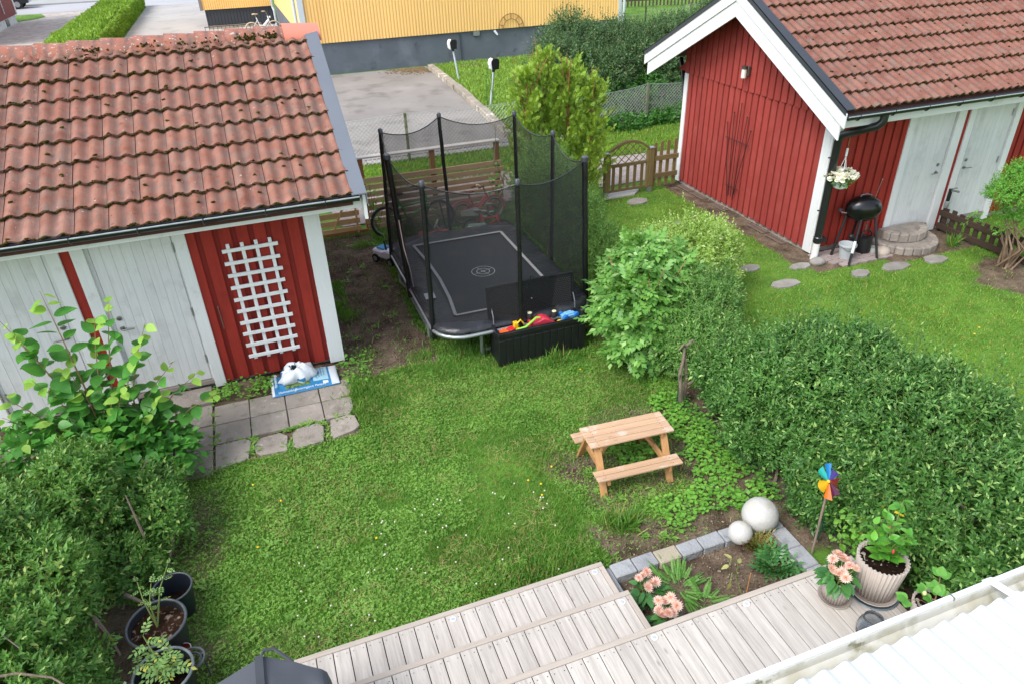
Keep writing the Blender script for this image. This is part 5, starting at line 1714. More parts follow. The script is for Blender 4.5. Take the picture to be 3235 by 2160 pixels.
for (a, b_) in (((-.36, .08, 0), (-.2, .09, .68)), ((-.36, -.33, 0), (-.1, -.12, .66)), ((.22, -.32, 0), (.2, -.1, .68)), ((.1, .2, 0), (.08, .1, .66))):
    q = MB(); q.tube([a, b_], .02, 8); l = q.build('leg', bmt, g, local=True, smooth=True)
    if a[1] == -.33:
        v0, v1 = Vector(a), Vector(b_)
        q = MB(); q.tube([v0.lerp(v1, .27), v0.lerp(v1, .53)], .0215, 8); q.build('worn_band', plain('white worn paint', C('#d4d4d0'), .5), l, local=True, smooth=True)
q = MB(); q.tube([GM @ Vector((.14, .0, .15)), GM @ Vector((.2, .02, .5))], .004, 5); q.ball(GM @ Vector((.2, .02, .505)), .012, 8, 6); q.build('skewer', steel, g, local=True)
q = MB(); q.tube([(.16, -.02, .58), (.15, -.02, .5)], .004, 5); q.box(.14, .165, -.025, -.018, .4, .5); q.build('hanging_tool', steel, g, local=True)
t = thing('bucket', 'pale grey plastic bucket under the black grill', 'bucket', (8.64, 8.12, .0))
bkm = plain('grey bucket plastic', C('#a9adae'), .45)
q = MB(); q.lathe([(.1, .01), (.125, .22), (.14, .225), (.14, .25), (.13, .255), (.122, .24), (.1, .02), (.01, .018)], 30); q.build('body', bkm, t, local=True, smooth=True)
q = MB(); q.tube([(-.14, 0, .23), (-.11, -.1, .19), (0, -.155, .17), (.11, -.1, .19), (.14, 0, .23)], .004, 5); q.build('handle', bmt, t, local=True)
t = thing('watering_can', 'black plastic watering can behind the grill legs', 'watering can', (9.05, 8.2, 0))
q = MB(); q.lathe([(.12, .01), (.125, .05), (.125, .2), (.12, .27), (.06, .28), (.055, .27), (.01, .27)], 28); q.build('body', bmt, t, local=True, smooth=True)
q = MB(); q.tube([(-.08, 0, .27), (-.07, 0, .37), (.04, 0, .4), (.13, 0, .32), (.125, 0, .2)], .014, 8); q.build('handle', bmt, t, local=True, smooth=True)
q = MB(); q.tube([(-.11, 0, .08), (-.2, -.01, .2), (-.3, -.02, .33)], [.03, .02, .016], 10); q.ball((-.32, -.02, .34), (.045, .045, .045), 12, 8); q.build('spout', bmt, t, local=True, smooth=True)
t = MB(); t.lathe([(.06, 0), (.065, .05), (.07, .1), (.066, .1), (.05, .02)], 18, (9.19, 8.12, 0)); tag(t.build('glass_jar', plain('cloudy jar', C('#a7aaa2'), .3), smooth=True), 'small cloudy jar right of the watering can', 'jar')
tap = thing('garden_tap', 'black garden tap stand with hose coupling between the white doors', 'tap', (10.92, 8.38, 0))
q = MB(); q.tube([(0, 0, 0), (0, 0, .75)], .03, 10); q.build('pipe', bmt, tap, local=True, smooth=True)
q = MB(); q.lathe([(.034, .42), (.038, .44), (.038, .52), (.034, .54)], 12); q.build('coupling', galv, tap, local=True, smooth=True)
q = MB(); q.tube([(0, 0, .72), (.0, -.06, .74), (.08, -.1, .72)], .018, 8); q.tube([(-.06, -.06, .78), (.06, -.06, .78)], .012, 6); q.build('tap_head', steel, tap, local=True, smooth=True)

# hanging basket (pot, chain); its flowers come with the plants
hb = thing('hanging_basket', 'white hanging pot of white petunias at the shed corner', 'hanging basket', (8.3, 8.22, 1.2))
q = MB(); q.lathe([(.06, 0), (.09, .02), (.108, .12), (.1, .125), (.02, .1)], 24); q.build('pot', plain('white plastic pot', C('#cfd6d2'), .4), hb, local=True, smooth=True)
q = MB()
for a in (0, 2.1, 4.2):
    q.tube([(.1 * math.cos(a), .1 * math.sin(a), .12), (.0, 0, .5)], .005, 5)
q.build('hanger', plain('white plastic', C('#e4e2dd')), hb, local=True)
q = MB(); q.box(-.012, .012, -.01, .01, .5, .62); q.build('hook', plain('white plastic', C('#e4e2dd')), hb, local=True)
q = MB(); brs = plain('brass chain', C('#8f7a4c'), .4, .7)
for k in range(18):
    z = .62 + k * .0215
    M = Matrix.Translation((.0, 0, z)) @ Matrix.Rotation(PI / 2 * (k % 2), 4, 'Z')
    q.tube([M @ Vector((.007 * math.cos(a), 0, .013 * math.sin(a))) for a in np.linspace(0, 2 * PI, 8)[:-1]], .0028, 4, closed=True)
q.build('chain', brs, hb, local=True)

# ================================================================== BICYCLES AND SCOOTER
rub = plain('tyre rubber', C('#17171a'), .85)


def bike(name, label, loc, rotz, lean, r, wb, frc, tyc, seatc, hi=1., guard=None, rimc=None, step=False, mud=None):
    t = thing(name, label, 'bicycle', loc)
    t.rotation_euler = (lean, 0, rotz)
    fm = frc
    for k, x in enumerate((0, wb)):
        M = Matrix.Translation((x, 0, r)) @ Matrix.Rotation(PI / 2, 4, 'X')
        q = MB(); q.tube([M @ Vector(((r - .022) * math.cos(a), (r - .022) * math.sin(a), 0)) for a in np.linspace(0, 2 * PI, 29)[:-1]], .024, 8, closed=True); w_ = q.build('wheel', tyc, t, local=True, smooth=True)
        q = MB(); q.tube([M @ Vector(((r - .05) * math.cos(a), (r - .05) * math.sin(a), 0)) for a in np.linspace(0, 2 * PI, 29)[:-1]], .011, 6, closed=True)
        q.build('rim', rimc or steel, w_, local=True, smooth=True)
        q = MB()
        for s in range(14):
            a = 2 * PI * s / 14
            q.tube([M @ Vector((.02 * math.cos(a + 1), .02 * math.sin(a + 1), .02 * (-1) ** s)), M @ Vector(((r - .05) * math.cos(a), (r - .05) * math.sin(a), 0))], .0022, 3, caps=False)
        q.lathe([(.018, -.03), (.018, .03)], 8, M=M); q.build('spokes', steel, w_, local=True)
        if mud:
            q = MB(); q.tube([M @ Vector(((r + .02) * math.cos(a), (r + .02) * math.sin(a), 0)) for a in (np.linspace(R(20), R(190), 12) if k == 0 else np.linspace(R(-10), R(140), 12))], .02, 6); q.build('mudguard', mud, t, local=True, smooth=True)
    bbk = Vector((wb * .42, 0, r * .95)); sttop = Vector((wb * .27, 0, r + .42 * hi)); hd = Vector((wb * .78, 0, r + .46 * hi)); hd2 = Vector((wb * .81, 0, r + .3 * hi))
    q = MB()
    tr_ = .022 * hi ** .3
    q.tube([bbk, sttop], tr_, 8); q.tube([hd2, bbk], tr_ * 1.2, 8)
    q.tube([hd2 + Vector((0, 0, .05)), (wb * (.5 if step else .33), 0, r + (.12 if step else .28) * hi), bbk.lerp(sttop, .35 if step else .6)], tr_ * 1.1, 8)
    q.tube([hd2, hd], tr_ * 1.25, 8)
    for s in (-.035, .035):
        q.tube([bbk + Vector((0, s, 0)), (0, s, r)], .012, 6); q.tube([sttop.lerp(bbk, .2) + Vector((0, s, 0)), (0, s, r)], .01, 6)
    q.build('frame', fm, t, local=True, smooth=True)
    q = MB()
    for s in (-.04, .04):
        q.tube([hd2, (wb * .83, s, r + .2 * hi), (wb, s, r)], .013, 6)
    q.build('fork', fm, t, local=True, smooth=True)
    hb_ = Vector((wb * .74, 0, r + .6 * hi))
    q = MB(); q.tube([hd, hb_], .014, 6); q.tube([hb_ + Vector((-.16, -.27 * hi, .03)), hb_ + Vector((-.04, -.22 * hi, .05)), hb_, hb_ + Vector((-.04, .22 * hi, .05)), hb_ + Vector((-.16, .27 * hi, .03))], .012, 6)
    h_ = q.build('handlebar', steel, t, local=True, smooth=True)
    for s in (-1, 1):
        q = MB(); q.tube([hb_ + Vector((-.17, s * .275 * hi, .03)), hb_ + Vector((-.08, s * .245 * hi, .042))], .018, 8); q.build('grip', seatc, h_, local=True, smooth=True)
    q = MB(); q.tube([sttop, sttop + Vector((-.03, 0, .1 * hi))], .014, 6); q.build('seat_post', steel, t, local=True)
    q = MB(); c = sttop + Vector((-.04, 0, .13 * hi)); q.ball((c.x - .04, 0, c.z), (.1 * hi ** .4, .075 * hi ** .4, .035), 12, 8); q.ball((c.x + .08, 0, c.z - .004), (.08, .03, .026), 10, 7); q.build('saddle', seatc, t, local=True, smooth=True)
    q = MB(); q.lathe([(.07 * hi, -.008), (.07 * hi, .008)], 16, M=Matrix.Translation(bbk + Vector((0, -.05, 0))) @ Matrix.Rotation(PI / 2, 4, 'X')); q.tube([bbk + Vector((0, -.07, 0)), bbk + Vector((.1, -.07, -.1))], .009, 5); q.box(bbk.x + .07, bbk.x + .14, -.16, -.075, bbk.z - .12, bbk.z - .1)
    q.build('crank', guard or steel, t, local=True)
    if guard:
        q = MB(); q.prism([(-.06, -.052, r - .05), (bbk.x, -.052, bbk.z - .085), (bbk.x + .09, -.052, bbk.z), (bbk.x, -.052, bbk.z + .085), (-.06, -.052, r + .04)], (0, .012, 0)); q.build('chain_guard', guard, t, local=True, bevel=.004)
    return t


wb_ = plain('white bike paint', C('#dfe4e6'), .3, coat=.4)
cream = plain('cream rubber', C('#c9b69c'), .7)
b0 = bike('bicycle', 'white step-through bicycle with cream tyres beyond the roof ridge', (.93, 40.3, .02), R(3), R(-4), .35, 1.08, wb_, cream, plain('beige leather', C('#bfa98f'), .6), 1.25, None, None, True, None)
q = MB(); q.ball((.95, 0, .86), (.05, .04, .05), 10, 8); q.build('lamp', wb_, b0, local=True, smooth=True)
bike('bicycle', 'green bicycle leaning on the slat fence behind the net', (1.9, 12.1, .0), R(-4), R(-12), .28, .98, plain('green bike paint', C('#3da33a'), .35, coat=.3), rub, plain('black grip', C('#161616'), .6), .85)
cm = plain('coral bike paint', C('#d05858'), .4, coat=.2)
bike('bicycle', 'small coral pink bicycle with brown saddle by the slat fence', (3.36, 12.15, .0), R(6), R(-14), .2, .66, cm, plain('dirty cream tyre', C('#8f8478'), .85), plain('brown saddle', C('#7a4636'), .6), .66, plain('grey white guard', C('#c7c4be'), .5), None, True, cm)
bike('bicycle', 'small red and mint bicycle lying in front of the coral one', (3.3, 11.55, .0), R(-28), R(-48), .17, .58, plain('red bike paint', C('#c03038'), .4, coat=.2), rub, plain('pale grey saddle', C('#b5b3ae'), .6), .6, plain('mint paint', C('#8fb5a6'), .5))
t = thing('scooter', 'blue grey kick scooter with beige grips beside the trampoline net', 'scooter', (2.87, 11.5, 0), R(75))
t.rotation_euler = (R(-8), R(4), R(75))
scb = plain('dark teal scooter', C('#2a4a5a'), .4, coat=.2)
q = MB(); q.tube([(0, 0, .1), (-.04, 0, .78)], .017, 8); q.build('stem', scb, t, local=True, smooth=True)
q = MB(); q.tube([(-.04, -.2, .78), (-.04, .2, .78)], .013, 8); h_ = q.build('handlebar', steel, t, local=True)
for s in (-1, 1):
    q = MB(); q.tube([(-.04, s * .1, .78), (-.04, s * .21, .78)], .018, 8); q.build('grip', plain('beige grip', C('#a2876c'), .7), h_, local=True, smooth=True)
q = MB(); q.box(-.5, .0, -.05, .05, .08, .11); q.build('deck', scb, t, local=True, bevel=.01)
for x in (.05, -.52):
    q = MB(); q.lathe([(.02, -.018), (.08, -.015), (.08, .015), (.02, .018)], 16, M=Matrix.Translation((x, 0, .08)) @ Matrix.Rotation(PI / 2, 4, 'X')); q.build('wheel', rub, t, local=True, smooth=True)
t = thing('ride_on_car', 'red ride-on toy with white steering wheel behind the net', 'toy', (2.6, 11.35, 0), R(-20))
q = MB(); q.prism([(-.3, -.15, .05), (.3, -.15, .05), (.32, -.15, .2), (.1, -.15, .3), (-.1, -.15, .22), (-.32, -.15, .24)], (0, .3, 0)); q.build('body', crd, t, local=True, bevel=.03)
q = MB(); q.tube([(.08, 0, .3), (.03, 0, .4)], .015, 6); q.tube([(.03 + .03 * math.cos(a), .1 * math.sin(a), .41 + .07 * math.cos(a)) for a in np.linspace(0, 2 * PI, 21)[:-1]], .016, 6, closed=True); q.box(.02, .045, -.09, .09, .395, .42); q.build('steering_wheel', plain('white plastic', C('#e4e2dd')), t, local=True, smooth=True)
q = MB(); q.ball((.03, 0, .415), .03, 10, 7); q.build('horn', crd, t, local=True, smooth=True)
for x in (-.2, .22):
    for s in (-1, 1):
        q = MB(); q.lathe([(.02, -.025), (.085, -.02), (.085, .02), (.02, .025)], 16, M=Matrix.Translation((x, s * .16, .085)) @ Matrix.Rotation(PI / 2, 4, 'X')); q.build('wheel', rub, t, local=True, smooth=True)
t = thing('push_car', 'white toy push car parked beside the trampoline corner', 'toy', (1.7, 11.05, .0), R(-58))
wpl = plain('glossy white toy', C('#dfdfe2'), .25, coat=.4)
q = MB(); q.prism([(-.27, -.13, .09), (.27, -.13, .09), (.28, -.13, .16), (.2, -.13, .24), (.05, -.13, .26), (-.06, -.13, .22), (-.27, -.13, .22)], (0, .26, 0)); q.build('body', wpl, t, local=True, bevel=.025)
q = MB(); q.tube([(.05, -.08, .25), (.02, -.08, .4), (.02, .08, .4), (.05, .08, .25)], .018, 8); q.build('handle', bmt, t, local=True, smooth=True)
q = MB(); q.box(-.2, -.02, -.08, .08, .225, .25); q.build('seat', plain('blue toy seat', C('#3a86b8'), .5), t, local=True, bevel=.008)
for s in (-1, 1):
    q = MB(); q.box(.262, .285, s * .085 - .03, s * .085 + .03, .13, .17); q.build('headlight', plain('grey lamp', C('#5a5d60'), .3), t, local=True, bevel=.005)
    for x in (-.17, .18):
        M = Matrix.Translation((x, s * .135, .075)) @ Matrix.Rotation(PI / 2, 4, 'X')
        q = MB(); q.lathe([(.03, -.025), (.075, -.02), (.075, .02), (.03, .025)], 18, M=M); w_ = q.build('wheel', rub, t, local=True, smooth=True)
        q = MB(); q.lathe([(.005, -.028), (.045, -.026), (.045, .026), (.005, .028)], 12, M=M); q.build('rim', galv, w_, local=True)

# ================================================================== LOWER LEFT: COVERED GRILL, POTS
cvm = pm('charcoal cover fabric', C('#44474d'), .75, .06, 2, .2, 220, rnd=False)
cv = thing('covered_grill', 'grill under a charcoal fabric cover in the bottom left foreground', 'grill cover', (-.7, 2.8, .3))
sec = [(-1.34, .15), (-1.3, .72), (-1.24, .80), (-.95, .91), (-.66, 1.03), (-.635, 1.045), (-.61, 1.03), (-.45, 1.0), (-.29, .955), (-.262, .93), (-.25, .85), (-.225, .3)]
q = MB()


def cvf(u, v):
    k = u * (len(sec) - 1); i = min(int(k), len(sec) - 2); f = k - i
    x = sec[i][0] + (sec[i + 1][0] - sec[i][0]) * f; z = sec[i][1] + (sec[i + 1][1] - sec[i][1]) * f
    y = 3.2 - v * .95
    fold = .012 * math.sin(x * 16 + y * 6) * (z < .98) * (v > .05)
    if x > -.6:
        y -= (x + .6) * .55
        fold += (vnoise(x * 1.0, y * 1.0, 7) - .5) * .03
    return (x, y, z + fold)


q.grid(cvf, 66, 24)
b0_ = [cvf(i / 66, 0) for i in range(67)]
q.add([p for p in b0_] + [(x, y + .02, .2) for x, y, z in b0_], [(i, i + 1, 68 + i, 67 + i) for i in range(66)])
q.build('cover', cvm, cv, smooth=2)
q = MB(); q.beam((-.645, 3.205, 1.05), (-.645, 2.3, 1.052), .05, .006); q.build('seam_strip', pm('cover seam', C('#3a3d42'), .75), cv)
q = MB(); q.tube([(-.635, 3.2, 1.04), (-.61, 3.23, 1.055), (-.55, 3.22, 1.05), (-.49, 3.16, 1.02), (-.45, 3.12, 1.0)], .012, 6); q.build('strap_loop', pm('cover seam', C('#4b4e54')), cv)

potm = pm('black plastic pot', C('#2a2c2f'), .5, .12, 6)
potg = pm('grey plastic pot rim', C('#4f5357'), .45, .1, 6)


def pot(loc, r0, r1, h, label, rimm=None, fill=.82, group=None, mat=potm, inner=soilm, tilt=0):
    t = thing('plant_pot', label, 'pot', loc, 0, group)
    t.rotation_euler = (tilt, tilt * .6, 0)
    q = MB(); q.lathe([(r0 * .9, 0), (r0, .01), (r1, h), (r1 * .94, h), (r0 * .96, h * .1), (.01, h * .08)], 36); q.build('body', mat, t, local=True, smooth=True)
    q = MB(); q.tube([((r1) * math.cos(a), r1 * math.sin(a), h) for a in np.linspace(0, 2 * PI, 37)[:-1]], r1 * .055, 8, closed=True); q.build('rim', rimm or potg, t, local=True, smooth=True)
    if inner:
        q = MB(); rr_ = (r0 + (r1 - r0) * fill) * .95; q.grid(lambda u, v: (rr_ * u * math.cos(v * 2 * PI), rr_ * u * math.sin(v * 2 * PI), h * fill + (fnoise(u * 2 * math.cos(v * 6.28) + 4, u * 2 * math.sin(v * 6.28) + 4, 5) - .5) * .05), 9, 28); q.build('soil', inner, t, local=True, smooth=2)
    return t


drysoil = pm('dry crumbly soil', C('#33241a'), 1, .4, 9, 1, 40, spots=((C('#8a7868'), 22, .56, .66), (C('#1d130d'), 13, .58, .68)), spec=.05, rnd=False)
pot((-1.5, 4.37, 0), .17, .215, .36, 'large black pot of dry soil with a spindly tomato plant', fill=.84, inner=drysoil, tilt=R(2))
pot((-1.41, 4.74, 0), .12, .155, .3, 'dark blue-black pot behind the large soil pot', fill=.4, mat=pm('blue black pot', C('#20262f'), .45))
pot((-1.42, 3.88, 0), .16, .205, .36, 'grey rimmed pot with leafy tomato plants at the bottom edge', rimm=plain('pale grey rim', C('#7d8488'), .45), fill=.7)
pot((-1.335, 4.18, .02), .045, .062, .15, 'small dark red flower pot with white inside', rimm=plain('white pot rim', C('#c9ccd0'), .4), fill=.3, mat=pm('red printed pot', C('#8a2418'), .4, .2, 12, c2=C('#b8682c')), tilt=R(-6))
t = thing('plant_support', 'grey plastic ring plant support beside the covered grill', 'plant support', (-1.25, 3.97, 0))
for r_, z in ((.1, .3), (.072, .28)):
    q = MB(); q.tube([(r_ * math.cos(a), r_ * math.sin(a), z) for a in np.linspace(0, 2 * PI, 25)[:-1]], .009, 6, closed=True); q.build('ring', potg, t, local=True, smooth=True)
for a in (.3, 2.4, 4.5):
    q = MB(); q.tube([(.085 * math.cos(a), .085 * math.sin(a), 0), (.085 * math.cos(a), .085 * math.sin(a), .3)], .007, 6); q.build('leg', potg, t, local=True)
t = thing('concrete_pot', 'weathered grey cylindrical pot under the big leaves', 'pot', (-1.56, 6.33, 0))
q = MB(); q.lathe([(.11, 0), (.105, .36), (.08, .36), (.08, .2), (.01, .2)], 24); q.build('body', pm('old concrete pot', C('#77756e'), .95, .25, 9, .5, 40), t, local=True, smooth=True)

# ================================================================== PLANTS
barkm = pm('grey brown bark', C('#7a6a5c'), .95, .25, 9, .6, 40, stretch=(3, 3, .6))
stemg = pm('green stem', C('#6a7a3c'), .7, .2, 8)
stemr = pm('reddish stem', C('#8a6a4a'), .7, .2, 8)


def lump_points(lumps, dens, zmin=.03, inset=.09, low=-.55):
    P, N = [], []
    A = np.array([l[:3] for l in lumps], float)
    Rr = np.array([l[3:6] for l in lumps], float)
    for i, l in enumerate(lumps):
        r = Rr[i]
        area = 4 * PI * (((r[0] * r[1]) ** 1.6 + (r[0] * r[2]) ** 1.6 + (r[1] * r[2]) ** 1.6) / 3) ** (1 / 1.6)
        d = rdir(int(area * dens))
        d = d[d[:, 2] > low]
        k = 1 - np.abs(rng.normal(0, inset, len(d)))
        ang = np.arctan2(d[:, 1], d[:, 0])
        k *= 1 + .2 * (fnoise(ang * 1.3 + i * 5, d[:, 2] * 2 + i, 1.7) - .5) * 2 + .22 * (fnoise(ang * 2.1 + i * 3, d[:, 2] * 4 + i, 2.6) - .5)
        p = A[i] + d * r * k[:, None]
        keep = p[:, 2] > zmin
        for j in range(len(lumps)):
            if j != i:
                keep &= (((p - A[j]) / Rr[j]) ** 2).sum(1) > .72
        P.append(p[keep])
        N.append(nrm(d / r)[keep])
    return np.concatenate(P), np.concatenate(N)


def twig_mesh(P, D, L, r, name, m, parent):
    """thin three-sided twigs"""
    tv = [(1, 0, 0), (-.5, .87, 0), (-.5, -.87, 0), (.35, 0, 1), (-.17, .3, 1), (-.17, -.3, 1)]
    tf = [(0, 1, 4, 3), (1, 2, 5, 4), (2, 0, 3, 5)]
    u = nrm(np.cross(D, rdir(len(D))))
    Rm = np.stack([u, np.cross(D, u), D], -1)
    S = np.stack([np.full(len(P), r), np.full(len(P), r), L], -1)
    return scatter(name, (tv, tf), P, Rm, S, m, parent, wloc(parent))


def clumpy(lumps, per=7, r=(.26, .4), cap=.3):
    """break smooth lumps up into knobbly clumps"""
    out = [(*l[:3], l[3] * .9, l[4] * .9, l[5] * .92) for l in lumps]
    for l in lumps:
        for _ in range(per):
            d = rdir(1, .35)[0]
            s = min(cap, rng.uniform(*r) * (l[3] + l[4]) / 2)
            out.append((l[0] + d[0] * l[3] * .86, l[1] + d[1] * l[4] * .86, max(.12, l[2] + d[2] * l[5] * .86), s, s, s * .85))
    return out


def shrub(name, label, cat, base, lumps, dens, L, nl, size, lm, wd=.42, upb=.5, stems=8, sr=.02, group=None, extra=0, inset=.09, low=-.55, wild=.45, twigm=None, tuft=0, exl=.3):
    t = thing(name, label, cat, base, 0, group)
    P, N = lump_points(lumps, dens, inset=inset, low=low)
    D = nrm(N * .8 + np.array([0, 0, upb]) + rdir(len(P)) * wild)
    Ls = L * rng.uniform(.7, 1.3, len(P))
    if extra:      # a few long shoots standing out of the outline
        k = rng.choice(len(P), extra, replace=False)
        k = k[N[k][:, 2] > .1]
        P2, D2 = P[k], nrm(N[k] * .4 + np.array([0, 0, 1.0]) + rdir(len(k)) * .3)
        a = shoot_leaves(P2, D2, np.full(len(k), exl) * rng.uniform(.6, 1.3, len(k)), 16, size * .9)
        tag(twig_mesh(P2, D2, np.full(len(k), exl * .9), .003, 'shoots', twigm or stemg, t), kind='stuff')
    a0 = shoot_leaves(P - D * (Ls * .4)[:, None], D, Ls, nl, size)
    if extra:
        a0 = tuple(np.concatenate(z) for z in zip(a0, a))
    f = scatter('foliage', leaf_t(wd), *a0, lm, t, base)
    tag(f, kind='stuff')
    # inner, sparser leaves so that the crown is not hollow
    P3, N3 = lump_points([(*l[:3], l[3] * .72, l[4] * .72, l[5] * .72) for l in lumps], dens * .35, inset=.2)
    D3 = nrm(N3 + rdir(len(P3)) * .8)
    f2 = scatter('inner_foliage', leaf_t(wd * 1.2), *shoot_leaves(P3, D3, np.full(len(P3), L), max(4, nl // 2), size * 1.3), lm, t, base)
    tag(f2, kind='stuff')
    if stems:
        for i in range(stems):
            l = lumps[i % len(lumps)]
            c = Vector((l[0], l[1], l[2] + l[5] * .25)) + Vector(rng.normal(0, .12, 3).tolist())
            b0 = Vector((l[0] * .6 + base[0] * .4 + rng.normal(0, .1), l[1] * .75 + base[1] * .25 + rng.normal(0, .1), -.03))
            m = b0.lerp(c, .5) + Vector(rng.normal(0, .08, 3).tolist())
            q = MB(); q.tube([b0, b0.lerp(m, .5) + Vector(rng.normal(0, .03, 3).tolist()), m, c], [sr, sr * .8, sr * .6, sr * .2], 6); q.build('stem', barkm, t, smooth=True)
    return t


def branch(t, pts, r, m=barkm, name='bare_branch'):
    q = MB(); q.tube(pts, [r * (1 - .6 * i / (len(pts) - 1)) for i in range(len(pts))], 7); return q.build(name, m, t, smooth=True)


priv = leafm('privet leaves', C('#2f5a24'), C('#5f8c42'), .22, .38, C('#9ab868'))
priv2 = leafm('privet leaves left', C('#447430'), C('#6c9644'), .28, .42, C('#a2b464')) 
# right hedge
hl = [(4.3, 4.6, .35, .3, .5, .42), (4.35, 3.7, .35, .3, .5, .42), (4.45, 2.95, .35, .3, .4, .42), (4.62, 4.75, .72, .55, .6, .7), (4.85, 4.1, .74, .78, .62, .76), (4.92, 3.4, .72, .82, .66, .78), (4.95, 2.6, .68, .8, .7, .74), (5.2, 4.3, .72, .5, .5, .68), (4.98, 4.8, .66, .5, .42, .68), (5.3, 3.5, .72, .5, .6, .7), (4.42, 5.3, .46, .34, .4, .5), (4.75, 1.9, .6, .7, .6, .66)]
h = shrub('hedge', 'tall untrimmed privet hedge on the right beside the flower bed', 'hedge', (4.7, 3.6, 0), clumpy(hl, 8), 400, .16, 10, .066, priv, stems=14, sr=.022, extra=1000, inset=.15, exl=.36, low=-.85, wild=.6)
branch(h, [(4.32, 3.32, .62), (4.26, 3.27, .72), (4.22, 3.22, .86)], .02)
branch(h, [(4.75, 4.55, 1.05), (4.65, 4.35, 1.12), (4.58, 4.2, 1.22)], .012)
branch(h, [(4.6, 2.6, .5), (4.45, 2.6, .55), (4.38, 2.66, .62)], .018)
branch(h, [(4.5, 2.35, .7), (4.6, 2.2, .76), (4.72, 2.1, .85)], .014)
for _ in range(14):     # cut and dead wood showing in the hedge face
    l = hl[rng.integers(0, 8)]; d = rdir(1)[0]; d[0] = -abs(d[0]); d[2] = abs(d[2]) * .8
    p = np.array(l[:3]) + d * np.array(l[3:6]) * .9; e = p + nrm(rng.normal(0, 1, 3)) * .12 + d * .06
    branch(h, [tuple(p - d * .12), tuple(p), tuple((p + e) / 2 + rng.normal(0, .015, 3)), tuple(e)], rng.uniform(.006, .013), pm('pale dead wood', C('#9a8a78'), .9, .2, 8))
# overgrown privet between hedge and elder, with a gnarled stump
h2 = shrub('shrub', 'low overgrown privet between the tall hedge and the elder bush', 'shrub', (4.6, 6.1, 0), [(4.55, 5.95, .45, .42, .45, .5), (4.75, 6.5, .5, .5, .45, .55), (5.1, 6.9, .5, .5, .4, .5), (4.3, 6.35, .35, .3, .35, .4)], 400, .15, 9, .054, leafm('privet leaves pale', C('#447030'), C('#6f9a4a'), .3, .45, C('#a8b878')), stems=8, extra=90)
st = thing('tree_stump', 'gnarled grey stump with cut branches in front of the privet', 'stump', (4.05, 5.68, 0))
branch(st, [(4.05, 5.68, -.05), (4.03, 5.68, .2), (4.02, 5.72, .42), (4.1, 5.8, .55), (4.12, 5.82, .72)], .032, name='trunk')
branch(st, [(4.1, 5.72, -.05), (4.14, 5.75, .3), (4.13, 5.82, .6)], .034, name='trunk')
branch(st, [(4.12, 5.82, .7), (4.2, 5.8, .78), (4.24, 5.78, .7)], .02, name='branch')
branch(st, [(4.12, 5.82, .7), (4.06, 5.78, .76), (4.0, 5.76, .72)], .018, name='branch')
branch(st, [(4.13, 5.7, .25), (4.25, 5.68, .33), (4.32, 5.7, .36)], .02, name='branch')
# green plastic mesh stakes along the hedge foot
stk = thing('mesh_fence', 'low dark green plastic mesh fence along the hedge foot', 'fence', (4.1, 4.5, 0))
gpl = plain('dark green plastic', C('#1f4a34'), .5)
gpm = bpy.data.materials.new('dark green netting'); gpm.use_nodes = True
_n = gpm.node_tree
_b = _n.nodes['Principled BSDF']; _b.inputs['Base Color'].default_value = (.012, .05, .03, 1)
_t = _n.nodes.new('ShaderNodeBsdfTransparent'); _x = _n.nodes.new('ShaderNodeMixShader'); _x.inputs[0].default_value = .16
_n.links.new(_t.outputs[0], _x.inputs[1]); _n.links.new(_b.outputs[0], _x.inputs[2]); _n.links.new(_x.outputs[0], _n.nodes['Material Output'].inputs[0])
for (x, y) in ((4.0, 5.7), (4.0, 4.5), (4.08, 3.4), (4.15, 2.75)):
    q = MB(); q.tube([(x, y, -.03), (x + .01, y, .42)], .007, 5); q.build('stake', gpl, stk)
q = MB()
pp = [(4.0, 5.7), (4.01, 5.1), (4.0, 4.5), (4.05, 3.9), (4.08, 3.4), (4.15, 2.75)]
for a, b_ in zip(pp[:-1], pp[1:]):
    q.add([(*a, 0), (*b_, 0), (*b_, .26), (*a, .26)], [(0, 1, 2, 3)])
q.build('netting', gpm, stk)

# left hedge
hl = [(-1.6, 5.75, .3, .28, .42, .38), (-1.75, 5.15, .22, .22, .3, .28), (-2.2, 5.75, .6, .45, .5, .48), (-2.65, 5.3, .68, .6, .7, .5), (-2.25, 4.75, .55, .42, .5, .5), (-2.5, 4.15, .6, .55, .6, .52), (-2.05, 3.85, .4, .3, .45, .42), (-2.5, 3.4, .6, .55, .6, .5), (-3.2, 5.9, .62, .6, .6, .5), (-2.0, 3.0, .45, .4, .5, .42), (-3.1, 4.5, .65, .5, .6, .5)]
h = shrub('hedge', 'rambling privet hedge in the lower left foreground', 'hedge', (-2.4, 4.6, 0), clumpy(hl, 8), 380, .14, 9, .064, priv2, stems=16, sr=.024, extra=120, exl=.16)
for pts, r in ((((-1.75, 4.75, .35), (-1.66, 4.66, .36), (-1.58, 4.6, .33)), .02), (((-2.2, 5.55, .85), (-2.08, 5.5, .93), (-2.0, 5.45, .9)), .014), (((-2.3, 3.75, .95), (-2.1, 3.68, 1.0), (-1.9, 3.6, .96), (-1.78, 3.5, .9)), .011), (((-1.9, 4.45, .5), (-1.8, 4.3, .4), (-1.75, 4.2, .3)), .022), (((-2.35, 3.9, 1.0), (-2.2, 3.95, 1.08), (-2.1, 3.85, 1.02)), .009), (((-2.15, 4.9, .95), (-2.1, 4.75, 1.0), (-2.13, 4.6, .97)), .01)):
    branch(h, pts, r)
q = MB()
for a, b_ in (((-1.78, 5.3), (-1.72, 4.8)), ((-1.72, 4.8), (-1.78, 4.2))):
    q.add([(*a, 0), (*b_, 0), (*b_, .55), (*a, .55)], [(0, 1, 2, 3)])
o = q.build('netting', gpm); tag(o, 'dark green netting at the foot of the left hedge', 'netting')

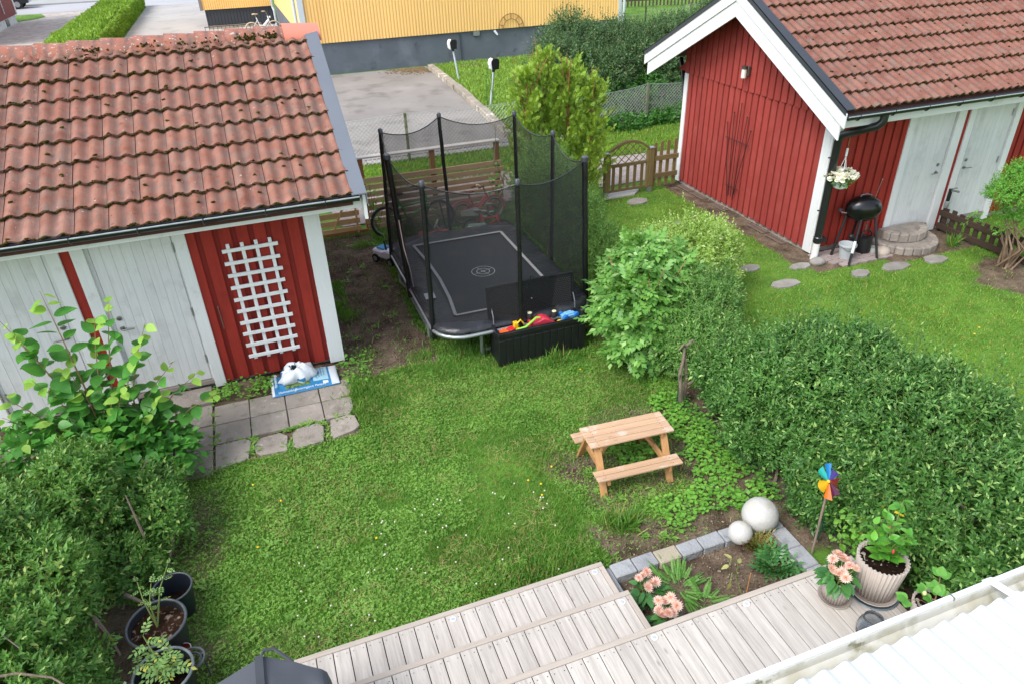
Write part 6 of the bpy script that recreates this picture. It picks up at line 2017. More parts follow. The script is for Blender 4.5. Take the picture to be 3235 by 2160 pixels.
# ---- big-leaved bush: every large leaf a piece
def big_leaf(name, m, serr=9, wd=.78, droop=.16):
    n = serr * 2
    L, Rr = [], []
    for i in range(n + 1):
        t = i / n
        wv = wd / 2 * (math.sin(PI * t ** .72) ** .9) * (1 + (.07 if i % 2 else -.05)) if 0 < i < n else 0
        z = .1 * abs(wv) - droop * t * t
        L.append((-wv, t, z)); Rr.append((wv, t, z))
    mid = [(0, i / n, -.02 - droop * (i / n) ** 2) for i in range(n + 1)]
    q = MB(); k = n + 1
    q.add(L + mid + Rr, [(i, i + 1, k + i + 1, k + i) for i in range(n)] + [(k + i, k + i + 1, 2 * k + i + 1, 2 * k + i) for i in range(n)])
    return q.mesh(name, m, smooth=2, fixn=False)


bl_d = leafm('elm leaves', C('#39702c'), C('#5c9840'), .3, .42)
bl_l = leafm('young elm leaves', C('#74a43c'), C('#96b852'), .38, .5)
LM_ = [big_leaf('leaf', bl_d, 9, .68), big_leaf('leaf', bl_d, 8, .74, .28), big_leaf('leaf', bl_d, 9, .62, .08)]
LY_ = [big_leaf('leaf', bl_l, 8, .66), big_leaf('leaf', bl_l, 8, .7, .25)]
eb = thing('elm_bush', 'large-leaved bright green bush in front of the left shed doors', 'bush', (-2.1, 6.9, 0))
tips = [(-2.22, 7.2, 2.06), (-1.66, 7.1, 1.89), (-2.56, 7.0, 1.91), (-2.48, 6.9, 1.79), (-1.83, 7.1, 1.75), (-1.38, 6.9, 1.68), (-1.26, 6.9, 1.19), (-1.06, 6.9, 1.02), (-0.91, 6.8, 0.79), (-1.2, 6.6, 0.48), (-1.29, 6.4, 0.36), (-2.19, 7.0, 1.35), (-1.53, 6.9, 1.43), (-2.49, 6.9, 1.3), (-1.87, 6.8, 1.01), (-1.55, 6.7, 0.79), (-1.54, 6.4, 0.53), (-1.86, 6.3, 0.51), (-2.24, 6.4, 0.67), (-2.44, 6.7, 0.93), (-2.66, 6.5, 0.88), (-2.79, 6.9, 1.2), (-2.0, 6.6, .8), (-1.7, 6.75, 1.15), (-2.1, 6.85, 1.1), (-2.35, 7.1, 1.2), (-1.75, 6.5, .65), (-2.9, 7.0, .9), (-1.95, 7.1, 1.3), (-1.4, 6.75, .95)]
leaves = []
for (x, y, z) in tips:
    b0 = Vector((-2.08 + (x + 2.0) * .28 + rng.normal(0, .05), 6.95 + rng.normal(0, .06), 0))
    e = Vector((x, y, z))
    out = Vector((x - b0.x, y - b0.y, 0))
    m1 = b0.lerp(e, .45) + Vector((-out.x * .18, -out.y * .18, z * .08))
    pts = [b0, b0.lerp(m1, .5) + Vector((0, 0, .03)), m1, m1.lerp(e, .5) + Vector((0, 0, .03 + z * .015)), e]
    q = MB(); q.tube(pts, [.013, .011, .008, .005, .002], 6); q.build('stem', stemr, eb, smooth=True)
    # leaves along the outer part of the stem, alternating
    n = int(9 + (e - b0).length * 6.5)
    for j in range(n):
        t = .28 + .72 * (j + .5) / n
        k = t * 4; i = min(int(k), 3); p = pts[i].lerp(pts[i + 1], k - i)
        d = (pts[i + 1] - pts[i]).normalized()
        sd_ = d.cross(Vector((0, 0, 1))).normalized() * (1 if j % 2 else -1)
        ld = (sd_ * 1.0 + d * .45 + Vector((rng.normal(0, .4), rng.normal(0, .4), rng.normal(-.25, .3)))).normalized()
        leaves.append((p + ld * .02, ld, (.085 + .075 * math.sin(PI * min(1, .25 + .75 * (1 - t)))) * rng.uniform(.8, 1.25), t))
leaves.sort(key=lambda l: -l[0].z - l[2] * 2)
rest = [[], [], []]
wl_ = Vector((-2.1, 6.9, 0))
for i, (p, ld, s, t) in enumerate(leaves):
    nv = np.array([rng.normal(0, .3), rng.normal(-.25, .3), 1.0])
    F = frames(np.array(ld)[None], nrm(nv[None]))[0]
    if i < 300:
        young = t > .88 or (t > .75 and rng.random() < .2)
        M = Matrix([[*map(float, r)] for r in F])
        piece('leaf', random.choice(LY_ if young else LM_), eb, p - wl_, M, float(s * (.8 if young else 1.1)))
    else:
        rest[0].append(tuple(p)); rest[1].append(F); rest[2].append(s * 1.1)
q = LM_[0]
if rest[0]:
    tv = np.array([v.co[:] for v in q.vertices]); tf = np.array([p.vertices[:] for p in q.polygons])
    o = scatter('lower_leaves', (tv, tf), np.array(rest[0]), np.array(rest[1]), np.array(rest[2]), bl_d, eb, wl_); tag(o, kind='stuff')
# leaves filling the foot of the bush
P, N = lump_points([(-1.9, 6.75, .4, .65, .4, .4), (-2.6, 6.8, .45, .45, .35, .45), (-1.5, 6.55, .3, .3, .25, .25)], 300, inset=.25)
o = scatter('lower_leaves', leaf_t(.8, .1, -.12), P, frames(nrm(N + rdir(len(P)) * .7 + np.array([0, 0, -.2])), nrm(N * .4 + np.array([0, 0, 1.]))), rng.uniform(.08, .14, len(P)), bl_d, eb, wl_); tag(o, kind='stuff')

# ---- pinnate leaves
def pinnate(npair=4, lw=.22, ll=.4, ov=(0, 0)):
    v, f = [], []
    for i in range(npair):
        t = .22 + .7 * i / npair
        l = ll * (1 - .45 * abs(i / npair - .35))
        for s in (-1, 1):
            b = len(v)
            d = np.array([s * .86, .5, -.12]); n = np.array([.5, -.86 * s, 0]) * s
            p = np.array([0, t, -.12 * t * t])
            v += [tuple(p), tuple(p + d * l * .5 + n * lw / 2 + (0, 0, .02)), tuple(p + d * l + (0, 0, -.04)), tuple(p + d * l * .5 - n * lw / 2 + (0, 0, .02))]
            f.append((b, b + 1, b + 2, b + 3))
    b = len(v); v += [(0, .88, -.1), (lw / 2, 1.05, -.12), (0, 1.25, -.2), (-lw / 2, 1.05, -.12)]; f.append((b, b + 1, b + 2, b + 3))
    b = len(v); v += [(-.008, 0, 0), (.008, 0, 0), (.006, .95, -.11), (-.006, .95, -.11)]; f.append((b, b + 1, b + 2, b + 3))
    return v, f


eldm = leafm('elder leaves', C('#467a34'), C('#7aa850'), .3, .42, C('#9cbe74'))
el = thing('elder_bush', 'bush with long feathery compound leaves right of the storage box', 'bush', (4.3, 7.0, 0))
P, N = lump_points([(4.12, 6.85, .68, .6, .45, .6), (4.45, 7.35, .8, .6, .5, .62), (4.8, 7.0, .6, .4, .4, .5), (4.0, 6.6, .35, .4, .35, .35), (4.45, 6.5, .4, .4, .35, .4)], 120, inset=.2, low=-.5)
D = nrm(N * np.array([.8, .8, .3]) + np.array([0, 0, -.1]) + rdir(len(P)) * .6)
o = scatter('foliage', pinnate(), P - D * .1, frames(D, nrm(N * .5 + np.array([0, 0, .9]))), rng.uniform(.18, .3, len(P)), eldm, el, (4.3, 7.0, 0)); tag(o, kind='stuff')
P, N = lump_points([(4.2, 6.95, .6, .45, .4, .45)], 160, inset=.3)
o = scatter('inner_foliage', pinnate(), P, frames(nrm(N + rdir(len(P)) * .5), nrm(N + np.array([0, 0, .6]))), rng.uniform(.16, .24, len(P)), eldm, el, (4.3, 7.0, 0)); tag(o, kind='stuff')
for i in range(9):
    a = rng.uniform(0, 6.28); e = Vector((4.25 + .5 * math.cos(a), 7.0 + .45 * math.sin(a), rng.uniform(.9, 1.35)))
    branch(el, [(4.25 + .12 * math.cos(a), 7.0 + .12 * math.sin(a), -.03), Vector((4.25, 7, 0)).lerp(e, .5) + Vector((0, 0, .1)), e], .014, stemr, 'stem')

shrub('shrub', 'rounded shrub with pale variegated green leaves in front of the right lawn', 'shrub', (5.6, 8.0, 0), [(5.55, 7.95, .55, .66, .6, .66), (5.98, 8.15, .48, .46, .45, .55), (5.2, 8.3, .5, .45, .45, .55)], 300, .2, 11, .06, leafm('variegated leaves', C('#7aa044'), C('#aac46c'), .35, .45, C('#d3daa8')), wd=.45, stems=7, extra=70, wild=.6)
shrub('shrub', 'willowy grey-green shrubs right of the trampoline net', 'shrub', (4.35, 9.8, 0), [(4.42, 8.6, .55, .35, .5, .6), (4.42, 9.4, .75, .36, .6, .75), (4.45, 10.3, .85, .38, .6, .85), (4.55, 11.2, .85, .45, .6, .85)], 420, .18, 11, .05, leafm('willow leaves', C('#4a7434'), C('#79a04e'), .3, .45, C('#93b062')), wd=.28, stems=8, extra=130)

# ---- thujas
def spray():
    v, f = [], []

    def strip(p, d, l, w0, z=0):
        p = np.array(p); d = np.array(d); n = np.array([-d[1], d[0]]) * w0 / 2
        b = len(v); e = p + d * l
        v.extend([(p[0] - n[0], p[1] - n[1], z), (p[0] + n[0], p[1] + n[1], z), (e[0] + n[0] * .5, e[1] + n[1] * .5, z - .06 * l), (e[0] - n[0] * .5, e[1] - n[1] * .5, z - .06 * l)])
        f.append((b, b + 1, b + 2, b + 3))
    strip((0, 0), (0, 1), 1, .07)
    for i in range(5):
        t = .2 + .16 * i
        for s in (-1, 1):
            a = R(42)
            d = (s * math.sin(a), math.cos(a)); l = .5 * (1 - .13 * i)
            strip((0, t), d, l, .075, .01 * i)
            strip((d[0] * l * .45, t + d[1] * l * .45), (s * math.sin(R(10)), math.cos(R(10))), l * .45, .06, .01)
            strip((d[0] * l * .45, t + d[1] * l * .45), (s * math.sin(R(75)), math.cos(R(75))), l * .4, .06, .01)
    return v, f


thm = leafm('thuja sprays', C('#628a2c'), C('#9cb84a'), .3, .5, C('#bccb62'))
for k, (x, y, hh, rr_, lb) in enumerate(((4.7, 12.25, 2.75, .42, 'yellow-green thuja nearest the slat fence'), (5.1, 12.45, 2.95, .44, 'tallest yellow-green thuja with bare orange leader'), (5.52, 12.3, 2.75, .45, 'yellow-green thuja third from the slat fence'), (5.94, 12.15, 2.45, .42, 'yellow-green thuja beside the arched gate'))):
    t = thing('thuja', lb, 'tree', (x, y, 0), 0, 'row of thujas')
    branch(t, [(x, y, -.05), (x + .02, y, hh * .5), (x, y, hh * .97)], .045, pm('thuja bark', C('#9a6a44'), .9, .2, 8), 'trunk')
    P, D, Nn, S = [], [], [], []
    for bi in range(64):
        zb = hh * (.04 + .9 * (bi / 64)) + rng.normal(0, .05)
        a = bi * 2.4 + rng.normal(0, .3)
        Lb = (rr_ * 1.5) * (1 - .72 * (zb / hh) ** 1.5) * rng.uniform(.7, 1.25)
        od = np.array([math.cos(a), math.sin(a), 0])
        for j in range(38):
            f = .2 + .8 * (j + rng.random()) / 38
            p = np.array([x, y, zb]) + od * Lb * f * .8 + np.array([0, 0, Lb * (.35 * f + .5 * f * f)]) + rng.normal(0, .035, 3)
            d = nrm(od * .55 + np.array([0, 0, .8]) + rng.normal(0, .38, 3))
            P.append(p); D.append(d); Nn.append(nrm(od * .6 + rng.normal(0, .6, 3))); S.append(rng.uniform(.075, .145) * (1.1 - .3 * f))
    P, D, Nn, S = map(np.array, (P, D, Nn, S))
    o = scatter('crown', spray(), P - D * .04, frames(D, Nn), S, thm, t, (x, y, 0)); tag(o, kind='stuff')
    for _ in range(4):
        e = Vector((x + rng.normal(0, .16), y + rng.normal(0, .14), hh * rng.uniform(.93, 1.06)))
        branch(t, [(x, y, hh * .6), Vector((x, y, hh * .75)).lerp(e, .55), e], .012, pm('thuja bark', C('#9a6a44')), 'leader')

# ---- large shrubs by the building, brambles at the mesh fence
cotm = leafm('cotoneaster leaves', C('#2f4f2c'), C('#5a7a4a'), .2, .5, C('#8a8a60'))
shrub('shrub', 'broad arching grey-green shrub in front of the grey plinth', 'shrub', (8.6, 19, 0), clumpy([(8.0, 18.6, 1.0, .95, .9, 1.05), (8.9, 19.2, 1.3, 1.05, 1.0, 1.2), (9.9, 19.0, 1.2, 1.05, 1.0, 1.2), (7.5, 18.3, .65, .65, .6, .65), (9.2, 18.0, .9, .95, .7, .9), (10.4, 18.3, .9, .8, .6, .9)], 7, (.3, .5), .5), 95, .42, 14, .085, cotm, stems=10, sr=.03, extra=230, wild=.7, exl=.55)
shrub('shrub', 'second arching shrub behind the mesh fence near the gable roof', 'shrub', (11.8, 19, 0), clumpy([(11.2, 18.8, 1.1, 1.0, 1.0, 1.15), (12.2, 19.2, 1.2, 1.1, 1.0, 1.2), (13.2, 19.5, 1.3, 1.1, 1.0, 1.25), (11.4, 18.1, .8, .9, .6, .8), (14.4, 20.5, 1.3, 1.1, 1.0, 1.3)], 7, (.3, .5), .5), 95, .42, 14, .085, cotm, stems=10, sr=.03, extra=240, wild=.7, exl=.6)
shrub('bramble', 'dark green bramble thicket growing through the mesh fence', 'bramble', (10.5, 17.2, 0), [(8.4, 17.35, .4, .6, .4, .5), (9.3, 17.6, .5, .7, .45, .6), (10.4, 17.7, .5, .8, .45, .6), (11.5, 17.9, .5, .8, .5, .65), (12.6, 18.0, .6, .8, .5, .7), (7.7, 17.2, .3, .5, .4, .4), (9.2, 16.75, .12, .8, .25, .2), (11, 16.95, .14, 1.2, .25, .22)], 110, .2, 7, .1, leafm('bramble leaves', C('#2c5c22'), C('#568a3a'), .3, .45), wd=.7, stems=0)
# clipped far hedge
fh = thing('hedge', 'clipped bright green hedge beside the driveway at the top left', 'hedge', (-6.5, 47, 0))
n = 26000
y = rng.uniform(33, 61.3, n); s = rng.random(n); x = np.zeros(n); z = np.zeros(n); nx_ = np.zeros(n); nz = np.zeros(n)
a = s < .45; x[a] = rng.uniform(-7.25, -5.7, a.sum()); z[a] = 1.02; nz[a] = 1
b2 = (s >= .45) & (s < .85); x[b2] = -5.55 - .15 * rng.random(b2.sum()); z[b2] = rng.uniform(0, 1.0, b2.sum()); nx_[b2] = 1
c2 = s >= .85; x[c2] = -7.35; z[c2] = rng.uniform(.1, 1.0, c2.sum()); nx_[c2] = -1
z += (fnoise(x, y, 1.2) - .5) * .25 - np.abs(rng.normal(0, .06, n)); x += (fnoise(y, z * 3, 1.1) - .5) * .25
e_ = y > 61.0
P = np.stack([x, y, np.maximum(z, .02)], -1); N = np.stack([nx_, np.zeros(n), nz], -1)
D = nrm(N + np.array([0, 0, .6]) + rdir(n) * .7)
o = scatter('foliage', leaf_t(.5), P, frames(D, nrm(N + rdir(n) * .5)), rng.uniform(.1, .2, n), leafm('far hedge leaves', C('#5f8a2c'), C('#8cae48'), .35, .5), fh, (-6.5, 47, 0)); tag(o, kind='stuff')
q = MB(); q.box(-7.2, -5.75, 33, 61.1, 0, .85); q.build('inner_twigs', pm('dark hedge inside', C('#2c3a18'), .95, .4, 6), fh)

# right-edge bush on bare stems
rb = shrub('shrub', 'round-topped shrub on bare twisted stems at the right edge', 'shrub', (10.7, 6.88, 0), clumpy([(10.3, 6.86, 1.32, .42, .4, .34), (10.65, 6.9, 1.28, .42, .42, .38), (10.95, 6.9, 1.15, .4, .4, .4), (10.5, 6.8, 1.02, .35, .3, .25)], 6, (.3, .45)), 420, .13, 10, .042, leafm('right shrub leaves', C('#4a842c'), C('#78ac48'), .3, .45), stems=0, extra=60, exl=.2)
for i in range(20):
    a = rng.uniform(0, 6.28); e = Vector((10.6 + .42 * math.cos(a), 6.87 + .3 * math.sin(a), rng.uniform(.85, 1.3)))
    m = Vector((10.7 + .3 * math.cos(a + 1.1), 6.88 + .25 * math.sin(a + 1.1), rng.uniform(.35, .7)))
    branch(rb, [(10.7 + rng.normal(0, .06), 6.88 + rng.normal(0, .06), -.02), m, m.lerp(e, .6) + Vector(rng.normal(0, .06, 3).tolist()), e], rng.uniform(.008, .02), pm('pale brown bark', C('#8a735c'), .9, .2, 8), 'bare_branch')
P = np.array([[9.6 + rng.normal(0, .08), 6.9, .95 + rng.normal(0, .05)] for _ in range(12)] + [[10.1 + rng.normal(0, .1), 6.8, .75 + rng.normal(0, .06)] for _ in range(14)]); D = rdir(len(P), .4)
o = scatter('foliage', leaf_t(.45), *shoot_leaves(P, D, np.full(len(P), .12), 9, .045), leafm('right shrub leaves', C('#4a842c'), C('#78ac48')), rb, (10.7, 6.88, 0)); tag(o, kind='stuff')
branch(rb, [(10.6, 6.88, .3), (10.2, 6.88, .75), (9.65, 6.9, .92)], .007)

# ---- flower bed and pots
petm = leafm('pink dahlia petals', C('#efc0b8'), C('#f7dfd5'), .3, .6, C('#e89a98'))
dahl = leafm('dahlia leaves', C('#2f5e2e'), C('#4d8040'), .2, .4)


def flower_head(t, p, r, m, name='flower', nrow=5, npet=16, tilt=.5, pw=.12):
    V, F = [], []
    base = Matrix.Rotation(rng.uniform(-tilt, tilt), 4, 'X') @ Matrix.Rotation(rng.uniform(-tilt, tilt), 4, 'Y')
    for row in range(nrow):
        el = R(8 + row * 17); L = r * (1 - .13 * row)
        for k in range(npet - row * 2):
            a = 2 * PI * (k + .5 * (row % 2)) / (npet - row * 2) + rng.normal(0, .05)
            d = np.array([math.cos(a) * math.cos(el), math.sin(a) * math.cos(el), math.sin(el)]); s = np.array([-math.sin(a), math.cos(a), 0]) * r * pw
            u = np.array([0, 0, r * .08])
            o = np.array([0, 0, row * r * .07]); b = len(V)
            V += [o, o + d * L * .6 + s - u, o + d * L + u * .5, o + d * L * .6 - s - u]; F.append((b, b + 1, b + 2, b + 3))
    q = MB(); q.add([tuple(base @ Vector(v)) for v in V], F)
    me = q.mesh(name, m, smooth=2, fixn=False)
    return piece(name, me, t, Vector(p) - wloc(t))


def dahlia(label, base, heads, rl, zr, nleaf, r=.05):
    t = thing('dahlia', label, 'flower', base)
    c = np.mean([h[:2] for h in heads], 0)
    for h in heads:
        zz = h[2] + rng.uniform(-.02, .03)
        q = MB(); q.tube([(c[0] + rng.normal(0, .02), c[1] + rng.normal(0, .02), base[2]), (h[0], h[1], zz)], .005, 5); q.build('stem', stemg, t)
        flower_head(t, (h[0], h[1], zz), r * rng.uniform(.85, 1.15), petm)
    for i in range(nleaf):
        a = rng.uniform(0, 6.28); rr_ = rl * math.sqrt(rng.uniform(.1, 1)); z = base[2] + rng.uniform(zr[0], zr[1])
        F = frames(np.array([[math.cos(a), math.sin(a), rng.uniform(-.45, .25)]]), np.array([[rng.normal(0, .2), rng.normal(0, .2), 1.]]))[0]
        piece('leaf', random.choice(DL), t, Vector((c[0] + rr_ * .55 * math.cos(a), c[1] + rr_ * .55 * math.sin(a), z)) - Vector(base), Matrix([[*map(float, r_)] for r_ in F]), float(rng.uniform(.075, .11)))
    return t


DL = [big_leaf('leaf', dahl, 5, .62, .15), big_leaf('leaf', dahl, 5, .55, .3)]
dahlia('pink dahlia in the soil bed nearest the far step corner', (2.28, 3.38, 0), [(2.221, 3.414, 0.27), (2.274, 3.429, 0.27), (2.321, 3.458, 0.27), (2.303, 3.329, 0.27), (2.341, 3.343, 0.27), (2.242, 3.301, 0.27)], .17, (.05, .22), 46)
dahlia('pink dahlia crowding against the deck edge in the bed', (2.3, 3.1, 0), [(2.262, 3.163, 0.27), (2.321, 3.156, 0.27), (2.36, 3.146, 0.27), (2.383, 3.087, 0.27), (2.229, 3.099, 0.27), (2.204, 3.039, 0.27), (2.261, 3.022, 0.27), (2.312, 3.034, 0.27)], .17, (.08, .22), 42)
dahlia('pink dahlias growing in the smaller ribbed planter', (3.43, 2.58, .67), [(3.36, 2.627, 0.84), (3.428, 2.657, 0.84), (3.451, 2.625, 0.84), (3.301, 2.571, 0.84), (3.306, 2.514, 0.84), (3.369, 2.533, 0.84), (3.425, 2.533, 0.84), (3.444, 2.497, 0.84), (3.329, 2.461, 0.84), (3.451, 2.585, 0.84)], .17, (.02, .11), 44, .048)


def rosette(name, label, cat, base, n, size, m, tmpl, el=(.2, 1.1), rr_=.03, group=None, zr=0):
    t = thing(name, label, cat, base, 0, group)
    a = rng.uniform(0, 6.28, n); e = rng.uniform(*el, n)
    D = np.stack([np.cos(a) * np.cos(e), np.sin(a) * np.cos(e), np.sin(e)], -1)
    P = np.array(base) + np.stack([np.cos(a) * rr_, np.sin(a) * rr_, rng.uniform(0, zr + .001, n)], -1) * rng.random((n, 1))
    o = scatter('foliage', tmpl, P, frames(D, np.tile([0, 0, 1.], (n, 1)) + rdir(n) * .2), rng.uniform(*size, n), m, t, base); tag(o, kind='stuff')
    return t


rosette('yarrow', 'feathery bright green yarrow plant in the middle of the soil bed', 'plant', (2.62, 3.4, 0), 44, (.12, .2), leafm('yarrow leaves', C('#558a3a'), C('#74a24c'), .3, .5), pinnate(13, .06, .17), (.05, .75), .16)
rosette('yarrow', 'smaller feathery sprig beside the yarrow toward the deck', 'plant', (2.74, 3.2, 0), 12, (.14, .22), leafm('yarrow leaves', C('#5a9038'), C('#7aac4c')), pinnate(13, .05, .2), (.1, .8), .04)
rosette('peony', 'dark green peony plant in the right corner of the bed', 'plant', (3.5, 3.27, 0), 52, (.12, .2), leafm('peony leaves', C('#3a6e38'), C('#5c9050'), .2, .35), pinnate(3, .16, .42), (.25, 1.2), .08, zr=.06)
rosette('shrub_cutting', 'small reddish-leaved plant in front of the garden globes', 'plant', (3.5, 3.5, 0), 26, (.12, .18), leafm('bronze leaves', C('#6f7a3a'), C('#8f8a4a'), .3, .45, C('#9a5a40')), pinnate(5, .1, .28), (.8, 1.4), .06, zr=.1)
t = thing('wilted_plant', 'spindly wilting plant tied to a thin stick in the bed', 'plant', (3.05, 3.2, 0))
q = MB(); q.tube([(3.1, 3.12, -.02), (3.12, 3.14, .26)], .006, 5); q.build('stick', wood('thin cane', C('#a5794c'), 'z'), t)
q = MB(); q.tube([(3.08, 3.15, 0), (3.05, 3.22, .15), (3.06, 3.24, .3), (3.0, 3.26, .36), (2.95, 3.22, .34)], .005, 5); q.tube([(3.05, 3.22, .2), (2.98, 3.2, .26), (2.94, 3.16, .2)], .004, 5); q.build('stem', stemg, t)
wl2 = leafm('wilted leaves', C('#9aa05a'), C('#c0bc7a'), .4, .5)
for p, d in (((2.94, 3.16, .2), (-.3, -.3, -.9)), ((2.95, 3.22, .34), (-.8, .2, -.3)), ((3.0, 3.26, .36), (-.3, .8, .2)), ((3.06, 3.24, .3), (.7, .4, .1)), ((3.12, 3.08, .02), (.3, -.8, .1))):
    F = frames(np.array([d], float), np.array([[.2, -.3, 1.]]))[0]
    piece('leaf', big_leaf('leaf', wl2, 4, .5, .3), t, Vector(p) - Vector((3.05, 3.2, 0)), Matrix([[*map(float, r_)] for r_ in F]), .07)

# glossy plant in the large planter
mp_ = thing('mandevilla', 'glossy-leaved plant with red buds in the largest planter', 'plant', (3.74, 2.52, .79))
glm = leafm('glossy round leaves', C('#3f7f2c'), C('#6aa53c'), .2, .22)
GLs = [big_leaf('leaf', glm, 4, .68, .2), big_leaf('leaf', glm, 4, .6, .1)]
for s in range(9):
    a = s * 2.3; e = Vector((.13 * math.cos(a), .13 * math.sin(a), .24 + .09 * (s % 4)))
    q = MB(); q.tube([(0, 0, 0), (e.x * .3, e.y * .3, e.z * .5), e], .004, 5); q.build('stem', stemg, mp_, local=True)
    for j in range(9):
        tt = .2 + .8 * j / 8; p = Vector((e.x * tt, e.y * tt, e.z * tt)); b = a + j * 2.1
        F = frames(np.array([[math.cos(b), math.sin(b), .25 + .5 * tt]]), np.array([[rng.normal(0, .2), rng.normal(0, .2), 1.]]))[0]
        piece('leaf', random.choice(GLs), mp_, p, Matrix([[*map(float, r_)] for r_ in F]), float(rng.uniform(.08, .125) * (1.15 - .45 * tt)))
for p in ((-.02, .02, .33), (-.03, -.07, .19), (.03, -.02, .26)):
    q = MB(); q.ball(p, (.009, .009, .022), 8, 6); q.build('bud', plain('pink red bud', C('#d03a50'), .5), mp_, local=True, smooth=True)
# strawberries
sw = thing('strawberry_plant', 'strawberry plant trailing from the planter at the gutter', 'plant', (3.85, 2.135, .68))
swm = leafm('strawberry leaves', C('#4f8f3a'), C('#79ad52'), .25, .4)
SL = big_leaf('leaf', swm, 6, .9, .12)
for (p, d0, s) in (((-.05, .0, .1), (-.8, .2, .4), .1), ((.03, .04, .12), (.5, .7, .4), .11), ((.0, -.06, .09), (-.1, -.8, .4), .1), ((.06, -.03, .1), (.8, -.2, .4), .09), ((-.22, .05, .12), (-.9, .3, .3), .115), ((.12, .1, .16), (.7, .5, .5), .11), ((-.06, .06, .13), (-.4, .8, .5), .09), ((-.02, .0, .15), (.2, .3, .9), .09)):
    q = MB(); q.tube([(0, 0, 0), (p[0] * .5, p[1] * .5, p[2] * .8), p], .003, 4); q.build('stem', stemr, sw, local=True)
    d0 = np.array(d0); sd_ = np.cross(d0, [0, 0, 1.]); sd_ /= np.linalg.norm(sd_)
    for k in (-1, 0, 1):
        F = frames((d0 + sd_ * k * 1.1)[None], np.array([[0, -.1, 1.]]))[0]
        piece('leaf', SL, sw, p, Matrix([[*map(float, r_)] for r_ in F]), s * .75)
q = MB(); q.ball((-.1, .03, .16), (.015, .015, .02), 8, 6); q.build('berry', plain('pale unripe berry', C('#c9c48a'), .6), sw, local=True)
# yellow flowering weed at the hedge foot
yf = thing('celandine', 'tall weed with small yellow flowers in front of the hedge', 'plant', (4.15, 2.95, 0))
ylm = leafm('yellow petals', C('#e8c820'), C('#f0d840'), .3, .5)
for p in ((4.15, 3.283, 0.606), (4.15, 2.958, 0.802), (4.15, 2.817, 0.864), (4.15, 2.776, 0.873), (4.15, 3.095, 0.557), (4.15, 3.008, 0.638), (4.15, 2.893, 0.727), (4.15, 3.066, 0.402), (4.15, 3.058, 0.581)):
    q = MB(); q.tube([(4.17 + rng.normal(0, .03), 2.98 + rng.normal(0, .06), 0), (4.17, (p[1] + 2.98) / 2, p[2] * .6), p], .004, 4); q.build('stem', stemg, yf)
    flower_head(yf, p, .024, ylm, 'flower', 1, 5, .4, .4)
n = 260
P = np.stack([4.12 + rng.normal(0, .05, n), 2.98 + rng.normal(0, .17, n), rng.uniform(.05, .6, n)], -1)
o = scatter('foliage', leaf_t(.7), P, frames(rdir(n), nrm(np.array([-.3, -.2, 1.]) + rdir(n) * .4)), rng.uniform(.04, .07, n), leafm('celandine leaves', C('#5c9a38'), C('#86b84c'), .35, .5), yf, (4.15, 2.95, 0)); tag(o, kind='stuff')
# petunias in the hanging basket
n = 700
P = np.array([8.3, 8.22, 1.36]) + rdir(n) * np.array([.22, .2, .11]) * rng.random((n, 1)) ** .4
o = scatter('foliage', leaf_t(.5), P, frames(nrm(P - np.array([8.3, 8.22, 1.25]) + rdir(n) * .3), nrm(rdir(n) * .5 + np.array([0, 0, 1.]))), rng.uniform(.03, .055, n), leafm('petunia leaves', C('#4d8038'), C('#74a050'), .3, .5), hb, (8.3, 8.22, 1.2)); tag(o, kind='stuff')
wpt = leafm('white petunia petals', C('#dcdcd4'), C('#f0efe6'), .3, .6)
for k in range(85):
    d = rdir(1, .55)[0]; d[2] = abs(d[2])
    flower_head(hb, (8.3 + d[0] * .23, 8.22 + d[1] * .21, 1.38 + d[2] * .12), .05, wpt, 'flower', 1, 6, .7, .5)


# tomato plants
def tomato(label, base, tips, m, s=(.12, .18)):
    t = thing('tomato_plant', label, 'plant', base)
    P, D = [], []
    for e in tips:
        e = Vector(e); b0 = Vector(base)
        q = MB(); md = b0.lerp(e, .5) + Vector((rng.normal(0, .02), rng.normal(0, .02), .05)); q.tube([b0, md, e], [.008, .006, .003], 5); q.build('stem', stemg, t)
        for j in range(7):
            tt = .35 + .65 * j / 6; p = b0.lerp(md, tt * 2) if tt < .5 else md.lerp(e, tt * 2 - 1)
            P.append(tuple(p)); a = j * 2.3 + rng.random(); D.append((math.cos(a), math.sin(a), rng.uniform(-.3, .4)))
    P, D = np.array(P), np.array(D)
    o = scatter('foliage', pinnate(3, .2, .4), P, frames(nrm(D), nrm(np.array([0, 0, 1.]) + rdir(len(P)) * .3)), rng.uniform(*s, len(P)), m, t, base); tag(o, kind='stuff')


tomm = leafm('tomato leaves', C('#5f8a48'), C('#8aa860'), .3, .5, C('#c0b850'))
tomato('leaning spindly tomato plant in the large black pot', (-1.5, 4.37, .3), [(-1.47, 4.52, .62), (-1.33, 4.6, .7), (-1.58, 4.6, .6)], tomm, (.045, .075))
tomato('bushy tomato plant in the grey rimmed pot', (-1.42, 3.88, .25), [(-1.3, 3.8, .5), (-1.55, 3.9, .5), (-1.4, 3.75, .55), (-1.5, 4.05, .6), (-1.35, 3.95, .5)], tomm, (.09, .14))
tomato('pale leafy plant in the bottom left corner by the hedge', (-1.7, 3.7, .1), [(-1.6, 3.65, .5), (-1.75, 3.75, .45), (-1.65, 3.55, .5), (-1.55, 3.6, .4)], leafm('sage grey leaves', C('#8fa07a'), C('#b0bc98'), .25, .6), (.1, .15))
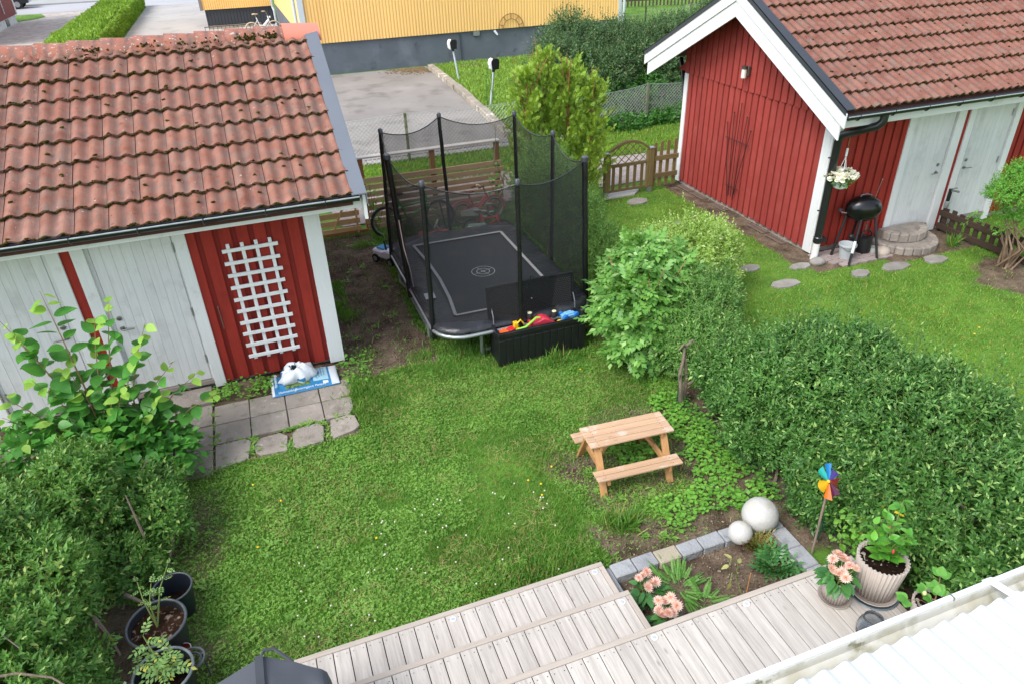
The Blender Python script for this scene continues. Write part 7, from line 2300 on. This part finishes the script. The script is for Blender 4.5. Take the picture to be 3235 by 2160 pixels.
# climber at the fence posts
for b, lb in (((1.78, 12.45, 0), 'young climber beside the left fence post'), ((4.12, 12.45, 0), 'thin rose climbing the right fence post')):
    t = thing('climbing_plant', lb, 'plant', b)
    P, D = [], []
    for k in range(4):
        e = Vector((b[0] + rng.normal(0, .14), b[1] - .03, rng.uniform(.5, .95) if b[0] < 3 else rng.uniform(.6, 1.15)))
        q = MB(); q.tube([b, Vector(b).lerp(e, .5) + Vector((rng.normal(0, .06), -.03, 0)), e], .005, 5); q.build('stem', stemr, t)
        for j in range(9 if b[0] < 3 else 5):
            tt = (j + 1) / 9 if b[0] < 3 else .4 + j / 8; p = Vector(b).lerp(e, min(tt, 1)); P.append(tuple(p + Vector(rng.normal(0, .04, 3).tolist()))); D.append(tuple(rng.normal(0, 1, 3)))
    P, D = np.array(P), nrm(np.array(D))
    o = scatter('foliage', leaf_t(.8), P, frames(D, nrm(np.array([-.1, -.5, 1.]) + rdir(len(P)) * .4)), rng.uniform(.07, .11, len(P)), leafm('climber leaves', C('#4f8a34'), C('#7ab04c'), .35, .45), t, b); tag(o, kind='stuff')

# neighbour's deck glimpsed past the hedge
nd = thing('neighbour_deck', 'brown deck boards glimpsed at the right edge behind the hedge', 'deck', (5.6, 2.4, 0))
me = MB().box(-.06, .06, -.6, .6, -.03, 0).mesh('board', wood('oiled brown deck', C('#96714a'), 'y', .2, .1, .7), bevel=.003)
for k in range(9):
    piece('board', me, nd, (-.55 + k * .13, -.35, .3))

# ================================================================== GRASS, WEEDS (uncountable)
def blade_t(w0=.07, bend=.25):
    return ([(-w0, 0, 0), (w0, 0, 0), (-w0 * .8, bend * .3, .55), (w0 * .8, bend * .3, .55), (0, bend, 1)], [(0, 1, 2), (1, 3, 2), (2, 3, 4)])


def upright(n, tilt=.45):
    a = rng.uniform(0, 6.28, n)
    z = nrm(np.stack([rng.normal(0, tilt, n), rng.normal(0, tilt, n), np.ones(n)], -1))
    y = nrm(np.cross(z, np.stack([np.cos(a), np.sin(a), np.zeros(n)], -1)))
    x = np.cross(y, z)
    return np.stack([x, y, z], -1)


def on_ground(x0, x1, y0, y1, n, thr=.0, pw=1.4):
    x, y = rng.uniform(x0, x1, n), rng.uniform(y0, y1, n)
    g = grass_mask(x, y)
    k = rng.random(n) < g ** pw
    k &= g > thr
    return x[k], y[k], g[k]


grm = leafm('lawn grass', C('#46782a'), C('#729e42'), .35, .5, C('#a39a60'))
grm2 = leafm('mown grass right', C('#5a862c'), C('#80a242'), .35, .5, C('#b0a45c'))
# left lawn
x, y, g = on_ground(-1.7, 4.25, 3.5, 8.4, 260000, pw=1.0)
hgt = .028 + .03 * fnoise(x, y, 1.7) + .025 * sell(x, y, 2.0, 7.6, .8, .4) + .035 * sell(x, y, 3.0, 7.15, .8, .15) + .025 * sell(x, y, .5, 7.3, .3, .5) + .02 * sell(x, y, 1.6, 3.95, .7, .2)
o = scatter('lawn_grass', blade_t(), np.stack([x, y, np.full(len(x), -.02)], -1), upright(len(x), .55), hgt * rng.uniform(.7, 1.5, len(x)), grm)
tag(o, 'thick green lawn grass of the left garden', 'grass', kind='stuff')
x, y, g = on_ground(.4, 4.4, 8.2, 12.5, 60000, pw=1.0)
o = scatter('rough_grass', blade_t(), np.stack([x, y, np.full(len(x), -.02)], -1), upright(len(x), .5), (.05 + .04 * fnoise(x, y, 2)) * rng.uniform(.7, 1.5, len(x)), grm); tag(o, 'rough grass around and under the trampoline', 'grass', kind='stuff')
# dry thatch lying between the blades
x, y, g = on_ground(-1.7, 4.2, 3.8, 8.3, 26000, pw=.3)
k = (fnoise(x + 5, y + 8, 2.2) > .5) & (g > .25)
x, y = x[k], y[k]
o = scatter('thatch', ([(-.02, -.5, 0), (.02, -.5, 0), (0, .5, .05)], [(0, 1, 2)]), np.stack([x, y, rng.uniform(.004, .03, len(x))], -1), frames(nrm(np.stack([rng.normal(0, 1, len(x)), rng.normal(0, 1, len(x)), rng.normal(0, .15, len(x))], -1)), nrm(np.array([0, 0, 1.]) + rdir(len(x)) * .3)), rng.uniform(.04, .1, len(x)), leafm('dry thatch', C('#9a8a56'), C('#c0b07a'), .3, .6))
tag(o, 'straw coloured dry grass lying in the left lawn', 'grass', kind='stuff')
# clover and small broad leaves
cl3 = ([], [])
for k in range(3):
    a = k * 2.094
    c_, s_ = math.cos(a), math.sin(a)
    b = len(cl3[0])
    for (px, py, pz) in ((0, 0, 0), (-.34, .5, .06), (0, .95, .02), (.34, .5, .06)):
        cl3[0].append((px * c_ - py * s_, px * s_ + py * c_, pz))
    cl3[1].append((b, b + 1, b + 2, b + 3))
x, y, g = on_ground(-1.6, 4.25, 3.6, 8.2, 80000, pw=.8)
k = fnoise(x + 11, y + 2, 1.1) > .45
x, y = x[k], y[k]
o = scatter('clover', cl3, np.stack([x, y, rng.uniform(.005, .035, len(x))], -1), upright(len(x), .35), rng.uniform(.008, .017, len(x)), leafm('clover leaves', C('#5c8e34'), C('#8eb654'), .35, .5))
tag(o, 'clover spread through the left lawn', 'clover', kind='stuff')
# right lawn, mown
x, y, g = on_ground(4.3, 12.5, 3.0, 12.7, 190000)
o = scatter('mown_lawn', blade_t(.1), np.stack([x, y, np.full(len(x), -.018)], -1), upright(len(x), .6), (.03 + .02 * fnoise(x, y, 1.3)) * rng.uniform(.7, 1.4, len(x)), grm2)
tag(o, 'short mown grass of the right garden', 'grass', kind='stuff')
x, y = rng.uniform(.9, 13, 42000), rng.uniform(14.7, 16.6, 42000)
o = scatter('strip_grass', blade_t(.1), np.stack([x, y, np.full(len(x), -.018)], -1), upright(len(x), .5), .07 * rng.uniform(.6, 1.5, len(x)), grm2); tag(o, 'grass strip between gravel path and mesh fence', 'grass', kind='stuff')
x, y = rng.uniform(6.5, 15.5, 60000), rng.uniform(17.3, 28.3, 60000)
k = x > 6.75 + (y - 28) * .05
o = scatter('far_lawn_grass', blade_t(.14), np.stack([x[k], y[k], np.zeros(k.sum())], -1), upright(k.sum(), .5), .1 * rng.uniform(.6, 1.5, k.sum()), leafm('far bright grass', C('#688c34'), C('#90ae4e'), .3, .5)); tag(o, 'bright uncut grass around the two grey posts', 'grass', kind='stuff')
# tufts: along edges of box, bed, kerb, steps
T = [(2.55, 4.22, .16, 260, .16), (2.42, 4.32, .1, 120, .12), (2.75, 4.75, .2, 120, .08), (3.1, 7.17, .5, 160, .1), (3.1, 7.15, .12, 90, .17), (2.1, 7.7, .3, 360, .12), (.52, 7.35, .1, 260, .1), (.5, 7.0, .08, 160, .09), (1.5, 7.9, .2, 200, .1), (10.6, 7.8, .1, 120, .2), (1.9, 3.98, .25, 300, .1), (.72, 9.4, .2, 320, .08), (.75, 8.2, .15, 160, .07), (1.95, 12.1, .3, 300, .14), (1.4, 11.9, .2, 220, .1), (3.3, 5.0, .2, 100, .1), (2.55, 4.95, .15, 100, .08)]
P, S = [], []
for (cx_, cy_, r_, n_, h_) in T:
    P.append(np.stack([rng.normal(cx_, r_ * .5, n_), rng.normal(cy_, r_ * .4 if r_ < .3 else .08, n_), np.full(n_, -.01)], -1)); S.append(h_ * rng.uniform(.5, 1.4, n_))
P, S = np.concatenate(P), np.concatenate(S)
o = scatter('grass_tufts', blade_t(.035, .4), P, upright(len(P), .4), S, grm); tag(o, 'longer grass tufts around box, bed and path edges', 'grass', kind='stuff')
# broad-leaved ground cover right of the table
n = 5200
x, y = rng.uniform(2.9, 4.15, n), rng.uniform(3.95, 6.2, n)
k = (fnoise(x, y, 2.6) + .28 * (x - 3.5) - .2 * (np.abs(y - 4.6) > .9)) > .5
x, y = x[k], y[k]
o = scatter('ground_cover', leaf_t(.95, .08), np.stack([x, y, rng.uniform(.01, .09, len(x))], -1), frames(nrm(np.stack([rng.normal(0, 1, len(x)), rng.normal(0, 1, len(x)), rng.normal(.1, .2, len(x))], -1)), nrm(np.array([0, 0, 1.]) + rdir(len(x)) * .3)), rng.uniform(.025, .055, len(x)), leafm('ground cover leaves', C('#4f8a30'), C('#7cac46'), .3, .5))
tag(o, 'lush light green ground cover between table and hedge', 'ground cover', kind='stuff')
# weeds: rosettes of longer leaves scattered over worn ground
wx, wy = [], []
for (a0, a1, b0_, b1, n_) in ((.55, 1.6, 7.8, 12.2, 26), (2.2, 4.1, 3.85, 5.6, 60), (-1.5, .2, 3.8, 6.4, 90), (-.4, 3.3, 4.0, 7.6, 70), (-1.1, .5, 7.78, 8.15, 16), (1.2, 1.7, 8.2, 10.5, 14), (-1.1, .45, 6.93, 6.99, 12), (-.75, -.68, 6.6, 7.0, 5), (.0, .45, 7.33, 7.38, 6), (-1.14, -1.12, 6.6, 7.7, 10), (-.4, .1, 6.95, 7.0, 16), (-.74, -.7, 6.6, 6.98, 12), (-.36, -.3, 6.6, 6.98, 8), (.05, .12, 6.62, 6.98, 10)):
    wx += list(rng.uniform(a0, a1, n_)); wy += list(rng.uniform(b0_, b1, n_))
wx, wy = np.array(wx), np.array(wy)
P, D, S = [], [], []
for a, b_ in zip(wx, wy):
    m_ = rng.integers(6, 12); s_ = rng.uniform(.035, .09)
    for j in range(m_):
        an_ = rng.uniform(0, 6.28); P.append((a + rng.normal(0, .02), b_ + rng.normal(0, .02), .004)); D.append((math.cos(an_), math.sin(an_), rng.uniform(.15, .7))); S.append(s_ * rng.uniform(.6, 1.2))
P, D = np.array(P), nrm(np.array(D))
o = scatter('weeds', leaf_t(.36, .1, -.15), P, frames(D, np.tile([0, 0, 1.], (len(P), 1))), np.array(S), leafm('weed leaves', C('#5a8a38'), C('#86a850'), .35, .5)); tag(o, 'small leafy weeds dotted over soil, lawn and slab joints', 'weeds', kind='stuff')
# strawberry-like weeds by the shed wall
n = 420
P = np.stack([np.concatenate([rng.normal(-.95, .1, n // 3), rng.normal(-.55, .1, n // 3), rng.normal(.62, .12, n // 3)]), np.concatenate([rng.normal(7.98, .1, n // 3 * 2), rng.normal(7.95, .2, n // 3)]), rng.uniform(.01, .1, n)], -1)
o = scatter('wall_weeds', leaf_t(.9, .08), P, frames(nrm(np.stack([rng.normal(0, 1, n), rng.normal(0, 1, n), rng.normal(.1, .3, n)], -1)), nrm(np.array([0, 0, 1.]) + rdir(n) * .3)), rng.uniform(.03, .055, n), leafm('ground cover leaves', C('#5f9a34'), C('#8cbc4c'))); tag(o, 'light green leafy weeds at the foot of the left shed', 'weeds', kind='stuff')
# dandelions and clover flowers
P = np.array([(a, b_, .05) for a, b_ in ((-.75, 6.1), (-.75, 5.2), (.3, 4.9), (1.9, 5.1), (2.0, 5.0), (1.95, 4.85), (3.25, 6.75), (8.6, 5.6), (8.4, 5.5), (2.2, 5.2), (-.5, 5.75))])
o = scatter('dandelion_flowers', ico(), P, np.repeat(np.eye(3)[None], len(P), 0), np.tile([.014, .014, .008], (len(P), 1)), ylm); tag(o, 'tiny yellow dandelion heads in the lawn', 'flowers', kind='stuff')
x, y, g = on_ground(-.6, 2.0, 3.9, 5.2, 60)
P = np.stack([x, y, np.full(len(x), .05)], -1)
o = scatter('clover_flowers', ico(), P, np.repeat(np.eye(3)[None], len(P), 0), np.full(len(P), .009), leafm('clover heads', C('#d8cfc4'), C('#ece6dc'), .2, .6)); tag(o, 'tiny white clover heads in the lawn near the deck', 'flowers', kind='stuff')
# stones and crumbs on bare soil
n = 26000
x, y = rng.uniform(-1.8, 4.3, n), rng.uniform(2.9, 12.5, n)
g = grass_mask(x, y); k = (rng.random(n) < (1 - g) ** 2) & ~((x < .5) & (y > 6.5)) & ~((y < 3.84) & (x < 2.1))
P = np.stack([x[k], y[k], np.full(k.sum(), .0)], -1)
o = scatter('soil_crumbs', ico(), P, upright(k.sum(), .8), np.stack([rng.uniform(.004, .014, k.sum()), rng.uniform(.004, .012, k.sum()), rng.uniform(.003, .009, k.sum())], -1), pm('soil crumbs', C('#5a4a3c'), .95, .3, 9, ivar=.6, c2=C('#8d7c6a'))); tag(o, 'soil crumbs and small stones on bare ground', 'soil', kind='stuff')
